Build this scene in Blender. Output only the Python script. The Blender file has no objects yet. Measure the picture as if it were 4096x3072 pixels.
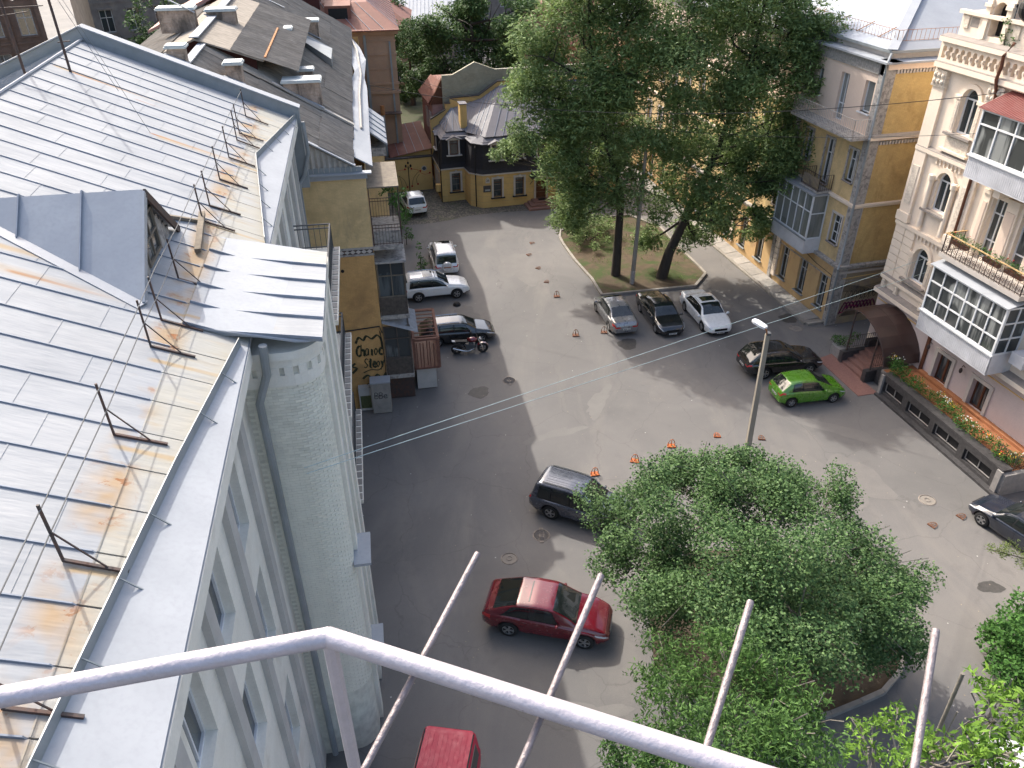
import bpy, math, random
import numpy as np
from mathutils import Vector, Matrix
R = math.radians
random.seed(7); rng = np.random.default_rng(7)
SC = bpy.context.scene
COL = SC.collection
# ---------------------------------------------------------------- camera, sky, sun, exposure
cd = bpy.data.cameras.new('camera'); cam = bpy.data.objects.new('camera', cd); COL.objects.link(cam)
cd.sensor_width = 36; cd.lens = 28.02; cd.clip_start = 0.05; cd.clip_end = 3000
cam.matrix_world = Matrix.Translation((0, 0, 25)) @ Matrix.Rotation(R(56.9), 4, 'X') @ Matrix.Rotation(R(-0.42), 4, 'Z')
SC.camera = cam
SUN_AZ, SUN_EL = -37.0, 42.5                      # clockwise from +Y, degrees
w = bpy.data.worlds.new('World'); SC.world = w; w.use_nodes = True
nt = w.node_tree; nt.nodes.clear()
sky = nt.nodes.new('ShaderNodeTexSky'); sky.sky_type = 'NISHITA'; sky.sun_disc = False
sky.sun_elevation = R(SUN_EL); sky.sun_rotation = R(SUN_AZ % 360); sky.air_density = 1.0; sky.dust_density = 5.5; sky.ozone_density = 0.6
bg = nt.nodes.new('ShaderNodeBackground'); bg.inputs[1].default_value = 0.15
wo = nt.nodes.new('ShaderNodeOutputWorld'); nt.links.new(sky.outputs[0], bg.inputs[0]); nt.links.new(bg.outputs[0], wo.inputs[0])
sd = bpy.data.lights.new('sun', 'SUN'); sd.energy = 2.0; sd.angle = R(0.55); sd.color = (1.0, .965, .9)
sun = bpy.data.objects.new('sun', sd); COL.objects.link(sun)
sv = Vector((math.sin(R(SUN_AZ)) * math.cos(R(SUN_EL)), math.cos(R(SUN_AZ)) * math.cos(R(SUN_EL)), math.sin(R(SUN_EL))))
sun.rotation_euler = sv.to_track_quat('Z', 'Y').to_euler(); sun.location = (0, 0, 80)
vs = SC.view_settings; vs.view_transform = 'Standard'; vs.look = 'None'; vs.exposure = 1.36; vs.gamma = 1.0; vs.use_curve_mapping = False

# ---------------------------------------------------------------- helpers
class MB:
    def __init__(s): s.v = []; s.f = []
    def add(s, vs, fs):
        b = len(s.v); s.v += [tuple(p) for p in vs]; s.f += [tuple(i + b for i in f) for f in fs]; return s
    def box(s, x0, x1, y0, y1, z0, z1):
        return s.hexa([(x0, y0, z0), (x1, y0, z0), (x1, y1, z0), (x0, y1, z0), (x0, y0, z1), (x1, y0, z1), (x1, y1, z1), (x0, y1, z1)])
    def hexa(s, p): return s.add(p, [(3, 2, 1, 0), (4, 5, 6, 7), (0, 1, 5, 4), (1, 2, 6, 5), (2, 3, 7, 6), (3, 0, 4, 7)])
    def quad(s, *p): return s.add(p, [tuple(range(len(p)))])
    def extr(s, poly, vec):
        n = len(poly); vec = Vector(vec); q = [Vector(p) for p in poly]
        return s.add(q + [p + vec for p in q], [tuple(range(n))[::-1], tuple(range(n, 2 * n))] + [(i, (i + 1) % n, (i + 1) % n + n, i + n) for i in range(n)])
    def prism(s, poly, z0, z1): return s.extr([(x, y, z0) for x, y in poly], (0, 0, z1 - z0))
    def beam(s, p, q, w, h=None, up=(0, 0, 1)):
        h = h or w; p = Vector(p); q = Vector(q); d = (q - p).normalized(); up = Vector(up)
        if abs(d.dot(up)) > .98: up = Vector((1, 0, 0))
        a = d.cross(up).normalized() * w / 2; b = a.cross(d).normalized() * h / 2
        return s.hexa([p - a - b, p + a - b, q + a - b, q - a - b, p - a + b, p + a + b, q + a + b, q - a + b])
    def tube(s, pts, r, n=6, caps=True):
        P = [Vector(p) for p in pts]; m = len(P); rr = r if isinstance(r, (list, tuple)) else [r] * m; vs = []
        for i in range(m):
            d = (P[min(i + 1, m - 1)] - P[max(i - 1, 0)]).normalized()
            u = Vector((0, 0, 1)) if abs(d.z) < .9 else Vector((1, 0, 0))
            a = d.cross(u).normalized(); b = a.cross(d)
            vs += [P[i] + (a * math.cos(2 * math.pi * k / n) + b * math.sin(2 * math.pi * k / n)) * rr[i] for k in range(n)]
        fs = [(i * n + k, i * n + (k + 1) % n, (i + 1) * n + (k + 1) % n, (i + 1) * n + k) for i in range(m - 1) for k in range(n)]
        if caps: fs += [tuple(range(n))[::-1], tuple(range((m - 1) * n, m * n))]
        return s.add(vs, fs)
    def lathe(s, prof, n, c=(0, 0, 0), axis='z', close=False):
        vs = []; c = Vector(c)
        for r, h in prof:
            for k in range(n):
                t = 2 * math.pi * k / n; x, y = r * math.cos(t), r * math.sin(t)
                vs.append(c + (Vector((x, y, h)) if axis == 'z' else Vector((x, h, y)) if axis == 'y' else Vector((h, x, y))))
        m = len(prof); fs = [(i * n + k, i * n + (k + 1) % n, (i + 1) * n + (k + 1) % n, (i + 1) * n + k) for i in range(m - 1) for k in range(n)]
        if close: fs += [tuple(range(n))[::-1], tuple(range((m - 1) * n, m * n))]
        return s.add(vs, fs)
    def ball(s, c, r, n=8, m=6):
        r = r if isinstance(r, (tuple, list)) else (r, r, r)
        return s.add([(c[0] + r[0] * math.sin(math.pi * i / m) * math.cos(2 * math.pi * k / n), c[1] + r[1] * math.sin(math.pi * i / m) * math.sin(2 * math.pi * k / n), c[2] + r[2] * math.cos(math.pi * i / m)) for i in range(m + 1) for k in range(n)],
                     [(i * n + k, (i + 1) * n + k, (i + 1) * n + (k + 1) % n, i * n + (k + 1) % n) for i in range(m) for k in range(n)])
    def mesh(s, name, m=None, smooth=False):
        me = bpy.data.meshes.new(name); me.from_pydata(s.v, [], s.f); me.validate(); me.update()
        if m: me.materials.append(m)
        if smooth:
            me.polygons.foreach_set('use_smooth', [True] * len(me.polygons)); me.set_sharp_from_angle(angle=R(smooth if smooth > 1 else 40))
        return me
    def build(s, name, m, parent=None, smooth=False, loc=None, **kw):
        return put(name, s.mesh(name, m, smooth), parent, loc, **kw)
def put(name, me, parent=None, loc=None, rot=None, label=None, kind=None):
    o = bpy.data.objects.new(name, me); COL.objects.link(o)
    if parent is not None: o.parent = parent
    if loc is not None: o.location = loc
    if rot is not None: o.rotation_euler = rot
    if label: o['label'] = label
    if kind: o['kind'] = kind
    return o
def thing(name, label, cat, loc=(0, 0, 0), rz=0.0, group=None):
    o = bpy.data.objects.new(name, None); COL.objects.link(o); o.empty_display_size = .3
    o.location = loc; o.rotation_euler = (0, 0, rz); return tag(o, label, cat, group)
def tag(o, label, cat, group=None):
    o['label'] = label; o['category'] = cat
    if group: o['group'] = group
    return o
def struct(o): o['kind'] = 'structure'; return o
def kids(o): return [c for c in bpy.data.objects if c.parent == o]
class Fr:
    """wall frame: origin o, a runs along e, d runs out along n, z up"""
    def __init__(s, o, e, n): s.o = Vector(o); s.e = Vector(e); s.n = Vector(n)
    def p(s, a, z, d=0): return s.o + s.e * a + s.n * d + Vector((0, 0, z))
    def box(s, mb, a0, a1, z0, z1, d0, d1):
        P = [s.p(a0, z0, d0), s.p(a1, z0, d0), s.p(a1, z0, d1), s.p(a0, z0, d1), s.p(a0, z1, d0), s.p(a1, z1, d0), s.p(a1, z1, d1), s.p(a0, z1, d1)]
        if s.e.cross(s.n).z < 0: P = [P[3], P[2], P[1], P[0], P[7], P[6], P[5], P[4]]
        return mb.hexa(P)
    def poly(s, mb, pts, d0, d1): return mb.extr([s.p(a, z, d0) for a, z in pts], s.n * (d1 - d0))
    def holes(s, mb, a0, a1, z0, z1, H, depth=.25, d=0):
        """wall face with real openings; H = (a0,a1,z0,z1,arch)"""
        As = sorted({a0, a1} | {h[0] for h in H} | {h[1] for h in H}); Zs = sorted({z0, z1} | {h[2] for h in H} | {h[3] for h in H})
        for i in range(len(As) - 1):
            for j in range(len(Zs) - 1):
                ca, cz = (As[i] + As[i + 1]) / 2, (Zs[j] + Zs[j + 1]) / 2
                if any(h[0] < ca < h[1] and h[2] < cz < h[3] for h in H): continue
                mb.quad(s.p(As[i], Zs[j], d), s.p(As[i + 1], Zs[j], d), s.p(As[i + 1], Zs[j + 1], d), s.p(As[i], Zs[j + 1], d))
        for h in H:
            b0, b1, c0, c1 = h[:4]; arch = len(h) > 4 and h[4]
            out = [(b0, c0), (b1, c0)]
            if arch:
                r = (b1 - b0) / 2; cz = c1 - r; N = 10
                arc = [((b0 + b1) / 2 + r * math.cos(math.pi * k / N), cz + r * math.sin(math.pi * k / N)) for k in range(N + 1)]
                out += arc
                mb.quad(*[s.p(x, z, d) for x, z in arc[:N // 2 + 1] + [(b1, c1)]]); mb.quad(*[s.p(x, z, d) for x, z in arc[N // 2:] + [(b0, c1)]])
            else: out += [(b1, c1), (b0, c1)]
            n = len(out)
            for i in range(n):
                (x, z), (x2, z2) = out[i], out[(i + 1) % n]
                mb.quad(s.p(x, z, d), s.p(x2, z2, d), s.p(x2, z2, d - depth), s.p(x, z, d - depth))
        return mb
    def window(s, par, a0, a1, z0, z1, m, gl, cols=2, rows=(.68,), dep=.18, fw=.06, mw=.045, arch=False, sill=None, name='window', d=0, split=True):
        """frame with bars as one part, every pane a sub-part"""
        mb = MB(); D0, D1 = d - dep - .05, d - dep + .02
        r = (a1 - a0) / 2; zc = z1 - r if arch else z1
        s.box(mb, a0, a0 + fw, z0, zc, D0, D1); s.box(mb, a1 - fw, a1, z0, zc, D0, D1); s.box(mb, a0 + fw, a1 - fw, z0, z0 + fw, D0, D1)
        if not arch: s.box(mb, a0 + fw, a1 - fw, z1 - fw, z1, D0, D1)
        else:
            N = 10; cx = (a0 + a1) / 2
            for k in range(N):
                t0, t1 = math.pi * k / N, math.pi * (k + 1) / N
                s.poly(mb, [(cx + q * math.cos(t), zc + q * math.sin(t)) for q, t in ((r, t0), (r, t1), (r - fw, t1), (r - fw, t0))], D0, D1)
            s.box(mb, a0 + fw, a1 - fw, zc - mw / 2, zc + mw / 2, D0, D1 - .006)
        zt = (zc - mw / 2) if arch else z1 - fw
        zs = [z0 + fw] + [z0 + (zc - z0) * q for q in rows if not arch] + [zt]
        xs = [a0 + fw + (a1 - a0 - 2 * fw) * k / cols for k in range(cols + 1)]
        for x in xs[1:-1]: s.box(mb, x - mw / 2, x + mw / 2, z0 + fw, zt, D0 + .004, D1 - .004)
        for z in zs[1:-1]: s.box(mb, a0 + fw, a1 - fw, z - mw / 2, z + mw / 2, D0 + .002, D1 - .002)
        fr = mb.build(name, m, par)
        for i in range(cols):
            for j in range(len(zs) - 1):
                g = MB(); s.box(g, xs[i], xs[i + 1], zs[j], zs[j + 1], D0 + .012, D0 + .02); g.build('pane', gl, fr)
        if arch:
            g = MB(); N = 10; cx = (a0 + a1) / 2; q = r - fw + .005
            s.poly(g, [(cx + q * math.cos(math.pi * k / N), zc + q * math.sin(math.pi * k / N)) for k in range(N + 1)], D0 + .012, D0 + .02); g.build('pane', gl, fr)
        if sill:
            b = MB(); s.box(b, a0 - .1, a1 + .1, z0 - .07, z0, d - dep, d + .14); b.build('sill', sill, fr)
        return fr
# ---------------------------------------------------------------- materials
def nodes(name):
    m = bpy.data.materials.new(name); m.use_nodes = True; t = m.node_tree; b = t.nodes['Principled BSDF']; return m, t, b
def N(t, typ, **kw):
    n = t.nodes.new(typ)
    for k, v in kw.items():
        if k.startswith('i_'):
            key = k[2:]; n.inputs[int(key) if key.isdigit() else key].default_value = v
        else: setattr(n, k, v)
    return n
def mix(t, a, b, fac, blend='MIX'):
    n = t.nodes.new('ShaderNodeMix'); n.data_type = 'RGBA'; n.blend_type = blend
    for sock, v in ((n.inputs[0], fac), (n.inputs[6], a), (n.inputs[7], b)):
        if isinstance(v, bpy.types.NodeSocket): t.links.new(v, sock)
        else: sock.default_value = v if isinstance(v, (int, float)) else (*v[:3], 1)
    return n.outputs[2]
def ramp(t, src, lo, hi, a=0.0, b=1.0):
    n = t.nodes.new('ShaderNodeMapRange'); n.inputs[1].default_value = lo; n.inputs[2].default_value = hi; n.inputs[3].default_value = a; n.inputs[4].default_value = b
    t.links.new(src, n.inputs[0]); return n.outputs[0]
def coords(t, world=True, sc=(1, 1, 1)):
    c = t.nodes.new('ShaderNodeNewGeometry' if world else 'ShaderNodeTexCoord')
    mp = t.nodes.new('ShaderNodeMapping'); mp.inputs['Scale'].default_value = sc
    t.links.new(c.outputs['Position' if world else 'Object'], mp.inputs[0]); return mp.outputs[0]
def noise(t, vec, scale, detail=4, rough=.55, dist=0):
    n = N(t, 'ShaderNodeTexNoise', i_Scale=scale, i_Detail=detail, i_Roughness=rough, i_Distortion=dist); t.links.new(vec, n.inputs['Vector']); return n.outputs['Fac']
def pm(name, c, c2=None, sc=1.5, rough=.85, bump=0.0, bsc=25.0, metal=0.0, stain=None, ssc=.5, slo=.52, shi=.68, amount=1.0, stretch=(1, 1, 1), island=0.0, spec=.3, coat=0.0, world=True):
    """general weathered material: two tones by noise, optional stain colour, fine grain and relief"""
    m, t, b = nodes(name); v = coords(t, world, stretch)
    c2 = c2 or tuple(x * .72 for x in c)
    col = mix(t, c, c2, ramp(t, noise(t, v, sc, 5, .6), .35, .68))
    col = mix(t, col, tuple(x * .8 for x in c), ramp(t, noise(t, coords(t, world), sc * 14, 3), .45, .8, 0, .55))
    if stain: col = mix(t, col, stain, ramp(t, noise(t, v, ssc, 6, .65, .4), slo, shi, 0, amount))
    if island:
        g = t.nodes.new('ShaderNodeObjectInfo'); col = mix(t, col, (0, 0, 0), ramp(t, g.outputs['Random'], 0, 1, 0, island))
    t.links.new(col, b.inputs['Base Color']); b.inputs['Roughness'].default_value = rough; b.inputs['Metallic'].default_value = metal; b.inputs['Specular IOR Level'].default_value = spec
    if coat: b.inputs['Coat Weight'].default_value = coat; b.inputs['Coat Roughness'].default_value = .05
    if bump:
        n = N(t, 'ShaderNodeBump', i_Strength=bump, i_Distance=.02); t.links.new(noise(t, coords(t, world), bsc, 4), n.inputs['Height']); t.links.new(n.outputs[0], b.inputs['Normal'])
    return m
def brickmat(name, c, c2, mortar, bw=.25, bh=.075, rough=.9, stain=None, ssc=.4, slo=.5, shi=.7, amount=.8, ms=.006, bump=.6):
    m, t, b = nodes(name)
    tc = t.nodes.new('ShaderNodeTexCoord'); sx = t.nodes.new('ShaderNodeSeparateXYZ'); t.links.new(tc.outputs['Object'], sx.inputs[0])
    ad = N(t, 'ShaderNodeMath', operation='ADD'); t.links.new(sx.outputs[0], ad.inputs[0]); t.links.new(sx.outputs[1], ad.inputs[1])
    cb = t.nodes.new('ShaderNodeCombineXYZ'); t.links.new(ad.outputs[0], cb.inputs[0]); t.links.new(sx.outputs[2], cb.inputs[1])
    br = N(t, 'ShaderNodeTexBrick', i_Scale=1.0); br.inputs['Brick Width'].default_value = bw; br.inputs['Row Height'].default_value = bh; br.inputs['Mortar Size'].default_value = ms
    br.inputs['Color1'].default_value = (*c, 1); br.inputs['Color2'].default_value = (*c2, 1); br.inputs['Mortar'].default_value = (*mortar, 1); t.links.new(cb.outputs[0], br.inputs['Vector'])
    v = coords(t); col = mix(t, br.outputs['Color'], tuple(x * .62 for x in c), ramp(t, noise(t, v, .9, 6, .65), .42, .75, 0, .75))
    col = mix(t, col, tuple(min(1, x * 1.18) for x in c), ramp(t, noise(t, v, 3.3, 4), .55, .8, 0, .5))
    if stain: col = mix(t, col, stain, ramp(t, noise(t, coords(t, True, (1, 1, .5)), ssc, 6, .7, .5), slo, shi, 0, amount))
    t.links.new(col, b.inputs['Base Color']); b.inputs['Roughness'].default_value = rough; b.inputs['Specular IOR Level'].default_value = .2
    n = N(t, 'ShaderNodeBump', i_Strength=bump, i_Distance=.012, invert=True); t.links.new(br.outputs['Fac'], n.inputs['Height'])
    n2 = N(t, 'ShaderNodeBump', i_Strength=.5, i_Distance=.015); t.links.new(noise(t, v, 18, 5), n2.inputs['Height']); t.links.new(n.outputs[0], n2.inputs['Normal']); t.links.new(n2.outputs[0], b.inputs['Normal'])
    return m
def paint(name, c, rough=.22, metal=0.0, coat=1.0):
    m, t, b = nodes(name); v = coords(t)
    col = mix(t, c, tuple(x * .8 + .03 for x in c), ramp(t, noise(t, v, 2.5, 5), .4, .75, 0, .5)); t.links.new(col, b.inputs['Base Color'])
    t.links.new(ramp(t, noise(t, v, 5, 4), .3, .7, rough * .8, rough * 1.5), b.inputs['Roughness']); b.inputs['Metallic'].default_value = metal
    b.inputs['Coat Weight'].default_value = coat; b.inputs['Coat Roughness'].default_value = .06; return m
def glassmat(name, c=(.025, .03, .035), rough=.06, blotch=None):
    m, t, b = nodes(name); v = coords(t, True, (1, 1, .12))
    col = mix(t, c, blotch or tuple(x * 2.2 for x in c), ramp(t, noise(t, v, 2.2, 3), .48, .6)); col = mix(t, col, c, ramp(t, noise(t, coords(t), .45, 1), .5, .53)); t.links.new(col, b.inputs['Base Color'])
    b.inputs['Roughness'].default_value = rough; b.inputs['Specular IOR Level'].default_value = .7; b.inputs['IOR'].default_value = 1.52; return m
def leafmat(name, c, c2, c3=None, trans=.25, rough=.5):
    m, t, b = nodes(name); g = t.nodes.new('ShaderNodeNewGeometry'); v = g.outputs['Position']
    col = mix(t, c, c2, g.outputs['Random Per Island']); col = mix(t, col, c3 or c2, ramp(t, noise(t, v, .55, 3), .45, .7, 0, .7))
    hs = N(t, 'ShaderNodeHueSaturation'); t.links.new(ramp(t, g.outputs['Random Per Island'], 0, 1, .75, 1.3), hs.inputs['Value']); t.links.new(col, hs.inputs['Color'])
    t.links.new(hs.outputs[0], b.inputs['Base Color']); b.inputs['Roughness'].default_value = rough + .15; b.inputs['Specular IOR Level'].default_value = .18
    tr = t.nodes.new('ShaderNodeBsdfTranslucent'); t.links.new(hs.outputs[0], tr.inputs[0]); ms = N(t, 'ShaderNodeMixShader', i_0=trans)
    t.links.new(b.outputs[0], ms.inputs[1]); t.links.new(tr.outputs[0], ms.inputs[2]); t.links.new(ms.outputs[0], t.nodes['Material Output'].inputs[0]); return m
M = {}
M['flash'] = pm('pale_flashing', (.345, .36, .38), (.3, .315, .335), .8, .7, .08, 4, spec=.15)
M['flashgrey'] = pm('grey_flashing', (.26, .28, .29), (.2, .22, .22), 1.2, .45, .1, 5, spec=.5)
M['seam'] = pm('seam_metal', (.26, .29, .34), None, 2, .5, spec=.4)
M['dormer'] = pm('dormer_sheet', (.33, .35, .375), (.27, .29, .32), .8, .33, .1, 4, spec=.5, island=.06)
M['rust'] = pm('rust', (.3, .125, .045), (.36, .2, .1), 4, .9, .2)
M['rustlight'] = pm('rust_bloom', (.55, .43, .28), (.5, .5, .48), 1.3, .6, 0, stretch=(1, 1, 1), stain=(.38, .16, .05), ssc=2.2, slo=.55, shi=.7, amount=.7)
M['iron'] = pm('dark_iron', (.05, .045, .045), (.1, .05, .035), 6, .6)
M['greyiron'] = pm('painted_grey_iron', (.09, .095, .1), None, 6, .5)
M['wood'] = pm('old_board', (.2, .17, .13), (.12, .1, .08), 4, .9, .4, 30, stretch=(1, 1, .2))
M['whitewall'] = pm('white_plaster', (.76, .73, .65), (.68, .65, .57), 1.2, .9, .15, 20, stain=(.5, .46, .38), ssc=.8, amount=.5)
M['greyreveal'] = pm('grey_plaster', (.48, .46, .43), (.4, .385, .36), 1.2, .9, .1, 20)
M['towerbrick'] = pm('cream_brick', (.78, .76, .65), (.72, .7, .6), 3, .85, .25, 30, island=.16)
M['mortar'] = pm('cream_mortar', (.7, .68, .58), None, 3, .95, .2, 40)
M['gold'] = brickmat('gold_painted_brick', (.6, .43, .19), (.56, .395, .17), (.45, .315, .13), stain=(.2, .13, .05), ssc=.7, amount=.55)
M['ochre'] = brickmat('ochre_painted_brick', (.68, .5, .26), (.64, .47, .24), (.55, .4, .2), stain=(.32, .25, .15), ssc=.8, slo=.5, amount=.8)
M['orangebrick'] = brickmat('orange_painted_brick', (.62, .37, .15), (.57, .34, .14), (.48, .29, .12), stain=(.19, .11, .055), ssc=.6, amount=.5)
M['worn'] = pm('worn_grey_plaster', (.43, .4, .36), (.3, .28, .26), 6, .9, .5, 25, stain=(.16, .15, .15), ssc=4, slo=.5, shi=.62, amount=.8)
M['orangeplaster'] = pm('orange_plaster', (.58, .39, .19), (.52, .34, .165), 1.5, .9, .2, 25, stain=(.3, .2, .12), ssc=1, amount=.5)
M['pinkplaster'] = pm('pale_pink_plaster', (.72, .57, .46), (.69, .54, .43), 1.2, .9, .05)
M['frieze'] = pm('rough_frieze', (.36, .34, .31), (.2, .19, .18), 9, .95, 1.0, 14)
M['beige'] = pm('beige_stone_paint', (.8, .68, .55), (.76, .64, .51), 1.6, .85, .12, 22, stain=(.62, .52, .42), ssc=1.1, slo=.6, amount=.4)
M['beigecarve'] = pm('carved_beige', (.75, .66, .54), (.5, .42, .34), 11, .9, 1.0, 13)
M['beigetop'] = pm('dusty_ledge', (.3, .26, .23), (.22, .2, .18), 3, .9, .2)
M['mauve'] = pm('mauve_plaster', (.55, .46, .43), (.51, .42, .39), 1.1, .9, .25, 35)
M['lowplaster'] = pm('stained_plaster', (.36, .29, .18), (.28, .24, .2), 2, .9, .4, 20, stain=(.1, .09, .09), ssc=1.3, slo=.56, amount=.7)
M['winwhite'] = pm('white_window_paint', (.7, .71, .72), (.6, .6, .6), 3, .45, spec=.5)
M['winold'] = pm('old_window_paint', (.5, .49, .46), (.36, .35, .33), 4, .6)
M['glass'] = glassmat('window_glass', (.03, .038, .042), .05, (.09, .105, .11))
M['curtainglass'] = glassmat('glass_with_curtain', (.05, .055, .055), .08, (.24, .25, .24))
M['silver_glass'] = glassmat('milky_glass', (.2, .21, .2), .15, (.14, .15, .14))
M['oldwood'] = pm('dark_weathered_wood', (.12, .1, .085), (.07, .06, .05), 6, .9, .3, 20)
M['siding'] = pm('white_siding', (.6, .6, .62), None, 1, .5, .05, spec=.4)
M['slate'] = pm('asbestos_slate', (.33, .29, .24), (.19, .165, .135), 1.6, .95, .4, 14, stain=(.52, .5, .45), ssc=1.1, slo=.6, shi=.75, amount=.5, stretch=(1, 3, 1), island=.2)
M['slatelight'] = pm('clean_slate', (.42, .4, .37), (.3, .28, .25), 2, .9, .3, 14)
M['chimney'] = brickmat('sooty_brick', (.5, .39, .31), (.4, .3, .23), (.44, .38, .33), stain=(.1, .085, .07), ssc=1.6, slo=.42, shi=.62, amount=.85, bump=1.0)
M['cap'] = pm('chimney_cap', (.5, .54, .53), (.4, .43, .43), 3, .5, spec=.4)
M['redroof'] = pm('red_sheet_roof', (.21, .085, .06), (.165, .07, .05), 1.2, .7, .1, 6, stain=(.32, .15, .1), ssc=.6, amount=.5)
M['orangebuild'] = pm('salmon_plaster', (.42, .27, .18), (.36, .23, .155), 1, .9, .1)
M['brown'] = brickmat('old_brown_brick', (.2, .13, .095), (.16, .105, .08), (.18, .14, .11), stain=(.07, .055, .05), ssc=.35, amount=.6)
M['greybuild'] = pm('grey_facade', (.2, .18, .16), (.12, .11, .1), 1, .9, .3, 6)
M['yellow'] = pm('yellow_plaster', (.62, .42, .17), (.58, .385, .155), 1, .85, .1, 30, stain=(.36, .25, .1), ssc=.8, amount=.4)
M['shingle'] = pm('black_shingle', (.022, .021, .024), (.035, .033, .036), 8, .8, .6, 22)
M['greyroof'] = pm('grey_seam_roof', (.165, .155, .165), (.14, .135, .145), 1, .6, .05, 5, spec=.25, island=.08)
M['trim'] = pm('pale_stone_trim', (.52, .47, .42), (.44, .4, .36), 3, .8, .2)
M['granite'] = pm('dark_granite', (.045, .042, .042), (.085, .08, .08), 7, .45, .3, 30, spec=.5, island=.2)
M['granitelight'] = pm('grey_granite', (.3, .28, .26), (.22, .21, .2), 5, .6, .2)
M['redgranite'] = pm('red_granite', (.26, .14, .11), (.2, .11, .09), 9, .55, .2, spec=.4)
M['carpet'] = pm('red_paving', (.27, .145, .115), (.2, .1, .085), 14, .95, .8, 40)
M['terracotta'] = pm('terracotta_tile', (.4, .17, .075), (.32, .13, .06), 2.2, .7, .1, island=.16)
M['poly'] = pm('brown_polycarbonate', (.06, .035, .03), (.045, .027, .024), 1.5, .3, spec=.6)
M['brownwood'] = pm('brown_wood', (.13, .05, .025), (.09, .035, .02), 6, .6, .2)
M['lattice'] = pm('redbrown_timber', (.2, .1, .07), (.14, .065, .05), 6, .8, .2)
M['concrete'] = pm('concrete', (.36, .335, .3), (.28, .265, .24), 2.5, .9, .3, 22, island=.22, stain=(.2, .19, .18), ssc=1.5, amount=.5)
M['kerb'] = pm('kerb_concrete', (.34, .31, .27), (.26, .24, .21), 3, .9, .4, 20, island=.25)
M['polec'] = pm('pole_concrete', (.3, .27, .22), (.2, .18, .15), 3, .9, .3, 15, stretch=(1, 1, .2))
M['lampwhite'] = pm('white_lamp_shell', (.7, .72, .74), None, 3, .4, spec=.5)
M['rail'] = pm('aluminium_paint', (.5, .46, .49), (.42, .39, .41), 14, .4, .15, 60, metal=.3, spec=.5, stain=(.26, .2, .16), ssc=42, slo=.66, shi=.72, amount=.6)
M['rod'] = pm('weathered_rod', (.27, .23, .235), (.18, .155, .15), 22, .5, .3, 90, metal=.35, spec=.4)
M['cable'] = pm('cyan_cable', (.38, .48, .48), None, 3, .5)
M['blackcable'] = pm('black_cable', (.025, .025, .025), None, 3, .6)
M['bark'] = pm('dark_bark', (.06, .05, .04), (.035, .03, .025), 5, .95, 1, 14, stretch=(1, 1, .25))
M['barkpale'] = pm('pale_bark', (.2, .18, .15), (.13, .12, .1), 8, .9, .6, 20)
M['whitewash'] = pm('whitewash', (.4, .38, .35), (.25, .22, .2), 8, .9, .4)
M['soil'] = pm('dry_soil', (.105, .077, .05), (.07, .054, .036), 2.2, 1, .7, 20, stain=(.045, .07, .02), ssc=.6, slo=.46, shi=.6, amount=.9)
M['darksoil'] = pm('bed_soil', (.09, .07, .05), None, 3, 1, .6, 20)  # dark brown soil tone of the bush bed
M['cast'] = pm('cast_iron', (.27, .235, .2), (.17, .145, .125), 20, .8, .3, 60)
M['castdust'] = pm('dusty_iron', (.25, .225, .195), (.19, .17, .145), 18, .9, .4, 60)
M['damp'] = pm('damp_asphalt', (.05, .048, .045), (.08, .075, .07), 4, .6, .4, 30)
M['orange'] = pm('orange_paint', (.5, .13, .03), (.3, .1, .04), 8, .5)
M['rustlock'] = pm('rusty_paint', (.2, .1, .06), (.16, .06, .035), 9, .8)
M['tyre'] = pm('tyre_rubber', (.018, .018, .018), (.028, .027, .026), 9, .85)
M['rim'] = pm('alloy_rim', (.5, .5, .5), (.35, .34, .33), 12, .35, metal=.75)
M['black'] = pm('black_plastic', (.015, .015, .016), None, 5, .6)
M['carglass'] = glassmat('car_glass', (.012, .016, .016), .03, (.02, .026, .026))
M['tail'] = paint('red_lens', (.45, .01, .012), .15)
M['head'] = paint('clear_lens', (.45, .46, .47), .1)
M['chrome'] = pm('chrome_trim', (.6, .6, .6), None, 5, .15, metal=.9)
M['plate'] = pm('number_plate', (.6, .6, .58), None, 5, .5)
M['ink'] = pm('black_ink', (.02, .02, .02), None, 5, .7)
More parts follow.
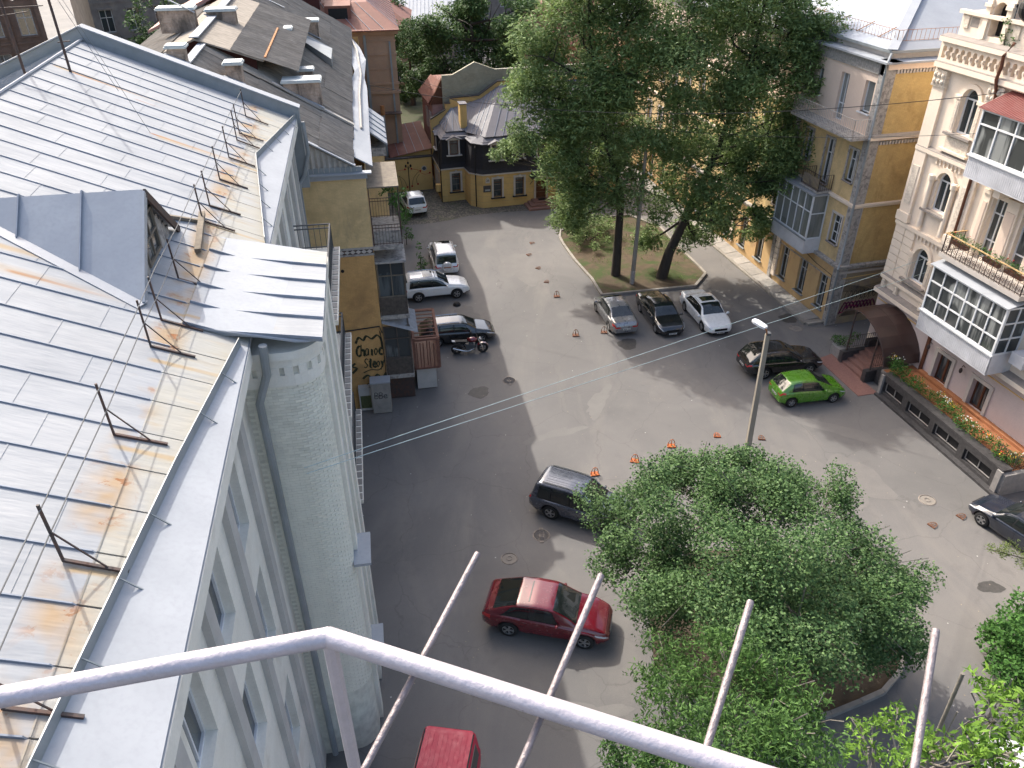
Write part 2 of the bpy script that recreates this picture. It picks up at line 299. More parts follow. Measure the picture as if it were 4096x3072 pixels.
# ================================================================ GROUND
def asphalt():
    m, t, b = nodes('worn_asphalt'); v = coords(t)
    col = mix(t, (.158, .15, .142), (.126, .121, .116), ramp(t, noise(t, v, .16, 6, .6, .6), .38, .66))
    col = mix(t, col, (.205, .188, .168), ramp(t, noise(t, coords(t, True, (1, .35, 1)), .33, 7, .68, .8), .5, .76, 0, .75))
    col = mix(t, col, (.1, .094, .09), ramp(t, noise(t, v, .7, 6, .7, .5), .57, .8, 0, .6))
    col = mix(t, col, (.23, .21, .185), ramp(t, noise(t, v, 2.6, 5, .7), .6, .85, 0, .45))
    col = mix(t, col, (.075, .07, .07), ramp(t, noise(t, v, 26, 3, .7), .52, .8, 0, .55))
    vo = N(t, 'ShaderNodeTexVoronoi', i_Scale=.23, feature='DISTANCE_TO_EDGE'); wv = N(t, 'ShaderNodeVectorMath', operation='ADD'); nz = N(t, 'ShaderNodeTexNoise', i_Scale=.8, i_Detail=6.0)
    t.links.new(v, nz.inputs['Vector']); t.links.new(v, wv.inputs[0]); t.links.new(nz.outputs['Color'], wv.inputs[1]); t.links.new(wv.outputs[0], vo.inputs['Vector'])
    col = mix(t, col, (.075, .07, .066), ramp(t, vo.outputs['Distance'], .0, .006, .36, 0))
    vs2 = N(t, 'ShaderNodeTexVoronoi', i_Scale=1.15); t.links.new(v, vs2.inputs['Vector'])
    col = mix(t, col, (.5, .48, .45), ramp(t, vs2.outputs['Distance'], .028, .04, .8, 0))
    t.links.new(col, b.inputs['Base Color']); b.inputs['Roughness'].default_value = .82; b.inputs['Specular IOR Level'].default_value = .35
    n = N(t, 'ShaderNodeBump', i_Strength=.5, i_Distance=.01); t.links.new(noise(t, v, 45, 4), n.inputs['Height']); t.links.new(n.outputs[0], b.inputs['Normal']); return m
M['asphalt'] = asphalt()
g = MB(); g.quad((-500, -300, 0), (500, -300, 0), (500, 900, 0), (-500, 900, 0)); struct(g.build('ground', M['asphalt']))
def blob(cx, cy, rx, ry, z, seed, rz=0, n=26, amp=.22):
    r = random.Random(seed); ph = [r.random() * 6.28 for _ in range(4)]; out = []
    for k in range(n):
        t = 2 * math.pi * k / n; q = 1 + amp * (math.sin(2 * t + ph[0]) * .5 + math.sin(3 * t + ph[1]) * .4 + math.sin(5 * t + ph[2]) * .3 + math.sin(9 * t + ph[3]) * .2)
        x, y = rx * q * math.cos(t), ry * q * math.sin(t); out.append((cx + x * math.cos(rz) - y * math.sin(rz), cy + x * math.sin(rz) + y * math.cos(rz), z))
    return out
for i, (x, y, rx, ry) in enumerate(((-1.86, 37.5, .62, .55), (7.2, 42.8, .55, .75), (18.16, 46, .65, .6), (19.6, 22.8, .5, .35))):
    o = MB().quad(*blob(x, y, rx, ry, .006, i)).build('damp_patch', M['damp']); struct(o)
def patchmat(name, c, c2):
    m, t, b = nodes(name); v = coords(t); col = mix(t, c, c2, ramp(t, noise(t, v, 1.2, 6, .7), .35, .7)); col = mix(t, col, (.075, .07, .066), ramp(t, noise(t, v, 26, 3, .7), .52, .8, 0, .5)); t.links.new(col, b.inputs['Base Color']); b.inputs['Roughness'].default_value = .88; return m
PM = [patchmat('newer_asphalt', (.115, .11, .105), (.135, .128, .12)), patchmat('dusty_asphalt', (.172, .163, .151), (.148, .14, .132)), patchmat('worn_asphalt_patch', (.142, .134, .126), (.165, .155, .144))]
for i, (x, y, rx, ry, rz, k) in enumerate(((2.2, 33.5, 1.5, .35, .4, 1), (4.8, 36.5, .45, 1.6, -.5, 1), (9.5, 38.5, 2.4, 1.2, .25, 2), (15.5, 29.8, 1.8, 2.6, .5, 2), (.6, 54, 1.4, 2.6, .1, 2), (2.6, 17.2, 1.3, .35, .1, 1), (17.4, 33.5, 2.2, .5, -.6, 1), (5.5, 47.0, 2.0, .5, .1, 1), (14.2, 42.3, .9, 1.8, .3, 0), (-2.8, 46.0, .8, 1.9, .1, 0))):
    struct(MB().quad(*blob(x, y, rx, ry, .004 + .0004 * i, 60 + i, rz, 40, .45)).build('asphalt_patch', PM[k]))
def cobbles():
    m, t, b = nodes('cobble_dust'); v = coords(t); vo = N(t, 'ShaderNodeTexVoronoi', i_Scale=5.5); t.links.new(v, vo.inputs['Vector'])
    col = mix(t, (.17, .15, .12), (.075, .07, .06), ramp(t, vo.outputs['Distance'], .25, .55)); col = mix(t, col, (.1, .11, .05), ramp(t, noise(t, v, .9, 5), .5, .7, 0, .6)); col = mix(t, col, (.28, .25, .2), ramp(t, noise(t, v, 1.7, 5), .55, .75, 0, .6))
    t.links.new(col, b.inputs['Base Color']); b.inputs['Roughness'].default_value = .9
    n = N(t, 'ShaderNodeBump', i_Strength=1, i_Distance=.04, invert=True); t.links.new(vo.outputs['Distance'], n.inputs['Height']); t.links.new(n.outputs[0], b.inputs['Normal']); return m
o = MB().quad((-11.6, 70.3, .004), (-10.9, 63.2, .004), (-8.6, 62.6, .004), (-6.6, 63.0, .004), (-5.2, 63.6, .004), (-3.6, 64.6, .004), (-1.5, 65.2, .004), (1.9, 65.8, .004), (2.2, 68.5, .004), (-6.5, 73, .004)).build('cobbled_yard', cobbles()); struct(o)
# ================================================================ WHITE BUILDING (left, metal roof)
AW = R(9.5)
WB = thing('white_building', 'white plaster house at left under a big pale sheet metal roof with brick bay', 'building', (-9.08, 34.54, 0), AW)
S = .441; L0, L1 = 0.0, -33.0
rz_ = lambda x: 16 - S * x            # x negative inwards
ang = math.atan(S)
def roofmat(name, cream):
    m, t, b = nodes(name); tc = t.nodes.new('ShaderNodeTexCoord'); tc.object = WB; P0 = tc.outputs['Object']; sx = t.nodes.new('ShaderNodeSeparateXYZ'); t.links.new(P0, sx.inputs[0]); X, Y = sx.outputs[0], sx.outputs[1]
    def m2(op, a, b_):
        n = N(t, 'ShaderNodeMath', operation=op)
        for i, q_ in enumerate((a, b_)):
            if isinstance(q_, (int, float)): n.inputs[i].default_value = q_
            else: t.links.new(q_, n.inputs[i])
        return n.outputs[0]
    w_ = coords(t); n1 = noise(t, w_, .55, 6, .6, .4)
    mp = N(t, 'ShaderNodeMapping'); mp.inputs['Scale'].default_value = (.3, 2.2, 1); t.links.new(P0, mp.inputs[0]); st = noise(t, mp.outputs[0], 1.5, 6, .65)
    base = (.315, .325, .335); col = mix(t, base, (.275, .285, .295), ramp(t, n1, .4, .65)); col = mix(t, col, (.35, .355, .36), ramp(t, st, .52, .75, 0, .8)); col = mix(t, col, (.24, .24, .24), ramp(t, noise(t, mp.outputs[0], .8, 7, .7), .6, .8, 0, .4))
    oi = t.nodes.new('ShaderNodeObjectInfo'); col = mix(t, col, (.26, .28, .31), ramp(t, oi.outputs['Random'], 0, 1, 0, .3))
    if cream: col = mix(t, col, (.34, .328, .285), ramp(t, n1, .3, .55, .35, .9)); col = mix(t, col, (.31, .235, .135), ramp(t, st, .55, .75, 0, .5))
    tot = None
    band = m2('MULTIPLY', ramp(t, m2('ABSOLUTE', m2('ADD', X, 1.5), 0), .1, .45, 1, 0), ramp(t, noise(t, w_, .8, 3), .44, .6)); col = mix(t, col, (.33, .22, .11), m2('MULTIPLY', band, .8))
    core = m2('MULTIPLY', band, ramp(t, noise(t, w_, 2.6, 7, .7, .5), .56, .6)); col = mix(t, col, (.25, .095, .03), m2('MULTIPLY', core, .9))
    for (x0, x1, y0, wd, amt, c) in STREAKS:
        g = ramp(t, m2('ABSOLUTE', m2('ADD', m2('ADD', Y, -y0), m2('MULTIPLY', m2('ADD', st, -.5), .12)), 0), wd * .3, wd, 1, 0)
        f = m2('MULTIPLY', g, m2('MULTIPLY', ramp(t, X, x0, x0 + .15), ramp(t, X, x0 + .3, x1, 1, 0))); col = mix(t, col, c, m2('MULTIPLY', f, amt))
    t.links.new(col, b.inputs['Base Color']); t.links.new(ramp(t, n1, .3, .7, .55, .75), b.inputs['Roughness']); b.inputs['Specular IOR Level'].default_value = .15
    nb = N(t, 'ShaderNodeBump', i_Strength=.6, i_Distance=.05); t.links.new(noise(t, mp.outputs[0], 1.6, 3), nb.inputs['Height']); t.links.new(nb.outputs[0], b.inputs['Normal']); return m
RU, YE = (.25, .1, .035), (.36, .25, .12)
STREAKS = [(-7.5, -3.6, -4.27, .2, .8, YE), (-7.0, -4.6, -4.38, .06, .9, RU), (-4.0, -1.2, -7.83, .09, .95, RU), (-3.8, .2, -7.9, .25, .5, YE), (-5.6, -2.2, -17.95, .16, .8, YE), (-4.2, -2.9, -18.0, .06, .8, RU), (-4.6, -2.6, -18.9, .08, .85, RU), (-5.3, -1.6, -18.85, .25, .4, YE), (-5.0, -4.0, -4.9, .06, .6, RU)] + [(-1.7, .8, -t_ - .03, .09, .75, YE) for t_ in (4.4, 8.0, 13.55, 18.81, 20.86, 23.76, 26.6)]
M['roof'] = roofmat('white_sheet_metal', False)
def rustroof():
    return roofmat('rust_streaked_sheet', True)
    m, t, b = nodes('rust_streaked_sheet'); tc = t.nodes.new('ShaderNodeTexCoord'); mp = N(t, 'ShaderNodeMapping'); mp.inputs['Scale'].default_value = (.35, 1.3, 1); t.links.new(tc.outputs['Object'], mp.inputs[0])
    v = mp.outputs[0]; w_ = coords(t)
    col = mix(t, (.44, .44, .445), (.44, .42, .375), ramp(t, noise(t, w_, .5, 5), .35, .6)); col = mix(t, col, (.42, .33, .21), ramp(t, noise(t, w_, 1.1, 5, .6), .52, .75, 0, .55))
    col = mix(t, col, (.3, .105, .03), ramp(t, noise(t, w_, 1.25, 7, .72, .6), .68, .72, 0, .8)); t.links.new(col, b.inputs['Base Color']); b.inputs['Roughness'].default_value = .45; return m
M['eave'] = rustroof()
und = MB()   # deck below the sheets
und.hexa([(-7.62, L1, 19.2), (0, L1, 15.9), (0, L0, 15.9), (-7.62, L0, 19.2), (-7.62, L1, 19.34), (0, L1, 15.985), (0, L0, 15.985), (-7.62, L0, 19.34)])
und.hexa([(-16, L1, 15.9), (-7.62, L1, 19.2), (-7.62, L0, 19.2), (-16, L0, 15.9), (-16, L1, 16.1), (-7.62, L1, 19.34), (-7.62, L0, 19.34), (-16, L0, 16.1)])
roofdeck = und.build('roof', M['flash'], WB)
PIT = 1.0
def sheet_mesh(l, wd, m, name='roof_sheet'):
    q = MB(); q.box(0, l, -wd / 2, wd / 2, 0, .018); q.box(-.012, .012, -wd / 2, wd / 2, .018, .026); return q.mesh(name, m)
SM = {}
def sheet(x_up, x_dn, y, m):          # sheet from upper x to lower x
    l = round((x_dn - x_up) / math.cos(ang), 3); k = (l, m.name)
    if k not in SM: SM[k] = sheet_mesh(l, PIT - .03, m)
    o = put('roof_sheet', SM[k], roofdeck, (x_up, y, rz_(x_up) + .004 + random.uniform(0, .008)), (0, ang, random.uniform(-.0015, .0015))); return o
DT0, DT1, DD = -18.8, -14.5, -2.26
for k in range(33):
    y = -(k + .5) * PIT - .25
    off = random.uniform(0, 1)
    cuts = [-7.6]; x = -7.6 + .6 + 1.5 * off
    while x < -1.9: cuts.append(round(x, 2)); x += 1.55
    cuts.append(-1.35)
    for a, b_ in zip(cuts[:-1], cuts[1:]): sheet(a, b_, y, M['roof'])
    sheet(-1.35, -.02, y, M['eave'])
    q = MB(); q.hexa([(-7.55, -.012, rz_(-7.55)), (-1.35, -.012, rz_(-1.35)), (-1.35, .012, rz_(-1.35)), (-7.55, .012, rz_(-7.55)), (-7.55, -.012, rz_(-7.55) + .06), (-1.4, -.012, rz_(-1.4) + .06), (-1.4, .012, rz_(-1.4) + .06), (-7.55, .012, rz_(-7.55) + .06)])
    put('standing_seam', SM.setdefault('seam', q.mesh('standing_seam', M['seam'])), roofdeck, (0, y - PIT / 2, 0))
    q = MB(); q.hexa([(-15.5, -.012, 16.1), (-7.65, -.012, 19.3), (-7.65, .012, 19.3), (-15.5, .012, 16.1), (-15.5, -.012, 16.35), (-7.65, -.012, 19.44), (-7.65, .012, 19.44), (-15.5, .012, 16.35)])
    put('standing_seam', SM.setdefault('seamb', q.mesh('standing_seam', M['seam'])), roofdeck, (0, y - PIT / 2, 0))
q = MB(); q.tube([(-7.62, L0, 19.42), (-7.62, L1, 19.42)], .05); q.build('ridge_roll', M['flash'], roofdeck)
o = MB().hexa([(-15.9, L1, 16.1), (-7.66, L1, 19.36), (-7.66, L0, 19.36), (-15.9, L0, 16.1), (-15.9, L1, 16.13), (-7.66, L1, 19.39), (-7.66, L0, 19.39), (-15.9, L0, 16.13)]).build('roof_sheet', M['eave'], roofdeck)
# fire wall along the far end
fw_ = MB(); fw_.extr([(.15, 0, 13), (.15, 0, 16.42), (-7.62, 0, 19.85), (-16, 0, 16.5), (-16, 0, 13)], (0, .4, 0)); fw_.build('fire_wall', M['flashgrey'], WB)
cp = MB()
for (xa, za, xb, zb) in ((.2, 16.42, -7.62, 19.86), (-7.62, 19.86, -16, 16.52)):
    cp.hexa([(xa, -.06, za), (xb, -.06, zb), (xb, .5, zb), (xa, .5, za), (xa, -.06, za + .05), (xb, -.06, zb + .05), (xb, .5, zb + .05), (xa, .5, za + .05)])
cp.build('fire_wall_cap', M['flash'], WB)
# roof gutters, stood diagonally on the sheets
for pts in (((0, 0), (.92, -6.82), (.1, -13.7)), ((.15, -19.5), (.66, -24.04), (1.3, -31))):
    for (da, ya), (db, yb) in zip(pts[:-1], pts[1:]):
        gt = MB(); gt.beam((-da, ya, rz_(-da) + .12), (-db, yb, rz_(-db) + .12), .02, .24)
        n_ = int(math.hypot(da - db, ya - yb) / 1.3)
        for i in range(1, n_):
            f = i / n_; d_, y_ = da + (db - da) * f, ya + (yb - ya) * f
            gt.beam((-d_ - .02, y_, rz_(-d_) + .235), (-d_ + .28, y_, rz_(-d_ + .28) + .02), .02)
        gt.build('roof_gutter', M['flashgrey'], WB)
for pts in (((0, -.05), (.9, -6.82), (.1, -13.7), (0, -13.7)), ((0, -19.5), (.15, -19.5), (.66, -24.04), (1.3, -31), (0, -31))):
    MB().extr([(-d_, y_, rz_(-d_) + .034) for d_, y_ in pts], (0, 0, .012)).build('outer_sheet', M['flash'], WB)
# walls and cornice
FW = Fr((-.4, 0, 0), (0, -1, 0), (1, 0, 0))    # a = distance towards the camera
wl = MB(); H = []
wy = [1.0, 3.3, 6.2, 8.6, 11.4, 21.4, 24.0, 26.6, 29.4]
for z in (1.0, 5.0, 9.0, 12.6):
    H += [(y, y + 1.15, z, z + 2.3) for y in wy]
FW.holes(wl, 0, 33, 0, 15.62, H, .3)
wl.quad((-.4, 0, 0), (-16, 0, 0), (-16, 0, 15.8), (-.4, 0, 15.8)); wl.quad((-16, 0, 0), (-16, -33, 0), (-16, -33, 15.9), (-16, 0, 15.9)); wl.quad((-16, -33, 0), (-.4, -33, 0), (-.4, -33, 15.9), (-16, -33, 15.9))
wl.build('wall', M['whitewall'], WB)
for h in H: FW.window(WB, *h[:4], M['winwhite'], M['glass'], 2, (.7,), .22, .07, .05)
co = MB(); FW.box(co, -.05, 13.9, 15.62, 15.98, 0, .42); FW.box(co, 19.4, 33, 15.62, 15.98, 0, .42); FW.box(co, -.05, 13.9, 15.35, 15.62, 0, .22); FW.box(co, 19.4, 33, 15.35, 15.62, 0, .22); co.build('cornice', M['whitewall'], WB)
pl = MB()
for y in (.15, 2.45, 5.0, 7.6, 10.2, 12.9, 20.4, 22.9, 25.5, 28.2): FW.box(pl, y, y + .42, 0, 15.35, 0, .14)
pl.build('pilaster', M['greyreveal'], WB)
# bay with rounded near corner
def baypath(off=0.0, xo=1.42, y0=-14.1, y1=-19.05, r=.75):
    p = [(-.4, y0 + off), (xo + off, y0 + off)]; c = (xo - r, y1 + r)
    p += [(c[0] + (r + off) * math.cos(a), c[1] + (r + off) * math.sin(a)) for a in [-math.pi / 2 * k / 8 for k in range(9)]]
    return p + [(-.4, y1 - off)]
bp = baypath(); bw_ = MB()
for i in range(len(bp) - 1): bw_.quad((*bp[i], 0), (*bp[i], 15.6), (*bp[i + 1], 15.6), (*bp[i + 1], 0))
bay = bw_.build('bay', M['mortar'], WB)
# bricks of the near face and curve
c_ = (1.42 - .75, -19.05 + .75); arcL = .75 * math.pi / 2
def onpath(s):                        # s from inner end of near face outwards
    L_ = c_[0] + .4
    if s < L_: return (-.4 + s, -19.05, 0.0)
    a = (s - L_) / .75
    if a < math.pi / 2: return (c_[0] + .75 * math.sin(a), c_[1] - .75 * math.cos(a), a)
    return (1.42, c_[1] + (s - L_ - arcL), math.pi / 2)
bm_ = MB(); bm_.box(-.118, .118, -.007, .06, -.037, .037); brick = bm_.mesh('brick', M['towerbrick'])
TOT = c_[0] + .4 + arcL + .25; cnt = 0; stuff = MB(); row = 0; z = 14.62
while z > 3.0:
    s = .12 + (.125 if row % 2 else 0)
    while s < TOT:
        x, y, a = onpath(s)
        if cnt < 300: put('brick', brick, bay, (x, y, z), (random.uniform(-.02, .02), 0, a)); cnt += 1
        else:
            ca, sa = math.cos(a), math.sin(a)
            stuff.hexa([(x + ca * u - sa * v_, y + sa * u + ca * v_, z + zz) for zz in (-.037, .037) for u, v_ in ((-.118, -.007), (.118, -.007), (.118, .06), (-.118, .06))])
        s += .25
    z -= .085; row += 1
stuff.build('brickwork', M['towerbrick'], bay, kind='stuff')
fz = MB()
for o_, z0, z1 in ((.06, 14.68, 14.98), (.06, 15.2, 15.45), (.16, 15.45, 15.66)):
    p = baypath(o_)
    for i in range(len(p) - 1): fz.quad((*p[i], z0), (*p[i], z1), (*p[i + 1], z1), (*p[i + 1], z0))
    fz.quad(*[(*q_, z1) for q_ in p]); fz.quad(*[(*q_, z0) for q_ in p[::-1]])
fz.build('frieze', M['whitewall'], bay)
dm = MB(); dm.box(-.1, .1, -.07, .05, 0, .24); dm = dm.mesh('dentil', M['whitewall'])
s = .18
while s < TOT + .3:
    x, y, a = onpath(s); put('dentil', dm, bay, (x, y, 14.97), (0, 0, a)); s += .31
# bay roof : five sheets with seams, bell cast, rounded corner
def bz(x): return 16.59 - .441 * (x + 1.35) if x < -.6 else 16.259 - .18 * (x + .6) if x > -.6 else 16.259
for k in range(5):
    y0, y1 = -14.25 - k, -14.25 - (k + 1) + .03; q = MB(); xs = [-1.3, -.95, -.6, 0, .6, 1.2, 1.6]
    for xa, xb in zip(xs[:-1], xs[1:]): q.hexa([(xa, y1, bz(xa)), (xb, y1, bz(xb)), (xb, y0, bz(xb)), (xa, y0, bz(xa)), (xa, y1, bz(xa) + .075), (xb, y1, bz(xb) + .075), (xb, y0, bz(xb) + .075), (xa, y0, bz(xa) + .075)])
    if k < 4 or True: q.build('roof_sheet', M['eave'] if k == 0 else M['roof'], bay)
    q = MB()
    for xa, xb in zip(xs[:-1], xs[1:]): q.beam((xa, y1 - .015, bz(xa) + .105), (xb, y1 - .015, bz(xb) + .105), .022, .07)
    q.build('standing_seam', M['seam'], bay)
ap = MB(); cc = [(-1.3, -19.25), (1.0, -19.3), (1.28, -19.25), (1.46, -19.12), (1.57, -18.95), (1.6, -18.7)] ; n_ = len(cc)
ap.extr([(x, y, bz(x) - .02) for x, y in [(-1.3, -14.15)] + cc + [(1.6, -14.15)]], (0, 0, .04)); ap.build('bay_roof_edge', M['flash'], bay)
FB = Fr((1.42, 0, 0), (0, -1, 0), (1, 0, 0)); pr = MB()
for a in (14.35, 15.9, 17.5): FB.box(pr, a, a + .5, 0, 15.4, 0, .12)
pr.build('pilaster', M['whitewall'], bay)
for z in (1, 5, 9, 12.4):
    for a in (15.0, 16.6): FB.window(bay, a, a + .75, z, z + 2.2, M['winwhite'], M['glass'], 1, (.7,), -.03, .06, .05)
for z in (3.9, 8.0): lg = MB(); FB.box(lg, 17.3, 18.6, z, z + .1, 0, .5); lg.build('ledge', M['flash'], bay)
# balconies
def railing(mb, pts, z0, z1, step=.14, r=.008, rt=.02, mid=True):
    for p, q in zip(pts[:-1], pts[1:]):
        p, q = Vector((*p, 0)), Vector((*q, 0)); L = (q - p).length; n = max(1, int(L / step))
        mb.beam(p + Vector((0, 0, z1)), q + Vector((0, 0, z1)), rt * 2, rt * 1.4)
        if mid: mb.beam(p + Vector((0, 0, z1 - .16)), q + Vector((0, 0, z1 - .16)), rt * 1.4, rt * 1.4)
        mb.beam(p + Vector((0, 0, z0 + .08)), q + Vector((0, 0, z0 + .08)), rt * 1.2, rt * 1.2)
        for i in range(n + 1):
            c = p.lerp(q, i / n); s = rt if i in (0, n) else r; mb.box(c.x - s, c.x + s, c.y - s, c.y + s, z0, z1)
for z in (4.25, 8.25, 12.2):
    b = MB(); b.box(-.45, 1.4, -11.3, -5.0, z - .18, z); slab = b.build('balcony', M['whitewall'], WB)
    b = MB()
    for i in range(14): b.box(1.16, 1.37, -11.25 + i * .45, -10.92 + i * .45, z + .002, z + .03)
    b.build('edge_tile', M['concrete'], slab)
    b = MB(); railing(b, [(-.35, -5.1), (1.13, -5.1), (1.13, -11.2), (-.35, -11.2)], z, z + 1.02, .2, .01, .03); b.build('railing', M['greyiron'], slab)
b = MB(); b.tube([(.25, -.12, 15.9), (.3, -.1, 14.6), (.0, -.1, 13.6), (-.28, -.12, 13.2), (-.28, -.12, .3)], .085, 8); b.build('downpipe', M['flashgrey'], WB, smooth=True)
b = MB(); b.tube([(.3, -14.0, 16.0), (.3, -13.9, 15.5), (-.1, -13.9, 14.8), (-.1, -13.9, .3)], .09, 8); b.build('downpipe', M['flashgrey'], WB, smooth=True)
b = MB(); b.tube([(.3, -19.4, 16.0), (.25, -19.35, 15.2), (-.05, -19.3, 14.4), (-.05, -19.3, .3)], .1, 8); b.build('downpipe', M['flashgrey'], WB, smooth=True)
# dormer
A_ = Vector((DD, -16.69, 18.77)); BL = Vector((DD, DT0, 17.0)); BR = Vector((DD, DT1, 17.0)); RB = Vector((-6.28, -16.69, 18.77))
dorm = MB(); dorm.extr([(DD - .06, -18.72, 16.95), (DD - .06, -14.56, 16.95), (DD - .06, -16.69, 18.7)], (-.1, 0, 0)); dorm = dorm.build('dormer', M['wood'], WB)
for side, B in ((1, BL), (-1, BR)):
    e = (A_ - B); nrm = Vector((1, 0, 0)).cross(e).normalized() * (.03 * side); W_ = (A_.x - RB.x); cuts = [0, .29, .62, 1.0]
    for i in range(3):
        xa, xb = A_.x + .12 - cuts[i] * W_ if i == 0 else A_.x - cuts[i] * W_, A_.x - cuts[i + 1] * W_
        ya = lambda x: max(0.0, min(1.0, (x - RB.x) / W_))
        pa, pb = (xa + .012, A_.y, A_.z), (xb - .0 + .012, A_.y, A_.z)
        Ba = A_.lerp(B, ya(min(xa, A_.x))); Bb = A_.lerp(B, ya(xb))
        pts = [Vector((xa, A_.y, A_.z)), Vector((xb, A_.y, A_.z)), Vector((xb, Bb.y, Bb.z)), Vector((xa, Ba.y, Ba.z))]
        if i == 2: pts = [pts[0], pts[1], pts[3]]
        MB().extr([p + Vector((0, 0, .03)) for p in pts], (0, 0, .03)).build('dormer_sheet', M['dormer'], dorm)
        if i: MB().beam(pts[0] + Vector((0, 0, .09)), pts[-1] + Vector((0, 0, .09)), .03, .08).build('standing_seam', M['seam'], dorm)
    if side == 1: MB().beam(BL + Vector((.15, -.12, .0)), Vector((-6.2, -16.75, 18.82)), .35, .03).build('valley_sheet', M['dormer'], dorm)
    MB().beam(A_ + Vector((.16, 0, -.03)), B + Vector((.16, 0, -.03)), .06, .2).build('barge_board', M['iron'] if side < 0 else M['dormer'], dorm)
FD = Fr((DD, 0, 0), (0, -1, 0), (1, 0, 0))
for i, a in enumerate(np.arange(14.9, 18.5, .24)):
    h = 17 + (1.77 * (1 - abs(a + .11 - 16.69) / 2.15)) - .1
    if h > 17.15 and not 15.9 < a + .1 < 17.4: q = MB(); FD.box(q, a, a + .22, 16.95, h, -.05, .0 + random.uniform(0, .012)); q.build('board', M['worn'], dorm)
FD.window(dorm, 16.05, 17.3, 17.15, 18.25, M['wood'], M['curtainglass'], 2, (.5,), -.04, .07, .05)
# roof fence, antennas, boards
TT = [2.6, 4.4, 6.2, 8.0, 9.7, 11.74, 13.55, 16.46, 18.81, 20.86, 23.76, 26.6, 29.4]
fence = thing('roof_fence', 'thin rusty snow fence of bent iron brackets and two wires along the white roof edge', 'roof fence', (-9.08, 34.54, 0), AW)
pm_ = MB(); x0 = -1.68; z0 = rz_(x0) + .05
pm_.beam((x0, 0, z0), (x0 - .02, 0, z0 + 1.05), .035); pm_.beam((x0, 0, z0 + .02), (x0 + .8, 0, z0 + .02 - S * .8), .05, .04); pm_.beam((x0, 0, z0 + .55), (x0 + .55, 0, z0 + .03 - S * .55), .02)
pm_ = pm_.mesh('bracket', M['iron'])
for t in TT: put('bracket', pm_, fence, (0, -t, 0), (random.uniform(-.05, .05), 0, random.uniform(-.06, .06)))
for h in (.98, .55):
    q = MB(); q.tube([(x0 + random.uniform(-.02, .02), -t, z0 + h + random.uniform(-.02, .02)) for t in TT], .011, 5); q.build('wire', M['greyiron'], fence)
def mast(x, y, h, lab, arms):
    t = thing('antenna_mast', lab, 'antenna', (-9.08, 34.54, 0), AW); z = rz_(x) if x > -7.6 else 19.36 + S * (x + 7.62)
    MB().tube([(x, y, z), (x - .05, y, z + h)], .045, 6).build('pole', M['iron'], t)
    for (hh, l, dy) in arms: MB().beam((x - l * .3, y - dy, z + hh), (x + l * .7, y + dy, z + hh), .03).build('arm', M['iron'], t)
    return t
mast(-6.93, -4.41, 4.6, 'tall dark antenna pole standing high on the white roof slope', [(1.0, .35, .1)])
mast(-8.04, -5.37, 2.6, 'short antenna pole with crossed wooden arms behind the white roof ridge', [(2.1, 1.6, .2), (2.35, .8, -.6), (1.9, .7, .5)])
q = MB(); q.tube([(-6.95, -4.41, rz_(-6.93) + 3.4), (-3.9, -8.0, rz_(-3.9) + .1)], .008, 4); q.tube([(-6.95, -4.41, rz_(-6.93) + 3.0), (-5.4, -4.9, rz_(-5.4) + .1)], .008, 4)
tag(q.build('guy_wire', M['greyiron']), 'thin guy wires running from antenna pole to the roof sheets', 'wire'); q = bpy.data.objects['guy_wire']; q.location = (-9.08, 34.54, 0); q.rotation_euler = (0, 0, AW)
q = MB(); q.beam((-1.72, -13.2, rz_(-1.72) + .16), (-1.5, -15.6, rz_(-1.5) + .14), .16, .1); t = thing('roof_board', 'old wooden plank lying on the white roof beside the dormer', 'plank', (-9.08, 34.54, 0), AW); q.build('plank', M['wood'], t)
q = MB(); q.beam((-1.72, -13.6, rz_(-1.7) + .08), (-2.5, -14.0, rz_(-2.5) + .1), .14, .08); q.build('crosspiece', M['wood'], t)
# ================================================================ OLD HOUSE (left, slate roof, graffiti wall)
OH = thing('old_house', 'old yellow brick house at left with grey slate roof and painted gable wall', 'house', (-6.75, 36.31, 0), AW)
FN = Fr((0, 0, 0), (-1, 0, 0), (0, -1, 0)); FC = Fr((0, 0, 0), (0, 1, 0), (1, 0, 0))
q = MB(); q.quad(FN.p(0, 0), FN.p(4.2, 0), FN.p(4.2, 9.0), FN.p(0, 9.0)); q.build('wall', M['orangebrick'], OH, label='orange lower gable wall with graffiti')
q = MB(); q.quad(FN.p(0, 9.0), FN.p(4.2, 9.0), FN.p(4.2, 13.12), FN.p(0, 13.12)); q.build('wall', M['ochre'], OH, label='ochre upper gable wall')
q = MB(); q.quad((0, 0, 0), (0, 36, 0), (0, 36, 13.1), (0, 0, 13.1)); q.quad((-13, 36, 0), (-13, 0, 0), (-13, 0, 13.1), (-13, 36, 13.1)); q.quad((0, 36, 0), (-13, 36, 0), (-13, 36, 13), (0, 36, 13)); q.quad((-4.2, 0, 0), (-13, 0, 0), (-13, 0, 13.1), (-4.2, 0, 13.1)); q.build('wall', M['ochre'], OH)
q = MB(); FN.box(q, -.04, 4.2, 8.98, 9.08, .0, .07); FN.box(q, -.04, 4.2, 9.3, 9.4, 0, .05); q.build('string_course', M['worn'], OH)
q = MB(); FN.box(q, .0, 4.2, 9.08, 9.3, .002, .02); q.build('frieze_panel', M['iron'], OH)
dq = MB(); dq.extr([(-.13, 0, 0), (0, 0, -.1), (.13, 0, 0), (0, 0, .1)], (0, -.05, 0)); dq = dq.mesh('diamond', M['trim'])
for i in range(15): put('diamond', dq, OH, (-.18 - i * .27, -.015, 9.19))
q = MB(); FN.box(q, -.3, 4.2, 13.1, 13.16, -.1, .32); FN.box(q, -.1, 4.2, 12.85, 13.1, 0, .15); q.build('cornice', M['flash'], OH)
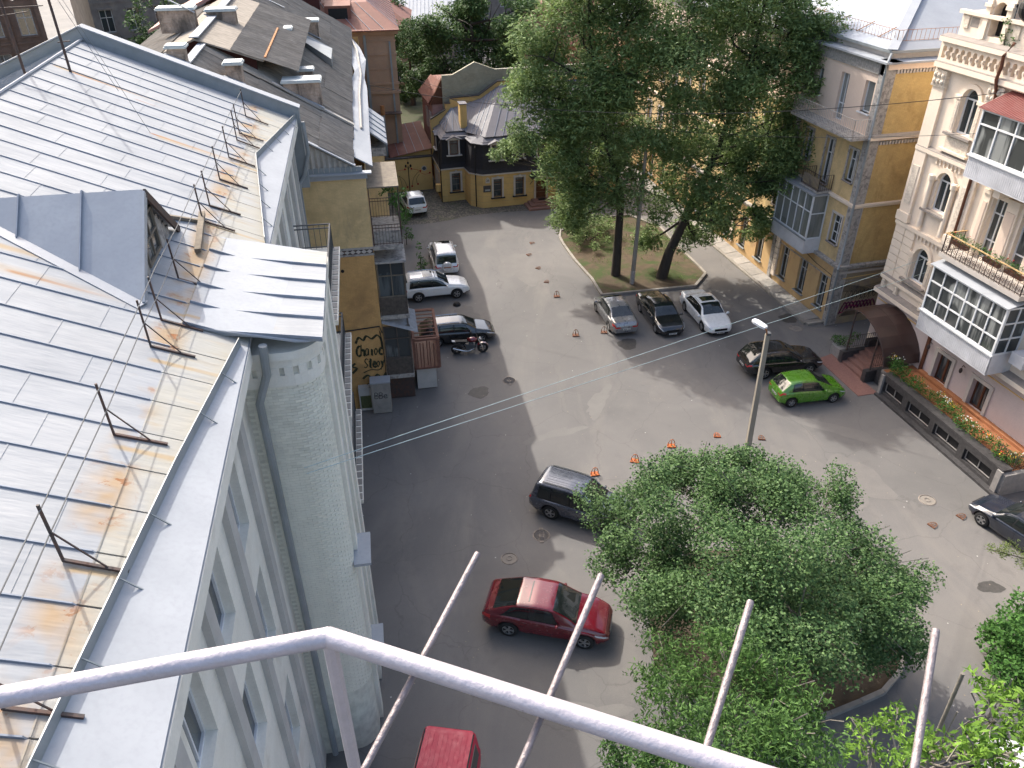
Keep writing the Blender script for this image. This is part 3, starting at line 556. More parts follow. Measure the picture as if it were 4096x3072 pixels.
q = MB(); FN.box(q, .1, 4.2, 13.16, 13.42, .05, .09); q.build('gutter', M['flashgrey'], OH)
def corr(w_, l, nw, amp, th=.012):          # corrugated sheet, waves across x, length along y
    q = MB(); n = nw * 4; top = [(-w_ / 2 + w_ * i / n, amp * math.sin(2 * math.pi * i / 4)) for i in range(n + 1)]
    for y in (0, l): q.v += [(x, y, z) for x, z in top]
    q.f += [(i, i + 1, i + n + 2, i + n + 1) for i in range(n)]; return q
# pediment
q = MB(); n = 64; x0, x1 = -4.2, -.3
for i in range(n):
    xa, xb = x0 + (x1 - x0) * i / n, x0 + (x1 - x0) * (i + 1) / n; da, db = .045 * math.sin(i * math.pi / 2), .045 * math.sin((i + 1) * math.pi / 2)
    q.quad((xa, -.06 + da, 13.2), (xb, -.06 + db, 13.2), (xb, -.06 + db, 13.2 - .6 * xb - .12), (xa, -.06 + da, 13.2 - .6 * xa - .12))
q.build('corrugated_gable', M['slatelight'], OH)
MB().beam((-4.3, -.1, 13.24 + 2.58), (-.4, -.1, 13.24 + .24), .3, .06).build('verge_flashing', M['flash'], OH)
ra = math.atan(.6); PZ = lambda x: 13.24 - .6 * x
dk = MB(); dk.hexa([(-7.3, 0, 17.4), (-.45, 0, 13.3), (-.45, 36, 13.3), (-7.3, 36, 17.4), (-7.3, 0, 17.57), (-.45, 0, 13.48), (-.45, 36, 13.48), (-7.3, 36, 17.57)])
dk.hexa([(-14, 0, 14.4), (-7.3, 0, 17.4), (-7.3, 36, 17.4), (-14, 36, 14.4), (-14, 0, 14.6), (-7.3, 0, 17.6), (-7.3, 36, 17.6), (-14, 36, 14.6)])
oroof = dk.build('roof', M['slate'], OH)
sl = corr(1.06, 1.75, 7, .026); slm = sl.mesh('slate_sheet', M['slate'])
Ms = Matrix.Rotation(R(0), 4, 'X')
for j, xs_ in enumerate((-1.95, -3.35, -4.75, -6.15, -7.28)):
    for i in range(36):
        y = .45 + i * 1.0
        lift = .05 + .012 * (i % 2) + .02 * (4 - j) * .2 + (.0 if y < 6.2 else .09)
        o = put('slate_sheet', slm if j < 4 else slm, oroof, None); o.matrix_local = Matrix.Translation((xs_ + random.uniform(-.04, .04), y, PZ(xs_) + lift)) @ Matrix.Rotation(ra + .012, 4, 'Y') @ Matrix.Rotation(-math.pi / 2, 4, 'Z')
MB().beam((-4.2, 6.15, PZ(-4.2) + .17), (-.4, 6.15, PZ(-.4) + .17), .3, .1).build('step_flashing', M['slatelight'], oroof)
q = MB(); q.beam((-7.3, .05, 17.72), (-7.3, 8, 17.72), .4, .06); q.build('ridge_cap', M['flash'], oroof)
ef = MB(); pts = [(-.5, 1.2), (-.42, 6), (-.5, 12), (-.55, 17), (-.3, 20), (-.6, 24), (-.75, 31), (-1.0, 35.8)]; outp = [(.38, 1.0), (.36, 6.5), (.4, 12), (.42, 17), (.3, 20), (.5, 26), (.1, 31), (-.6, 35.8)]
for i in range(7):
    (a, ya), (b_, yb), (c, yc), (d, yd) = pts[i], pts[i + 1], outp[i + 1], outp[i]
    ef.hexa([(a, ya, 13.46), (d, yd, 13.0), (c, yc, 13.0), (b_, yb, 13.46), (a, ya, 13.52), (d, yd, 13.06), (c, yc, 13.06), (b_, yb, 13.52)])
ef.build('eave_flashing', M['flash'], OH)
MB().tube([(-.05, 6.5, 13.36), (-.05, 14, 13.4), (.1, 20, 13.3), (-.1, 28, 13.4), (-.8, 35.5, 13.5)], .07, 6).build('gutter', M['slatelight'], OH)
for (x, y, ss) in ((.05, 8.4, 3), (.02, 21, 4)): pass
# raised monitor roof
mz = lambda x: 17.95 - .36 * abs(x + 7.6)
q = MB(); q.extr([(-10.3, 7.2, 16.0), (-4.9, 7.2, 16.0), (-4.9, 7.2, 16.9), (-7.6, 7.2, 17.85), (-10.3, 7.2, 16.9)], (0, .1, 0)); q.build('timber_gable', pm('dark_red_boards', (.07, .025, .02), None, 6, .9), OH)
q = MB()
for s_ in (-1, 1): q.hexa([(-7.6, 6.8, 17.9), (-7.6 + s_ * 3.1, 6.8, 17.9 - 1.116), (-7.6 + s_ * 3.1, 23, 17.9 - 1.116), (-7.6, 23, 17.9), (-7.6, 6.8, 17.98), (-7.6 + s_ * 3.1, 6.8, 17.98 - 1.116), (-7.6 + s_ * 3.1, 23, 17.98 - 1.116), (-7.6, 23, 17.98)])
mon = q.build('upper_roof', M['slate'], OH)
ma = math.atan(.36)
for s_ in (1, -1):
    for j in range(2):
        for i in range(16):
            xe = -7.6 + s_ * (1.6 + 1.5 * j); o = put('slate_sheet', slm, mon, None)
            o.matrix_local = Matrix.Translation((xe, 7.3 + i * 1.0, mz(xe) + .075 + .012 * (i % 2))) @ Matrix.Rotation(s_ * (ma + .01), 4, 'Y') @ Matrix.Rotation(-s_ * math.pi / 2, 4, 'Z')
MB().beam((-7.6, 6.75, 18.06), (-7.6, 23.2, 18.06), .45, .06).build('ridge_cap', M['flash'], mon)
MB().beam((-4.45, 7.2, 16.86), (-4.45, 16, 16.86), .1, .2).build('fascia', M['rust'], mon)
MB().hexa([(-4.4, 20, PZ(-4.4) + .2), (-1.6, 17, PZ(-1.6) + .2), (-1.6, 20.5, PZ(-1.6) + .2), (-4.4, 20.5, PZ(-4.4) + .2), (-4.4, 20, PZ(-4.4) + .35), (-1.6, 17, PZ(-1.6) + .7), (-1.6, 20.5, PZ(-1.6) + .7), (-4.4, 20.5, PZ(-4.4) + .6)]).build('roof_hatch', M['flashgrey'], OH)
CH = [(6.24, -3.69, -1.89, 15.95, 1.0), (3.2, -5.84, -5.14, 17.5, .7), (11.96, -4.16, -3.56, 16.15, .6), (9.5, -3.07, -2.37, 15.85, .6), (16.6, -5.46, -3.8, 16.8, 1.0), (23.86, -4.14, -2.52, 16.15, 1.0), (13.3, -7.91, -6.41, 18.4, .9), (12, -10.18, -8.35, 18.7, .9), (2, -7.93, -7.21, 18.5, .6), (26, -8.04, -6.99, 17.2, .9), (28, -6.08, -5.01, 16.3, .9)]
for (u, va, vb, zt, dp) in CH:
    q = MB(); q.box(va, vb, u, u + dp, PZ(vb) - .8, zt - .12); c = q.build('chimney', M['chimney'], OH)
    q = MB(); q.box(va - .1, vb + .1, u - .1, u + dp + .1, zt - .12, zt - .04); q.box(va - .06, vb + .06, u - .06, u + dp + .06, zt - .04, zt + .02); q.build('cap', M['cap'], c)
    q = MB(); q.beam((va - .1, u - .12, PZ(va) + .22), (vb + .1, u - .12, PZ(vb) + .22), .2, .04); q.build('flashing', M['flash'], c)
# avant-corps further along the yard side
q = MB(); q.box(0, 1.02, 7.7, 12.8, 0, 11.8); q.build('projecting_bay', M['ochre'], OH)
q = MB(); q.box(-.05, 1.14, 7.6, 12.9, 11.5, 11.95); q.build('cornice', M['worn'], OH)
q = MB()
for i in range(5): y = 7.4 + i * 1.12; q.hexa([(.2, y, 12.95), (1.25, y, 12.12), (1.25, y + 1.15, 12.12), (.2, y + 1.15, 12.95), (.2, y, 13.0), (1.25, y, 12.17), (1.25, y + 1.15, 12.17), (.2, y + 1.15, 13.0)]) ; q.beam((.2, y, 13.02), (1.25, y, 12.19), .03, .07)
q.build('bay_roof', M['flash'], OH)
for z in (1.2, 5.2, 9.3):
    for y in (11.5, 14.2, 17, 20, 23, 26, 29, 32): FC.window(OH, y, y + 1.1, z, z + 2.0, M['winold'], M['glass'], 2, (.68,), -.04, .07, .05)
# balconies on the yard side
for (z, glz, name) in ((9.3, False, 'balcony'), (5.4, True, 'loggia'), (1.75, True, 'loggia')):
    q = MB(); q.box(0, 1.5, .25, 4.2, z - .22, z); sb = q.build(name, M['worn'], OH)
    if not glz:
        q = MB(); railing(q, [(.08, .32), (1.45, .32), (1.45, 4.1), (0, 4.1)], z, z + 1.05, .14, .008, .02); q.build('railing', M['iron'], sb)
        q = MB(); q.box(.12, 1.4, .4, .42, z + .1, z + .7); q.build('screen', M['worn'], sb)
        for x in (.06, 1.45): MB().tube([(x, .32, z), (x, .32, z + 2.9)], .03, 6).build('post', M['iron'], sb)
        MB().box(0, 1.5, .3, 4.1, 12.2, 12.26).build('canopy', M['wood'], sb); FN2 = Fr((0, .3, 0), (1, 0, 0), (0, -1, 0))
    else:
        h = 2.95; FN2 = Fr((0, .32, 0), (1, 0, 0), (0, -1, 0)); FE2 = Fr((1.46, 0, 0), (0, 1, 0), (1, 0, 0))
        q = MB(); FN2.box(q, .05, 1.46, z, z + 1.0, -.06, 0)
        for i in range(10): FN2.box(q, .09 + i * .14, .13 + i * .14, z + .1, z + .92, 0, .015)
        FE2.box(q, .32, 4.1, z, z + 1.0, -.06, 0); q.build('parapet', M['oldwood'], sb)
        FN2.window(sb, .05, 1.46, z + 1.0, z + h, M['oldwood'] if z < 3 else M['wood'], M['curtainglass'] if z < 3 else M['glass'], 2, (.62,), .06, .07, .06)
        FE2.window(sb, .4, 4.0, z + 1.0, z + h, M['oldwood'], M['glass'], 4, (.62,), .06, .07, .06)
        if z > 3: MB().box(-.0, 1.55, .2, 4.2, z + h, z + h + .1).build('ceiling_slab', M['worn'], sb)
ca = corr(2.6, 1.95, 13, .035); o = put('corrugated_canopy', ca.mesh('corrugated_canopy', pm('tin_sheet', (.3, .3, .3), (.2, .2, .2), 4, .5, spec=.5)), OH, None)
o.matrix_local = Matrix.Translation((1.85, 1.25, 4.45)) @ Matrix.Rotation(.36, 4, 'Y') @ Matrix.Rotation(math.pi / 2, 4, 'Z')
MB().box(.1, 1.45, .6, 4, .05, 1.5).build('dark_infill', M['iron'], OH)  # solid dark block standing in for the dark space below the loggia
MB().tube([(-4, -.05, 4.85), (-1.5, -.06, 4.9), (-.1, -.06, 5.0), (0, -.06, 4.6)], .035, 5).build('cable_bundle', M['blackcable'], OH)
MB().tube([(-.12, -.05, 4.7), (-.03, -.06, 4.0), (-.02, -.06, 1.0)], .025, 5).build('pipe', M['blackcable'], OH)
MB().lathe([(.09, 0), (.09, .02)], 10, (-1.6, -.012, 8.22), 'y', True).build('vent_hole', M['black'], OH)
# graffiti painted on the gable : strokes of dark paint
def strokes(name, par, curves, f, r, m):
    q = MB()
    for c in curves:
        P = [Vector(f(a, z)) for a, z in c]; n = len(P); fine = []
        for i in range(n - 1):
            p0, p1, p2, p3 = P[max(i - 1, 0)], P[i], P[i + 1], P[min(i + 2, n - 1)]
            for k in range(5):
                t = k / 5; fine.append(.5 * ((2 * p1) + (p2 - p0) * t + (2 * p0 - 5 * p1 + 4 * p2 - p3) * t * t + (3 * p1 - p0 - 3 * p2 + p3) * t ** 3))
        fine.append(P[-1]); q.tube(fine, r, 4)
    return q.build(name, m, par)
gx = lambda X, Z: (X, -.012, Z)
ltr = {'C': [[(.9, .9), (.5, 1), (.1, .7), (.1, .3), (.5, 0), (.9, .15)]], 'h': [[(.1, 1.1), (.15, 0)], [(.15, .5), (.5, .65), (.7, .4), (.7, 0)]], 'a': [[(.7, .6), (.3, .65), (.1, .3), (.35, 0), (.65, .2), (.7, .6), (.8, 0)]], 'i': [[(.4, .6), (.45, 0)]],
       'o': [[(.4, .65), (.1, .35), (.4, 0), (.7, .35), (.4, .65)]], 'c': [[(.7, .55), (.35, .65), (.1, .3), (.4, 0), (.75, .1)]], 'S': [[(.8, .9), (.4, 1), (.15, .75), (.45, .5), (.75, .25), (.4, 0), (.05, .12)]], 't': [[(.4, 1), (.4, .1), (.7, 0)], [(.1, .65), (.75, .7)]],
       'e': [[(.1, .35), (.7, .4), (.4, .68), (.1, .3), (.4, 0), (.8, .15)]], 'r': [[(.15, .6), (.2, 0)], [(.2, .4), (.45, .65), (.75, .6)]], 'y': [[(.1, .65), (.4, .15)], [(.8, .7), (.4, .1), (.15, -.35)]], 'B': [[(.1, 0), (.1, 1), (.6, .95), (.65, .65), (.1, .5), (.75, .4), (.6, .02), (.1, 0)]]}
def word(s, x, z, sx, sz, sk=.12):
    out = []
    for ch in s:
        for c in ltr[ch]: out.append([(x + a * sx + b_ * sz * sk, z + b_ * sz) for a, b_ in c])
        x += sx * .9
    return out
cv = word('Chaioc', -1.5, 3.3, .26, .62) + word('Steoy', -1.15, 2.55, .24, .55)
cv += [[(-1.45, 4.1), (-1.25, 4.45), (-1.05, 4.25), (-.85, 4.5), (-.6, 4.3), (-.3, 4.5), (-.12, 4.2), (-.1, 3.7)], [(-1.2, 2.25), (-.8, 2.4), (-.4, 2.35), (-.15, 2.55)], [(-1.3, 1.9), (-1.0, 2.1), (-.8, 1.75), (-.5, 2.1), (-.3, 1.8), (-.05, 2.15)], [(-1.25, 1.2), (-1.0, 1.55), (-.75, 1.15), (-.5, 1.5), (-.25, 1.1), (-.1, 1.5)], [(-1.6, 2.9), (-1.8, 2.7), (-1.55, 2.6), (-1.8, 2.3)]]
strokes('graffiti', OH, cv + [[(a + .05, z - .04) for a, z in c] for c in cv[::2]], gx, .03, pm('dark_green_spray', (.045, .055, .03), None, 5, .8))
# grey boxes beside the gable
bx = thing('utility_box', 'pale grey metal box with scrawled letters standing beside the graffiti wall', 'utility box', (-7.05, 35.75, 0), R(8))
MB().box(-.5, .5, -.25, .35, .05, 1.95).build('cabinet', M['concrete'], bx); MB().box(-.54, .54, -.3, .4, 1.95, 2.02).build('lid', M['flash'], bx)
strokes('scrawl', bx, word('BBe', -.38, 1.0, .27, .36, .05), lambda a, z: (a, -.258, z), .014, M['ink'])
b2 = thing('utility_box', 'narrow dark cabinet with a mossy front left of the pale box', 'utility box', (-7.95, 36.0, 0), R(8))
MB().box(-.35, .35, -.25, .25, .05, 1.5).build('cabinet', M['greyreveal'], b2); MB().box(-.28, .28, -.262, -.25, .2, 1.0).build('door', pm('mossy_panel', (.1, .11, .05), (.06, .07, .03), 6, .9), b2)
# timber lattice balcony over the wagon
tl = thing('timber_deck', 'red brown timber lattice balcony on a grey box beside the black wagon', 'timber balcony', (-6.75, 36.31, 0), AW)
q = MB(); q.box(1.65, 2.75, 1.3, 4.4, .05, 1.35); q.build('base', M['greyreveal'], tl)
X0, X1, Y0, Y1, ZA, ZB = 1.62, 2.95, 1.15, 4.6, 1.5, 3.3
for (p, q_) in (((X0, Y0), (X1, Y0)), ((X1, Y0), (X1, Y1)), ((X0, Y1), (X1, Y1)), ((X0, Y0), (X0, Y1))):
    for z in (ZA, ZB): MB().beam((*p, z), (*q_, z), .14, .12).build('beam', M['lattice'], tl)
for p in ((X0, Y0), (X1, Y0), (X1, Y1), (X0, Y1)): MB().box(p[0] - .06, p[0] + .06, p[1] - .06, p[1] + .06, ZA, ZB).build('post', M['lattice'], tl)
MB().box(X0, X1, Y0, Y1, ZA - .04, ZA + .02).build('deck', M['brownwood'], tl)
sm = MB().box(-.035, .035, -.012, .012, ZA + .2, ZB).mesh('slat', M['lattice'])
for i in range(7): put('slat', sm, tl, (X0 + .14 + i * .18 + random.uniform(-.03, .03), Y0 - .07, random.uniform(-.25, 0)))
sm = MB().box(-.012, .012, -.035, .035, ZA, ZB).mesh('slat', M['lattice'])
for i in range(13): put('slat', sm, tl, (X1 + .07, Y0 + .2 + i * .25, 0))
sm = MB().box(X0, X1, -.035, .035, ZB + .06, ZB + .1).mesh('rafter', M['lattice'])
for i in range(8): put('rafter', sm, tl, (0, Y0 + .25 + i * .43, random.uniform(-.06, 0)))
# ================================================================ SMALL YELLOW HOUSE (mansard) AT THE BACK
AR = R(14.3)
SH = thing('mansard_house', 'small yellow house at the back with black shingle mansard and grey metal roof', 'house', (-6.0, 67.89, 0), AR)
plan = [(0, 3.9), (0, 0), (2.09, .1), (2.24, -1.54), (3.15, -2.4), (15.5, -2.4), (15.5, 3.9)]
def faces_of(poly): return list(zip(poly[:-1], poly[1:]))
q = MB(); HW = []
for (p0, p1) in faces_of(plan):
    e = Vector((p1[0] - p0[0], p1[1] - p0[1], 0)); L = e.length; e.normalize(); F = Fr((*p0, 0), e, (e.y, -e.x, 0)); hl = []
    if p0 == (0, 0): hl = [(.9, 1.68, .85, 2.5)]
    elif p0 == (3.15, -2.4): hl = [(.92, 1.66, .88, 2.5), (2.85, 3.62, .88, 2.5), (4.7, 5.64, .1, 2.25), (6.8, 7.5, .88, 2.5), (8.8, 9.5, .88, 2.5), (10.6, 11.3, .88, 2.5)]
    elif p0 == (0, 3.9): hl = [(1.0, 1.6, .7, 2.3), (2.3, 2.9, .7, 2.3)]
    F.holes(q, 0, L, 0, 2.95, hl, .22); HW.append((F, L, hl))
q.build('wall', M['yellow'], SH)
for F, L, hl in HW:
    for h in hl:
        if h[2] < .5:
            d = MB(); F.box(d, h[0], h[1], h[2], h[3], -.2, -.14); F.box(d, h[0] + .12, h[1] - .12, h[2] + .2, h[2] + .9, -.14, -.11); F.box(d, h[0] + .12, h[1] - .12, h[2] + 1.1, h[3] - .15, -.14, -.11); d.build('door', M['brownwood'], SH)
        else: F.window(SH, *h, M['brownwood'], M['glass'], 1, (.78,), .16, .06, .05)
        t = MB(); F.box(t, h[0] - .16, h[0], h[2], h[3], .003, .07); F.box(t, h[1], h[1] + .16, h[2], h[3], .003, .07); F.box(t, h[0] - .16, h[1] + .16, h[3], h[3] + .16, .003, .07); c = (h[0] + h[1]) / 2; F.box(t, c - .1, c + .1, h[3] + .02, h[3] + .26, .07, .12); t.build('window_surround', M['trim'], SH)
        if h[2] > .5: t = MB(); F.box(t, h[0] - .25, h[1] + .25, h[2] - .08, h[2], 0, .2); t.build('sill', M['shingle'], SH)
    t = MB()
    for z in (.5, 1.0, 1.5, 2.0, 2.5): F.box(t, 0, L, z, z + .015, .001, .004)
    t.build('groove', M['lowplaster'], SH)
    t = MB(); F.box(t, -.06, L + .06, 2.88, 3.0, .0, .12); t.build('band', M['trim'], SH)
def inset(poly, d):
    out = []; n = len(poly)
    for i in range(n):
        p = Vector(poly[i]); ns = []
        for a, b_ in ((poly[i - 1], poly[i]) if i else (None, None), (poly[i], poly[i + 1]) if i < n - 1 else (None, None)):
            if a: e = (Vector(b_) - Vector(a)).normalized(); ns.append(Vector((-e.y, e.x)))
        if len(ns) == 1: v = ns[0] * d
        else: s = (ns[0] + ns[1]); v = s * (d / max(.35, 1 + ns[0].dot(ns[1])))
        out.append((p.x + v.x, p.y + v.y))
    return out
top = inset(plan, .28); bot = inset(plan, -.12); cur = inset(plan, .05)
q = MB()
for lay in ((bot, 2.98, cur, 3.35), (cur, 3.35, top, 5.5)):
    for i in range(len(plan) - 1): q.quad((*lay[0][i], lay[1]), (*lay[0][i + 1], lay[1]), (*lay[2][i + 1], lay[3]), (*lay[2][i], lay[3]))
mans = q.build('mansard', M['shingle'], SH)
eav = inset(plan, .12); lip = inset(plan, 1.0)
q = MB()
for i in range(len(plan) - 1): q.quad((*eav[i], 5.46), (*eav[i + 1], 5.46), (*lip[i + 1], 5.95), (*lip[i], 5.95)); q.quad((*eav[i], 5.40), (*eav[i + 1], 5.40), (*eav[i + 1], 5.46), (*eav[i], 5.46))
q.build('eave_skirt', M['greyroof'], SH)
def seamroof(pts, along, par, n, mat, name='roof_panel'):
    """quad roof face (eave0, eave1, top1, top0) cut into panels with standing seams between"""
    e0, e1, t1, t0 = [Vector(p) for p in pts]; nn = (e1 - e0).cross(t0 - e0).normalized() if (t0 - e0).length > 1e-4 else (e1 - e0).cross(t1 - e0).normalized()
    for i in range(n):
        a, b_ = i / n, (i + 1) / n; P = [e0.lerp(e1, a), e0.lerp(e1, b_), t0.lerp(t1, b_), t0.lerp(t1, a)]
        if (P[2] - P[3]).length < 1e-3: P = P[:3]
        MB().extr(P, nn * .03).build(name, mat, par)
        if i: MB().beam(P[0] + nn * .05, P[-1] + nn * .05, .03, .06, nn).build('standing_seam', M['seam'], par)
rdg = [(5.4, 3.9, 8.1), (15.5, 3.9, 8.9)]
sb = MB(); sb.prism([(.3, 3.8), (.3, .3), (2.3, .2), (2.6, -1.3), (3.3, -2.1), (15.4, -2.1), (15.4, 3.8)], 5.3, 5.6); rf = sb.build('roof', M['greyroof'], SH)
seamroof([(3.6, -1.75, 5.88), (15.5, -1.75, 5.88), (15.5, 3.8, 8.8), (6.3, 3.8, 8.75)], 0, rf, 16, M['greyroof'])
seamroof([(2.4, .2, 5.88), (3.6, -1.75, 5.88), (6.3, 3.8, 8.75), (4.6, 3.8, 7.75)], 0, rf, 4, M['greyroof'])
seamroof([(.7, .75, 5.88), (2.5, .75, 5.88), (1.9, 3.4, 7.1), (1.8, 3.4, 7.1)], 0, rf, 3, M['greyroof'])
seamroof([(.7, 3.85, 5.9), (.7, .75, 5.88), (1.85, 3.4, 7.1), (1.85, 3.85, 7.1)], 0, rf, 4, M['greyroof'])
seamroof([(2.5, .75, 5.88), (2.4, .2, 5.88), (4.6, 3.8, 7.75), (1.9, 3.7, 7.1)], 0, rf, 4, M['greyroof'])
q = MB(); q.box(2.08, 2.64, 1.0, 1.9, 5.6, 8.0); chm = q.build('chimney', M['yellow'], SH); MB().box(2.02, 2.7, .94, 1.96, 8.0, 8.07).build('cap', M['greyroof'], chm)
# stepped parapet
par = [(-.06, 6.17), (1.31, 6.91), (1.31, 7.42), (1.77, 7.44), (1.77, 7.87), (4.35, 7.94), (6.05, 9.01), (6.9, 9.05), (15.5, 9.2)]
q = MB(); q.extr([(-.06, 3.9, 2.9), (15.5, 3.9, 2.9)] + [(x, 3.9, z) for x, z in par[::-1]], (0, .3, 0)); q.build('parapet', M['yellow'], SH)
for (a, b_) in zip(par[:-1], par[1:]):
    if abs(a[0] - b_[0]) > .05: MB().hexa([(a[0], 3.82, a[1]), (b_[0], 3.82, b_[1]), (b_[0], 4.28, b_[1]), (a[0], 4.28, a[1]), (a[0], 3.82, a[1] + .1), (b_[0], 3.82, b_[1] + .1), (b_[0], 4.28, b_[1] + .1), (a[0], 4.28, a[1] + .1)]).build('parapet_cap', M['granite'], SH)
# dormer windows in the mansard
def dormwin(F, a0, a1, z0, z1):
    q = MB(); F.box(q, a0 - .16, a1 + .16, z0, z1 + .1, -.55, .02); d = q.build('dormer_window', M['shingle'], SH)
    q = MB(); F.box(q, a0 - .14, a0, z0, z1, .02, .08); F.box(q, a1, a1 + .14, z0, z1, .02, .08); c = (a0 + a1) / 2; F.poly(q, [(a0 - .16, z1), (a1 + .16, z1), (a1 + .16, z1 + .08), (c, z1 + .26), (a0 - .16, z1 + .08)], .02, .1); q.build('surround', M['trim'], d)
    q = MB(); F.poly(q, [(a0 - .3, z1 + .08), (c, z1 + .34), (a1 + .3, z1 + .08), (a1 + .3, z1 + .02), (c, z1 + .27), (a0 - .3, z1 + .02)], -.6, .2); q.build('hood', M['greyroof'], d)
    F.window(d, a0, a1, z0 + .02, z1, M['brownwood'], M['glass'], 1, (.75,), -.06, .06, .05); q = MB(); F.box(q, a0 - .3, a1 + .3, z0 - .08, z0, 0, .22); q.build('sill', M['trim'], d)
dormwin(Fr((0, .1, 0), (1, 0, 0), (0, -1, 0)), .85, 1.6, 4.1, 5.35)
FS = Fr((0, -2.3, 0), (1, 0, 0), (0, -1, 0))
for a in (4.0, 5.93, 8.0, 10.0, 12.0): dormwin(FS, a, a + .74, 4.12, 5.4)
dormwin(Fr((.08, 3.9, 0), (0, -1, 0), (-1, 0, 0)), 1.1, 1.7, 4.1, 5.3)
for x, y in ((-.05, -.05), (2.62, -1.95)): MB().tube([(x + .25, y + .2, 5.45), (x, y, 5.2), (x - .05, y - .08, 3.1), (x, y, 2.8), (x, y, .05)], .05, 6).build('downpipe', M['black'], SH)
# entrance canopy, steps, plates
q = MB(); cx = 8.32; n = 10; r = 1.12
for k in range(n):
    t0, t1 = math.pi * (.08 + .84 * k / n), math.pi * (.08 + .84 * (k + 1) / n)
    q.hexa([(cx + r * math.cos(t), y, 2.35 + .6 * math.sin(t) + dz) for dz in (-.03, .02) for t, y in ((t0, -3.55), (t1, -3.55), (t1, -2.4), (t0, -2.4))])
cano = q.build('canopy', M['black'], SH)
for x in (cx - 1.0, cx + 1.0): MB().tube([(x, -2.42, 1.75), (x, -2.9, 2.1), (x, -3.45, 2.42)], .025, 5).build('bracket', M['iron'], cano)
for i, (w_, d_, z0) in enumerate(((2.3, 1.75, 0), (1.85, 1.3, .15), (1.35, .85, .3))):
    MB().box(cx - w_ / 1.5, cx + w_ / 1.5, -2.42 - d_, -2.42, z0, z0 + .15).build('step', M['redgranite'], SH)
mt = MB().box(cx - .35, cx + .3, -3.0, -2.6, .455, .47).build('doormat', M['black']); mt.parent = None; mt.matrix_world = Matrix.Translation((-6, 67.89, 0)) @ Matrix.Rotation(AR, 4, 'Z'); tag(mt, 'small black doormat on the red granite steps', 'doormat')
FP = Fr((0, -2.4, 0), (1, 0, 0), (0, -1, 0))
q = MB(); FP.poly(q, [(3.38, 2.2), (3.74, 2.2), (3.74, 2.55), (3.56, 2.72), (3.38, 2.55)], 0, .04); np_ = q.build('house_number', M['trim'], SH)
def text(s, size, parent, F, a, z, d, m, name='lettering', al='CENTER'):
    c = bpy.data.curves.new(name, 'FONT'); c.body = s; c.size = size; c.align_x = al; c.align_y = 'CENTER'; c.extrude = .004; o = bpy.data.objects.new(name, c); COL.objects.link(o)
    dg = bpy.context.evaluated_depsgraph_get(); me = bpy.data.meshes.new_from_object(o.evaluated_get(dg)); bpy.data.objects.remove(o); me.materials.clear(); me.materials.append(m)
    o = bpy.data.objects.new(name, me); COL.objects.link(o); o.parent = parent; e = F.e; n = F.n; u = Vector((0, 0, 1))
    o.matrix_local = Matrix(((e.x, u.x, n.x, 0), (e.y, u.y, n.y, 0), (e.z, u.z, n.z, 0), (0, 0, 0, 1))); o.location = F.p(a, z, d); return o
text('28', .26, np_, FP, 3.56, 2.42, .046, M['ink'])
q = MB(); FP.box(q, 3.17, 3.83, 1.42, 1.98, 0, .05); pq = q.build('wall_plaque', M['granite'], SH); q = MB(); FP.box(q, 3.32, 3.76, 1.52, 1.66, .05, .056); q.build('plaque_strip', M['flash'], pq)
bxx = MB().box(-.45, -.02, .25, .7, .9, 1.5).build('meter_box', M['yellow'], SH); MB().tube([(.55, -.06, .0), (.55, -.06, 1.9)], .03, 5).build('gas_pipe', M['yellow'], SH)
# neighbour's brick gable behind
NG = thing('brick_gable_house', 'pink house with a pale brick gable wall rising behind the mansard house', 'house', (-6.0, 67.89, 0), AR)
q = MB(); q.extr([(1.28, 4.7, 2), (15, 4.7, 2), (15, 4.7, 9.9), (7.35, 4.7, 9.9), (6.04, 4.7, 9.9), (4.23, 4.7, 10.6), (2.22, 4.7, 9.65), (1.28, 4.7, 9.65)], (0, .3, 0)); q.build('gable_wall', brickmat('pale_yellow_brick', (.36, .34, .25), (.31, .29, .21), (.3, .28, .24), .25, .09, stain=(.2, .19, .14), amount=.5), NG)
q = MB(); q.box(.35, 14.9, 5.0, 11, 0, 7.2); q.build('wall', pm('pink_wall', (.45, .26, .23), None, 1, .9), NG)
q = MB(); q.extr([(.1, 4.95, 7.2), (1.3, 4.95, 9.4), (1.3, 4.95, 7.2)], (0, .3, 0)); q.build('timber_end', M['brownwood'], NG)
q = MB(); q.hexa([(0, 5.1, 7.25), (1.3, 5.1, 9.0), (1.3, 11, 8.4), (0, 11, 7.0), (0, 5.1, 7.33), (1.3, 5.1, 9.1), (1.3, 11, 8.5), (0, 11, 7.1)]); q.box(1.3, 14.9, 5, 11, 8.2, 8.4); q.build('roof', M['redroof'], NG)
for z in (1.5, 4.6):
    for y in (5.8, 7.6): MB().box(.25, .36, y, y + .9, z, z + 1.7).build('window', M['trim'], NG)
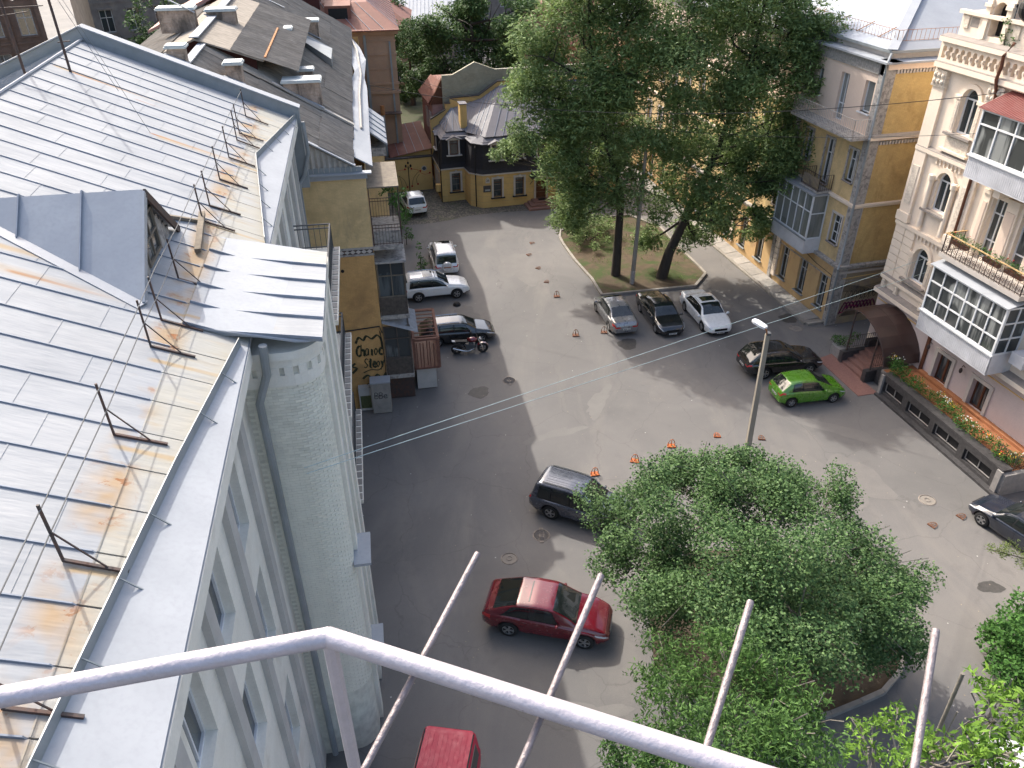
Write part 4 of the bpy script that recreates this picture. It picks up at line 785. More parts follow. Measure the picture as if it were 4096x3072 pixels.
# ================================================================ GATE AND SHED
GT = thing('courtyard_gate', 'yellow courtyard gate wall with painted stems, red blossoms and black lantern post', 'gate', (-11.11, 70.32, 0), R(14.7))
q = MB(); q.box(-.6, 1.95, 0, .2, 0, 3.0); q.build('gate_leaf', M['yellow'], GT); q = MB(); q.box(1.98, 4.12, 0, .2, 0, 3.0); q.build('gate_leaf', M['yellow'], GT)
MB().box(-.7, 4.2, -.08, .3, 3.0, 3.12).build('coping', M['granite'], GT)
MB().box(1.93, 2.0, -.03, 0, .05, 2.3).build('post', M['black'], GT)
q = MB(); q.ball((1.97, -.06, 2.62), (.09, .07, .12), 6, 5); q.ball((1.75, -.06, 2.35), (.09, .07, .14), 6, 5); q.ball((2.19, -.06, 2.35), (.09, .07, .14), 6, 5); q.tube([(1.75, -.05, 2.3), (1.97, -.05, 2.1), (2.19, -.05, 2.3)], .02, 5); q.build('lantern_ornament', M['black'], GT)
strokes('painted_stem', GT, [[(.35, 1.6), (1.0, 1.5), (1.5, 1.1), (1.75, .4)], [(1.1, 1.5), (1.25, .9), (1.3, .4)], [(2.2, .4), (2.4, 1.2), (2.9, 1.75)], [(2.7, .6), (2.65, 1.1), (2.95, 1.5)]], lambda a, z: (a, -.008, z), .016, M['black'])
strokes('painted_vine', GT, [[(.4, 1.65), (.9, 1.95), (1.6, 2.02)], [(2.25, 2.05), (2.8, 1.9), (3.1, 1.75)], [(2.95, 1.7), (3.4, 1.45), (3.9, 1.5)]], lambda a, z: (a, -.008, z), .014, M['tail'])
rose = MB().ball((0, 0, 0), (.085, .03, .085), 8, 5).mesh('blossom', pm('red_blossom', (.4, .015, .02), None, 9, .7))
for a, z in ((.4, 1.65), (1.66, 2.05), (2.24, 2.06), (3.05, 1.78), (3.9, 1.55), (2.75, .6), (2.2, .45), (1.78, .4)): put('blossom', rose, GT, (a, -.02, z))
MB().lathe([(.24, 0), (.24, .03)], 16, (3.4, -.02, 2.0), 'y', True).build('medallion', M['trim'], GT); MB().lathe([(.17, 0), (.17, .02)], 9, (3.4, -.04, 2.0), 'y', True).build('medallion_relief', M['greyiron'], GT)
SD = thing('shed', 'low shed with rusty red sheet roof behind the yellow gate', 'shed', (-11.11, 70.32, 0), R(14.7))
q = MB(); q.extr([(.9, .6, 2.6), (4.2, .6, 2.6), (4.2, .6, 3.5), (.9, .6, 3.02)], (0, .15, 0)); q.box(.9, 4.2, .75, 7, 0, 3.0); q.build('wall', M['yellow'], SD)
seamroof([(.5, .3, 3.08), (4.35, .3, 3.66), (4.4, 7.2, 4.3), (.6, 7.2, 3.9)], 0, SD, 5, M['redroof'])
MB().tube([(.3, 1.4, 0), (.3, 1.4, 6.6)], .16, 8).build('chimney_pipe', M['flashgrey'], SD); MB().tube([(.3, 1.4, 6.6), (.3, 1.4, 7.4)], .19, 8).build('rusty_cowl', M['rust'], SD)
# ================================================================ SALMON BUILDING
OB = thing('salmon_building', 'tall salmon plaster building with hipped red metal roof behind the slate roof', 'building', (-6.75, 36.31, 0), AW)
q = MB(); FO = Fr((0, 37.5, 0), (1, 0, 0), (0, -1, 0)); FO.holes(q, -14, 3.1, 0, 13.15, [], .2); q.quad((3.1, 37.5, 0), (3.1, 55, 0), (3.1, 55, 13.15), (3.1, 37.5, 13.15)); q.quad((3.1, 55, 0), (-14, 55, 0), (-14, 55, 13), (3.1, 55, 13)); q.build('wall', M['orangebuild'], OB)
for z0, z1, d in ((12.9, 13.2, .3), (12.3, 12.42, .06), (11.2, 11.3, .08), (10.0, 10.1, .05), (8.75, 8.95, .12), (8.0, 8.25, .16)):
    q = MB(); FO.box(q, .3, 3.1 + d, z0, z1, 0, d); q.build('string_course', M['orangebuild'], OB)
q = MB(); FO.box(q, .4, .62, 0, 13, 0, .2); FO.box(q, 2.55, 2.7, 0, 12.3, 0, .14); q.build('downpipe', M['flashgrey'], OB)
q = MB(); FO.box(q, .7, 3.2, 6.3, 6.4, 0, .7); q.build('canopy', M['brown'], OB)
seamroof([(-13, 37.1, 13.2), (3.5, 37.1, 13.2), (1.0, 41.5, 14.9), (-13, 41.5, 14.9)], 0, OB, 14, M['redroof']); seamroof([(3.5, 37.1, 13.2), (3.5, 55, 13.2), (1, 51, 14.9), (1, 41.5, 14.9)], 0, OB, 10, M['redroof'])
MB().box(-13, 1.0, 41.5, 54, 14.7, 14.9).build('roof_top', M['redroof'], OB); MB().beam((-1, 36.9, 13.28), (3.5, 36.9, 13.28), .3, .1).build('gutter', M['redroof'], OB)
q = MB(); q.box(-2.6, -.4, 39, 43, 13.5, 15.0); d = q.build('dormer', M['redroof'], OB); q = MB(); q.box(-2.3, -.7, 38.98, 39.02, 13.9, 14.8); q.build('opening', M['black'], d)
MB().box(-1.6, -.9, 44, 44.7, 14.9, 16.2).build('chimney', M['chimney'], OB)
q = MB(); q.box(-9, -3, 40, 50, 13, 17.2); q.build('fire_wall', pm('dark_red_wall', (.09, .03, .025), None, 1, .9), OB)
q = MB(); q.hexa([(-17, 38, 13.5), (-9, 38, 17.0), (-9, 50, 17.0), (-17, 50, 13.5), (-17, 38, 13.7), (-9, 38, 17.3), (-9, 50, 17.3), (-17, 50, 13.7)]); q.build('roof_slope', pm('salmon_roof', (.42, .24, .2), (.36, .2, .17), 1, .7), OB)
# ================================================================ FAR BUILDINGS
def block(name, label, loc, rz, w_, d_, h, wm, cols, rows, z0=1.5, dz=3.6, ww=1.1, wh=2.0, roof=None, rh=0, trim=None, cat='building', left=False):
    t = thing(name, label, cat, loc, rz); F = Fr((0, 0, 0), (1, 0, 0), (0, -1, 0)); H = []
    for i in range(cols):
        a = w_ * (i + .5) / cols - ww / 2
        for j in range(rows): H.append((a, a + ww, z0 + j * dz, z0 + j * dz + wh))
    q = MB(); F.holes(q, 0, w_, 0, h, H, .3); q.quad((0, d_, 0), (0, 0, 0), (0, 0, h), (0, d_, h)); q.quad((w_, 0, 0), (w_, d_, 0), (w_, d_, h), (w_, 0, h)); q.quad((w_, d_, 0), (0, d_, 0), (0, d_, h), (w_, d_, h)); q.quad((0, 0, h), (w_, 0, h), (w_, d_, h), (0, d_, h)); q.build('wall', wm, t)
    for hh in H:
        F.window(t, *hh, M['winold'], M['glass'], 2, (.65,), .2, .09, .07)
        if trim: q = MB(); F.box(q, hh[0] - .15, hh[1] + .15, hh[3], hh[3] + .18, 0, .12); F.box(q, hh[0] - .15, hh[1] + .15, hh[2] - .15, hh[2], 0, .18); q.build('surround', trim, t)
    if trim:
        for j in range(rows + 1): q = MB(); F.box(q, 0, w_, z0 + j * dz - .75, z0 + j * dz - .55, 0, .12); q.build('string_course', trim, t)
    if roof:
        q = MB(); o_ = .5; q.add([(-o_, -o_, h), (w_ + o_, -o_, h), (w_ + o_, d_ + o_, h), (-o_, d_ + o_, h), (w_ * .25, d_ / 2, h + rh), (w_ * .75, d_ / 2, h + rh)], [(0, 1, 5, 4), (1, 2, 5), (2, 3, 4, 5), (3, 0, 4), (3, 2, 1, 0)]); q.build('roof', roof, t)
    return t
B1 = block('brown_brick_building', 'dark brown brick building with narrow windows beyond the white ridge at far left', (-75, 76, 0), R(28), 30, 12, 24, M['brown'], 10, 5, 2, 4.2, 1.5, 2.6, trim=M['brown'])
for i in range(11):
    q = MB(); q.box(i * 2.98 - .2, i * 2.98 + .25, -.3, 0, 0, 24); q.build('pilaster', M['brown'], B1)
B2 = block('grey_building', 'shaded grey building with tall windows left of the slate roof chimneys', (-47, 98, 0), R(35), 24, 12, 20, M['greybuild'], 8, 5, 1.5, 3.8, 1.4, 2.4, trim=M['greybuild'])
B3 = block('white_roof_building', 'low grey building with bright corrugated white roof beyond the back trees', (-22, 128, 0), R(4), 14, 14, 4.2, M['greybuild'], 5, 1, 1, 3)
q = MB(); q.hexa([(-.5, -.5, 4.2), (14.5, -.5, 4.2), (14.5, 15, 8.2), (-.5, 15, 8.2), (-.5, -.5, 4.35), (14.5, -.5, 4.35), (14.5, 15, 8.35), (-.5, 15, 8.35)])
rr = q.build('roof', M['flash'], B3)
rb = MB().hexa([(-.04, -.5, 4.35), (.04, -.5, 4.35), (.04, 15, 8.35), (-.04, 15, 8.35), (-.04, -.5, 4.42), (.04, -.5, 4.42), (.04, 15, 8.42), (-.04, 15, 8.42)]).mesh('rib', M['flash'])
for i in range(24): put('rib', rb, rr, (.3 + i * .6, 0, 0))
B4 = block('grey_facade_building', 'pale grey building closing the view above the back trees', (-16, 150, 0), R(0), 40, 12, 13, M['greybuild'], 12, 3, 1, 3.5, roof=M['flashgrey'], rh=3)
B5 = block('red_roof_house', 'pink house with a red sheet roof between the back tree and the ash trees', (1.5, 88, 0), R(10), 13, 10, 9.2, M['orangebuild'], 5, 2, 1.5, 4, roof=M['redroof'], rh=4.2)
MB().box(4.6, 5.6, 3.8, 4.6, 11, 14.6).build('chimney', M['orangebuild'], B5)
B6 = block('pink_building', 'pink building with glazed balconies glimpsed between the ash tree branches', (10.5, 81, 0), R(8), 13, 10, 12.5, M['orangebuild'], 5, 4, 1, 3.1, 1.5, 1.8, roof=M['flash'], rh=2.2, trim=M['trim'])
F6 = Fr((0, 0, 0), (1, 0, 0), (0, -1, 0))
for z in (3.8, 6.9, 10): q = MB(); F6.box(q, 2, 6, z - .1, z + 1, 0, 1.2); b_ = q.build('balcony', M['trim'], B6); F6.window(b_, 2, 6, z + 1, z + 2.6, M['winwhite'], M['curtainglass'], 6, (.65,), -1.15, .07, .06)
B7 = block('red_hall', 'long building with red sheet roof among the slate roof chimneys', (-35, 108, 0), R(5), 22, 12, 8, M['orangebuild'], 8, 2, 1, 3.6, roof=M['redroof'], rh=4)
# ================================================================ YELLOW APARTMENT BUILDING (right)   local x = into the building, y = away from camera
YB = thing('yellow_building', 'four storey yellow building with balconies right of the ash trees', 'building', (20.27, 45.04, 0), AR)
FA = Fr((0, 0, 0), (0, 1, 0), (-1, 0, 0)); FBs = Fr((0, 0, 0), (1, 0, 0), (0, -1, 0)); LEN = 34
def cols_for(z):
    out = []
    if z == 0: base = [(.85, 1.72, .7, 3.0), (3.1, 4.02, .7, 3.0), (5.35, 6.25, .7, 3.0), (8.6, 9.55, .7, 3.0), (11.1, 12.0, .7, 3.0)]; out = base + [(13.6 + i * 2.5, 14.5 + i * 2.5, .7, 3.0) for i in range(8)]
    if z == 1: out = [(.8, 1.68, 5.18, 6.98), (3.0, 3.8, 4.6, 6.9)] + [(7.6 + i * 2.5, 8.4 + i * 2.5, 5.18, 6.98) for i in range(10)]
    if z == 2: out = [(.7, 1.47, 9.15, 11.0), (3.05, 3.8, 8.3, 11.0), (5.3, 6.03, 9.15, 11.0)] + [(7.9 + i * 2.5, 8.65 + i * 2.5, 9.15, 11) for i in range(10)]
    if z == 3: out = [(.62, 1.47, 13.13, 14.82), (2.95, 3.75, 12.15, 14.8), (5.5, 6.1, 13.1, 14.6)] + [(8 + i * 2.5, 8.8 + i * 2.5, 13.1, 14.8) for i in range(10)]
    return out
for k, (z0, z1, m, nm) in enumerate(((0, 4.0, 'orangeplaster', 'ground floor'), (4.0, 8.0, 'ochre', 'second floor'), (8.0, 11.95, 'ochre', 'third floor'), (11.95, 15.3, 'pinkplaster', 'pale pink top floor'))):
    q = MB(); FA.holes(q, 0, LEN, z0, z1, cols_for(k), .24); q.build('wall', M[m], YB, label=nm + ' facade')
q = MB()
FBs.holes(q, .6, 14, 4.1, 15.4, [], .2); q.build('wall', M['gold'], YB, label='gold painted brick side wall')
q = MB(); FBs.holes(q, .5, 14, 0, 4.1, [], .2); q.build('wall', M['lowplaster'], YB, label='stained ground floor side wall')
q = MB(); q.quad((14, 0, 0), (14, LEN, 0), (14, LEN, 16), (14, 0, 16)); q.quad((14, LEN, 0), (0, LEN, 0), (0, LEN, 16), (14, LEN, 16)); q.build('wall', M['ochre'], YB)
q = MB(); FBs.box(q, -.06, .6, .0, 15.8, 0, .06); FA.box(q, 0, .45, 0, 15.3, 0, .06); q.build('corner_pilaster', M['worn'], YB)
q = MB(); FA.box(q, 7.05, 7.4, .2, 3.9, 0, .12); FA.box(q, 6.9, 7.3, 4.2, 15.3, 0, .08); FA.box(q, 15, 15.4, 4.2, 15.3, 0, .08); q.build('pilaster', M['worn'], YB)
bl = MB(); FA.box(bl, 0, .42, 0, .36, 0, .12); bl = bl.mesh('quoin', M['beige'])
for y0 in (6.55, 12.9, 19.4):
    for i in range(8): put('quoin', bl, YB, (0, y0, .5 + i * .42))
for z0, z1, d in ((3.95, 4.12, .22), (4.12, 4.2, .3), (7.85, 7.98, .12), (7.98, 8.08, .2), (11.85, 12.0, .2), (3.0, 3.06, .04)):
    q = MB(); FA.box(q, -.0 if d < .25 else 0, LEN, z0, z1, 0, d); FBs.box(q, -d, 14, z0, z1, 0, d); q.build('string_course', M['beige'] if z0 > 5 else M['worn'], YB)
q = MB(); FBs.box(q, .0, 14, 12.0, 12.15, 0, .22); q.build('string_course', M['trim'], YB); q = MB(); FBs.box(q, .0, 14, 3.6, 3.75, 0, .12); q.build('string_course', M['trim'], YB)
dn = MB().box(-.06, .06, -.1, 0, 0, .2).mesh('dentil', M['trim'])
for i in range(34): put('dentil', dn, YB, (.7 + i * .2, 0, 11.55))
for i in range(34): put('dentil', dn, YB, (.7 + i * .2, 0, 15.4))
q = MB(); FA.box(q, .45, LEN, 15.3, 15.95, 0, .1); q.build('frieze', M['frieze'], YB)
q = MB(); FBs.box(q, .0, 14, 15.62, 15.95, 0, .12); q.build('frieze', M['pinkplaster'], YB)
q = MB(); FA.box(q, -.35, LEN, 15.95, 16.05, -.7, .35); FBs.box(q, -.0, 14, 15.95, 16.05, -.7, .35); q.build('cornice_sheet', M['flash'], YB)
q = MB(); q.box(.55, 14, .55, LEN, 16.05, 16.5); q.build('attic_wall', M['trim'], YB)
# windows
for k in range(4):
    for h in cols_for(k):
        if k == 3: FA.window(YB, *h, M['winwhite'], M['silver_glass'], 2 if h[2] < 12.5 else 1, (.35,) if h[2] < 12.5 else (), .2, .06, .06, sill=M['winwhite'] if h[2] > 12.5 else None)
        elif k == 0: FA.window(YB, *h, M['winold'], M['glass'], 2, (.72,), .2, .07, .05, sill=M['flashgrey'])
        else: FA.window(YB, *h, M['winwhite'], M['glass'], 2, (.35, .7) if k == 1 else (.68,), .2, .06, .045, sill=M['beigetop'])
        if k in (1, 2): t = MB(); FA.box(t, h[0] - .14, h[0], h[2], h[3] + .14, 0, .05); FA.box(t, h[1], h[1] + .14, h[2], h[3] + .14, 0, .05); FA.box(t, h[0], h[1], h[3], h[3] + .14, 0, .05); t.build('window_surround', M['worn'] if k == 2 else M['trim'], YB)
# top balcony with bars
q = MB(); FA.box(q, -.1, 6.2, 11.9, 12.05, .2, 1.3); tb = q.build('balcony', M['worn'], YB)
q = MB(); railing(q, [(-.22, -.05), (-1.25, -.05), (-1.25, 6.1), (-.22, 6.1)], 12.05, 13.05, .16, .009, .016, False); q.build('railing', M['trim'], tb)
q = MB(); FA.box(q, 2.35, 4.3, 8.0, 8.12, 0, 1.0); sb_ = q.build('balcony', M['worn'], YB)
q = MB(); railing(q, [(-.05, 2.4), (-.95, 2.4), (-.95, 4.25), (-.05, 4.25)], 8.12, 9.1, .13, .008, .016, False); q.build('railing', M['iron'], sb_); q = MB(); FA.box(q, 2.5, 4.2, 8.2, 8.85, .86, .88); FBs2 = None; q.build('screen', M['lowplaster'], sb_)
# glazed balcony
q = MB(); FA.poly(q, [(2.45, 4.15), (6.4, 4.15), (6.4, 4.02), (2.45, 4.02)], 0, 1.08); FA.box(q, 2.45, 6.4, 4.15, 5.0, 1.03, 1.1); q.box(-1.1, 0, 2.42, 2.48, 4.15, 5.0); q.box(-1.1, 0, 6.36, 6.42, 4.15, 5.0); gb = q.build('glazed_balcony', M['siding'], YB)
FG = Fr((-1.1, 0, 0), (0, 1, 0), (-1, 0, 0)); FG.window(gb, 2.45, 6.4, 5.0, 7.85, M['winwhite'], M['silver_glass'], 5, (.62,), .04, .08, .06)
Fr((-1.1, 2.45, 0), (1, 0, 0), (0, -1, 0)).window(gb, 0, 1.1, 5.0, 7.85, M['winwhite'], M['silver_glass'], 1, (.58,), .04, .07, .06)
q = MB(); FA.box(q, 2.35, 6.5, 7.85, 7.95, 0, 1.2); q.build('balcony_roof', M['flash'], gb)
q = MB(); FG.box(q, 2.4, 6.45, 4.93, 5.02, 0, .07); q.build('sill', M['flashgrey'], gb)
# downpipes, cables
MB().tube([(.5, .5, 16.45), (-.3, -.3, 16.0), (-.18, -.16, 15.5), (-.16, -.16, 12.2), (-.3, -.3, 12.0), (-.16, -.16, 11.7), (-.16, -.16, 4.4), (-.34, -.3, 4.1), (-.18, -.16, 3.8), (-.18, -.16, .1)], .075, 7).build('downpipe', M['flashgrey'], YB, smooth=True)
MB().tube([(.55, -.1, 7.9), (.5, -.1, .5)], .03, 5).build('white_pipe', M['trim'], YB); MB().tube([(.3, -.16, 3.3), (2.4, -.16, 3.4), (5, -.16, 3.3)], .025, 5).build('gas_pipe', M['yellow'], YB)
for i in range(7): MB().tube([(.3 + .05 * i, -.05, 2.9 - .09 * i), (2 + .3 * i, -.06, 2.5 - .1 * i), (4.5, -.05, 2.9 - .12 * i)], .012, 4).build('cable', M['blackcable'], YB)
MB().tube([(-.25, 4.5, 3.9), (-.25, 2.0, 3.5), (-.2, .3, 3.4), (-.2, .15, 1)], .02, 5).build('cable', M['blackcable'], YB)
strokes('graffiti', YB, [[(.7 + .25 * i, .7 + .1 * (i % 3)), (1.0 + .25 * i, 1.5), (1.3 + .25 * i, .9), (1.1 + .25 * i, .6)] for i in range(9)], lambda a, z: (a, -.012, z), .05, pm('plum_spray', (.11, .015, .05), None, 5, .8))
strokes('graffiti', YB, [[(.8 + .3 * i, 1.6), (1.0 + .3 * i, 2.3), (1.2 + .3 * i, 1.7), (1.5 + .3 * i, 2.2)] for i in range(7)], lambda a, z: (a, -.012, z), .015, M['ink'])
strokes('graffiti', YB, [[(1.0, 1.0), (1.4, 1.25), (2.0, 1.1)], [(.8, .8), (1.3, .7)]], lambda a, z: (a, -.014, z), .04, pm('magenta_spray', (.3, .02, .09), None, 5, .8))
# roof : ribbed sheets with hip
hz = lambda d: 16.5 + .42 * d
def hipface(pts, n, m): seamroof(pts, 0, yroof, n, m)
q = MB(); q.box(.6, 13.9, .6, LEN - .2, 16.3, 16.52); yroof = q.build('roof', M['flash'], YB)
RBM = pm('blue_grey_ribbed_sheet', (.33, .36, .4), (.28, .31, .35), .8, .38, spec=.5, stain=(.33, .17, .1), ssc=.9, slo=.62, shi=.75, amount=.5)
def ribbed(e0, e1, t1, t0, n, nm):
    e0, e1, t1, t0 = map(Vector, (e0, e1, t1, t0)); nn = (e1 - e0).cross(t0 - e0).normalized(); q = MB(); q.extr([e0, e1, t1, t0], nn * .03); o = q.build(nm, RBM, yroof); q = MB()
    for i in range(n):
        a = (i + .5) / n; q.beam(e0.lerp(e1, a) + nn * .045, t0.lerp(t1, a) + nn * .045, .035, .03, nn)
    q.build('ribs', RBM, o, kind='stuff')
ribbed((.35, .35, 16.45), (.35, LEN, 16.45), (5.2, LEN, hz(4.8)), (5.2, 5.2, hz(4.8)), 130, 'roof_sheet')
q = MB(); q.extr([(13.9, .35, 16.45), (.35, .35, 16.45), (5.2, 5.2, hz(4.8)), (13.9, 5.2, hz(4.8))][::-1], (0, -.01, .03)); q.build('roof_sheet', M['flash'], yroof)
q = MB(); q.beam((.35, .35, 16.56), (5.2, 5.2, hz(4.8) + .1), .5, .04); q.build('hip_cap', M['flash'], yroof)
q = MB(); q.box(5.2, 14, 5.2, LEN, 18.0, 18.55); q.build('roof_top', RBM, yroof)
q = MB(); q.box(.3, .4, .35, LEN, 16.36, 16.5); q.box(.3, 14, .3, .4, 16.36, 16.5); q.build('gutter', M['flashgrey'], YB)
q = MB(); pts = [(1.1, 26), (1.1, 1.1), (13, 1.1)]
for p, r_ in zip(pts[:-1], pts[1:]):
    railing(q, [p, r_], hz(.6), hz(.6) + .62, .28, .007, .014, False)
q.build('roof_railing', M['rust'], YB)
for y in (2.6, 4.6, 7, 9.5, 12): MB().beam((1.0, y, hz(.5) + .1), (2.1, y + .02, hz(1.6) + .1), .05, .03).build('rusty_brace', M['rust'], YB)
# pavement along it
PV = MB().box(-1.28, 0, .35, LEN, .0, .1).build('pavement', M['kerb']); PV.matrix_world = Matrix.Translation((20.27, 45.04, 0)) @ Matrix.Rotation(AR, 4, 'Z'); struct(PV)
sm_ = MB().box(-.52, .52, 0, .96, 0, .05).mesh('paving_slab', M['concrete']); km_ = MB().box(-.08, .08, 0, .98, 0, .16).mesh('kerb_stone', M['kerb'])
for i in range(32):
    put('paving_slab', sm_, PV, (-.6, .75 + i, .1), (random.uniform(-.02, .02), R(-4) + random.uniform(-.02, .02), random.uniform(-.015, .015)))
    put('kerb_stone', km_, PV, (-1.3, .4 + i, 0), (0, 0, random.uniform(-.01, .01)))
for i in range(3): put('kerb_stone', km_, PV, (-1.2 + i * 1.0, .28, 0), (0, 0, -math.pi / 2))
# ================================================================ ORNATE BEIGE BUILDING
OBD = thing('ornate_building', 'ornate beige stucco building with arched windows and white glazed balconies at right', 'building', (20.27, 45.04, 0), AR)
V = .8; FO = Fr((V, 0, 0), (0, -1, 0), (-1, 0, 0))     # a runs towards the camera
AE, A0 = 26.0, 2.9
W2 = (4.9, 6.02, 5.45, 7.45, True); W3 = (4.94, 5.98, 9.55, 11.64, True); W4 = (5.04, 6.12, 13.6, 15.8, True)
D1 = (8.5, 9.58, 1.1, 2.78); D2 = (11.18, 12.28, 1.15, 2.75); D3 = (8.72, 9.6, 8.5, 11.5)
rep = [(14.2, 15.2), (17.5, 18.5), (20.5, 21.5), (23.5, 24.5)]
q = MB(); FO.holes(q, A0, AE, 1.0, 3.9, [D1, D2] + [(a, b_, 1.2, 2.9) for a, b_ in rep[1:]], .3); q.build('wall', M['mauve'], OBD, label='mauve ground floor')
q = MB(); FO.holes(q, A0, AE, 3.9, 16.4, [W2, W3, W4, D3, (10.6, 11.4, 8.5, 11.5)] + [(a, b_, z, z + 2, True) for a, b_ in rep for z in (5.5, 9.6, 13.7)], .3); q.build('wall', M['beige'], OBD, label='beige stucco upper wall')
q = MB(); q.quad((V, -A0, 0), (12, -A0, 0), (12, -A0, 17.6), (V, -A0, 17.6)); q.quad((12, -AE, 0), (V, -AE, 0), (V, -AE, 17.6), (12, -AE, 17.6)); q.quad((12, -A0, 0), (12, -AE, 0), (12, -AE, 17.6), (12, -A0, 17.6)); FO.box(q, A0, AE, 0, 1.0, -.2, 0); q.build('wall', M['beige'], OBD)
for h in (W2, W3, W4): FO.window(OBD, *h[:4], M['winwhite'], M['glass'], 2, (), .16, .08, .07, True)
for a, b_ in rep:
    for z in (5.5, 9.6, 13.7): FO.window(OBD, a, b_, z, z + 2, M['winwhite'], M['glass'], 2, (), .24, .07, .06, True)
FO.window(OBD, *D3, M['winwhite'], M['curtainglass'], 2, (.3, .75), .24, .07, .06); FO.window(OBD, 10.6, 11.4, 8.5, 11.5, M['winwhite'], M['curtainglass'], 1, (.3, .75), .24, .07, .06)
for h in (D1, D2): FO.window(OBD, *h, M['brownwood'], M['curtainglass'], 2, (), .24, .09, .12); t = MB(); FO.box(t, h[0] - .2, h[0], h[2], h[3] + .2, 0, .08); FO.box(t, h[1], h[1] + .2, h[2], h[3] + .2, 0, .08); FO.box(t, h[0], h[1], h[3], h[3] + .2, 0, .08); t.build('door_surround', M['trim'], OBD); t = MB(); FO.box(t, h[0] - .3, h[1] + .3, h[2] - .16, h[2], 0, .3); t.build('step', M['terracotta'], OBD)
for a in (7.9, 10.4): q = MB(); q.ball(FO.p(a, 2.75, .22), (.09, .09, .16), 8, 6); q.tube([FO.p(a, 2.9, 0), FO.p(a, 3.05, .15), FO.p(a, 2.95, .22)], .02, 5); q.build('wall_lantern', M['iron'], OBD)
q = MB(); FO.box(q, 7.55, 7.75, 1.0, 3.9, 0, .1); q.build('dark_pilaster', M['brownwood'], OBD)
q = MB(); FO.box(q, 3.0, AE, 3.3, 3.36, 0, .03); q.build('pipe_run', M['yellow'], OBD)
def ledge(z0, z1, d, m='beige', a0=A0, a1=AE, topm=True):
    q = MB(); FO.box(q, a0, a1, z0, z1, 0, d); q.build('ledge', M[m], OBD); q = MB(); FO.box(q, a0, a1, z0 - .1, z0, 0, d * .55); q.build('moulding', M[m], OBD)
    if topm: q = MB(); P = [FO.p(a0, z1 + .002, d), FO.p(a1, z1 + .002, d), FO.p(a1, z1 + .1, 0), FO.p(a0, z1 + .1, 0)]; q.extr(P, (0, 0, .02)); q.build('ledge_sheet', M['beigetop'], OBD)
ledge(3.85, 4.1, .42); ledge(4.75, 4.95, .22); ledge(8.05, 8.25, .2, topm=False); ledge(12.2, 12.4, .2); ledge(16.38, 16.62, .42); ledge(17.58, 17.8, .5)
bk = MB(); FO.box(bk, -.14, .14, 0, .62, 0, .16); FO.box(bk, -.1, .1, .1, .5, .16, .2); bk = bk.mesh('bracket', M['beigecarve'])
for a in (3.2, 4.3, 6.4): put('bracket', bk, OBD, (0, -a, 4.12))
# rusticated corner blocks
bb = MB(); FO.box(bb, .03, .80, 0, .39, 0, .12); bb = bb.mesh('rusticated_block', M['beige'])
for i in range(7):
    for a in (2.92, 3.74): put('rusticated_block', bb, OBD, (0, -a, 5.05 + i * .42))
# pilasters with capitals
for (a0, a1, z0, z1) in ((2.92, 3.75, 8.3, 16.2), (6.62, 7.55, 8.3, 16.2)):
    q = MB(); FO.box(q, a0, a1, z0, 15.5, 0, .16); FO.box(q, a0 - .06, a1 + .06, z0, z0 + .5, 0, .24); pi_ = q.build('pilaster', M['beige'], OBD)
    q = MB(); FO.box(q, a0 - .02, a1 + .02, 15.52, 16.25, 0, .26); FO.box(q, a0 - .08, a1 + .08, 15.44, 15.54, 0, .24)
    for i in range(3):
        for j in range(2): q.ball(FO.p(a0 + .14 + i * .27, 15.7 + j * .3, .27), (.1, .12, .13), 6, 5)
    q.build('capital', M['beigecarve'], pi_)
    q = MB(); FO.box(q, a0 + .18, a1 - .18, 9.3, 11.4, .16, .19); q.build('carved_panel', M['beigecarve'], pi_)
# arch surrounds, columns, panels
def archivolt(a0, a1, z1, t, d):
    q = MB(); r = (a1 - a0) / 2; cx = (a0 + a1) / 2; zc = z1 - r
    for k in range(12):
        t0, t1 = math.pi * k / 12, math.pi * (k + 1) / 12; FO.poly(q, [(cx + rr * math.cos(tt), zc + rr * math.sin(tt)) for rr, tt in ((r, t0), (r + t, t0), (r + t, t1), (r, t1))], 0, d)
    return q
for h, t, cols_ in ((W2, .2, 0), (W3, .24, 1), (W4, .22, 2)):
    archivolt(h[0], h[1], h[3], t, .14).build('arch_surround', M['beige'], OBD); zs = h[3] - (h[1] - h[0]) / 2
    for a in (h[0] - .2, h[1] + .2):
        if cols_ == 1: q = MB(); c = FO.p(a + (-.1 if a < h[0] else .1), 0, .14); q.lathe([(.17, 8.5), (.14, 8.65), (.13, 11.0), (.19, 11.05), (.2, 11.3)], 10, (c.x, c.y, 0), 'z', True); q.build('column', M['beige'], OBD, smooth=True); q = MB(); q.ball((c.x, c.y, 11.2), (.2, .2, .16), 8, 5); q.build('capital', M['beigecarve'], OBD)
        else: q = MB(); FO.box(q, a - .16, a + .16, h[2] - .1, zs, 0, .12); FO.box(q, a - .2, a + .2, zs - .06, zs + .1, 0, .2); q.build('jamb', M['beige'], OBD); q = MB(); FO.box(q, a - .09, a + .09, h[2] + .15, zs - .2, .12, .15); q.build('carved_panel', M['beigecarve'], OBD)
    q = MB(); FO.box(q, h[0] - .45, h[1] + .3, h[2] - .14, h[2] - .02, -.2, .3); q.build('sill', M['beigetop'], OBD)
q = MB(); FO.box(q, 4.7, 6.3, 12.75, 13.35, .0, .08); q.build('carved_panel', M['beigecarve'], OBD); q = MB(); FO.box(q, 4.5, 6.4, 12.62, 12.74, 0, .2); q.build('ledge', M['beige'], OBD)
pd = MB(); FO.box(pd, -.05, .05, 0, .3, 0, .1); FO.box(pd, -.09, .09, .22, .36, 0, .14); pd = pd.mesh('pendant', M['beige'])
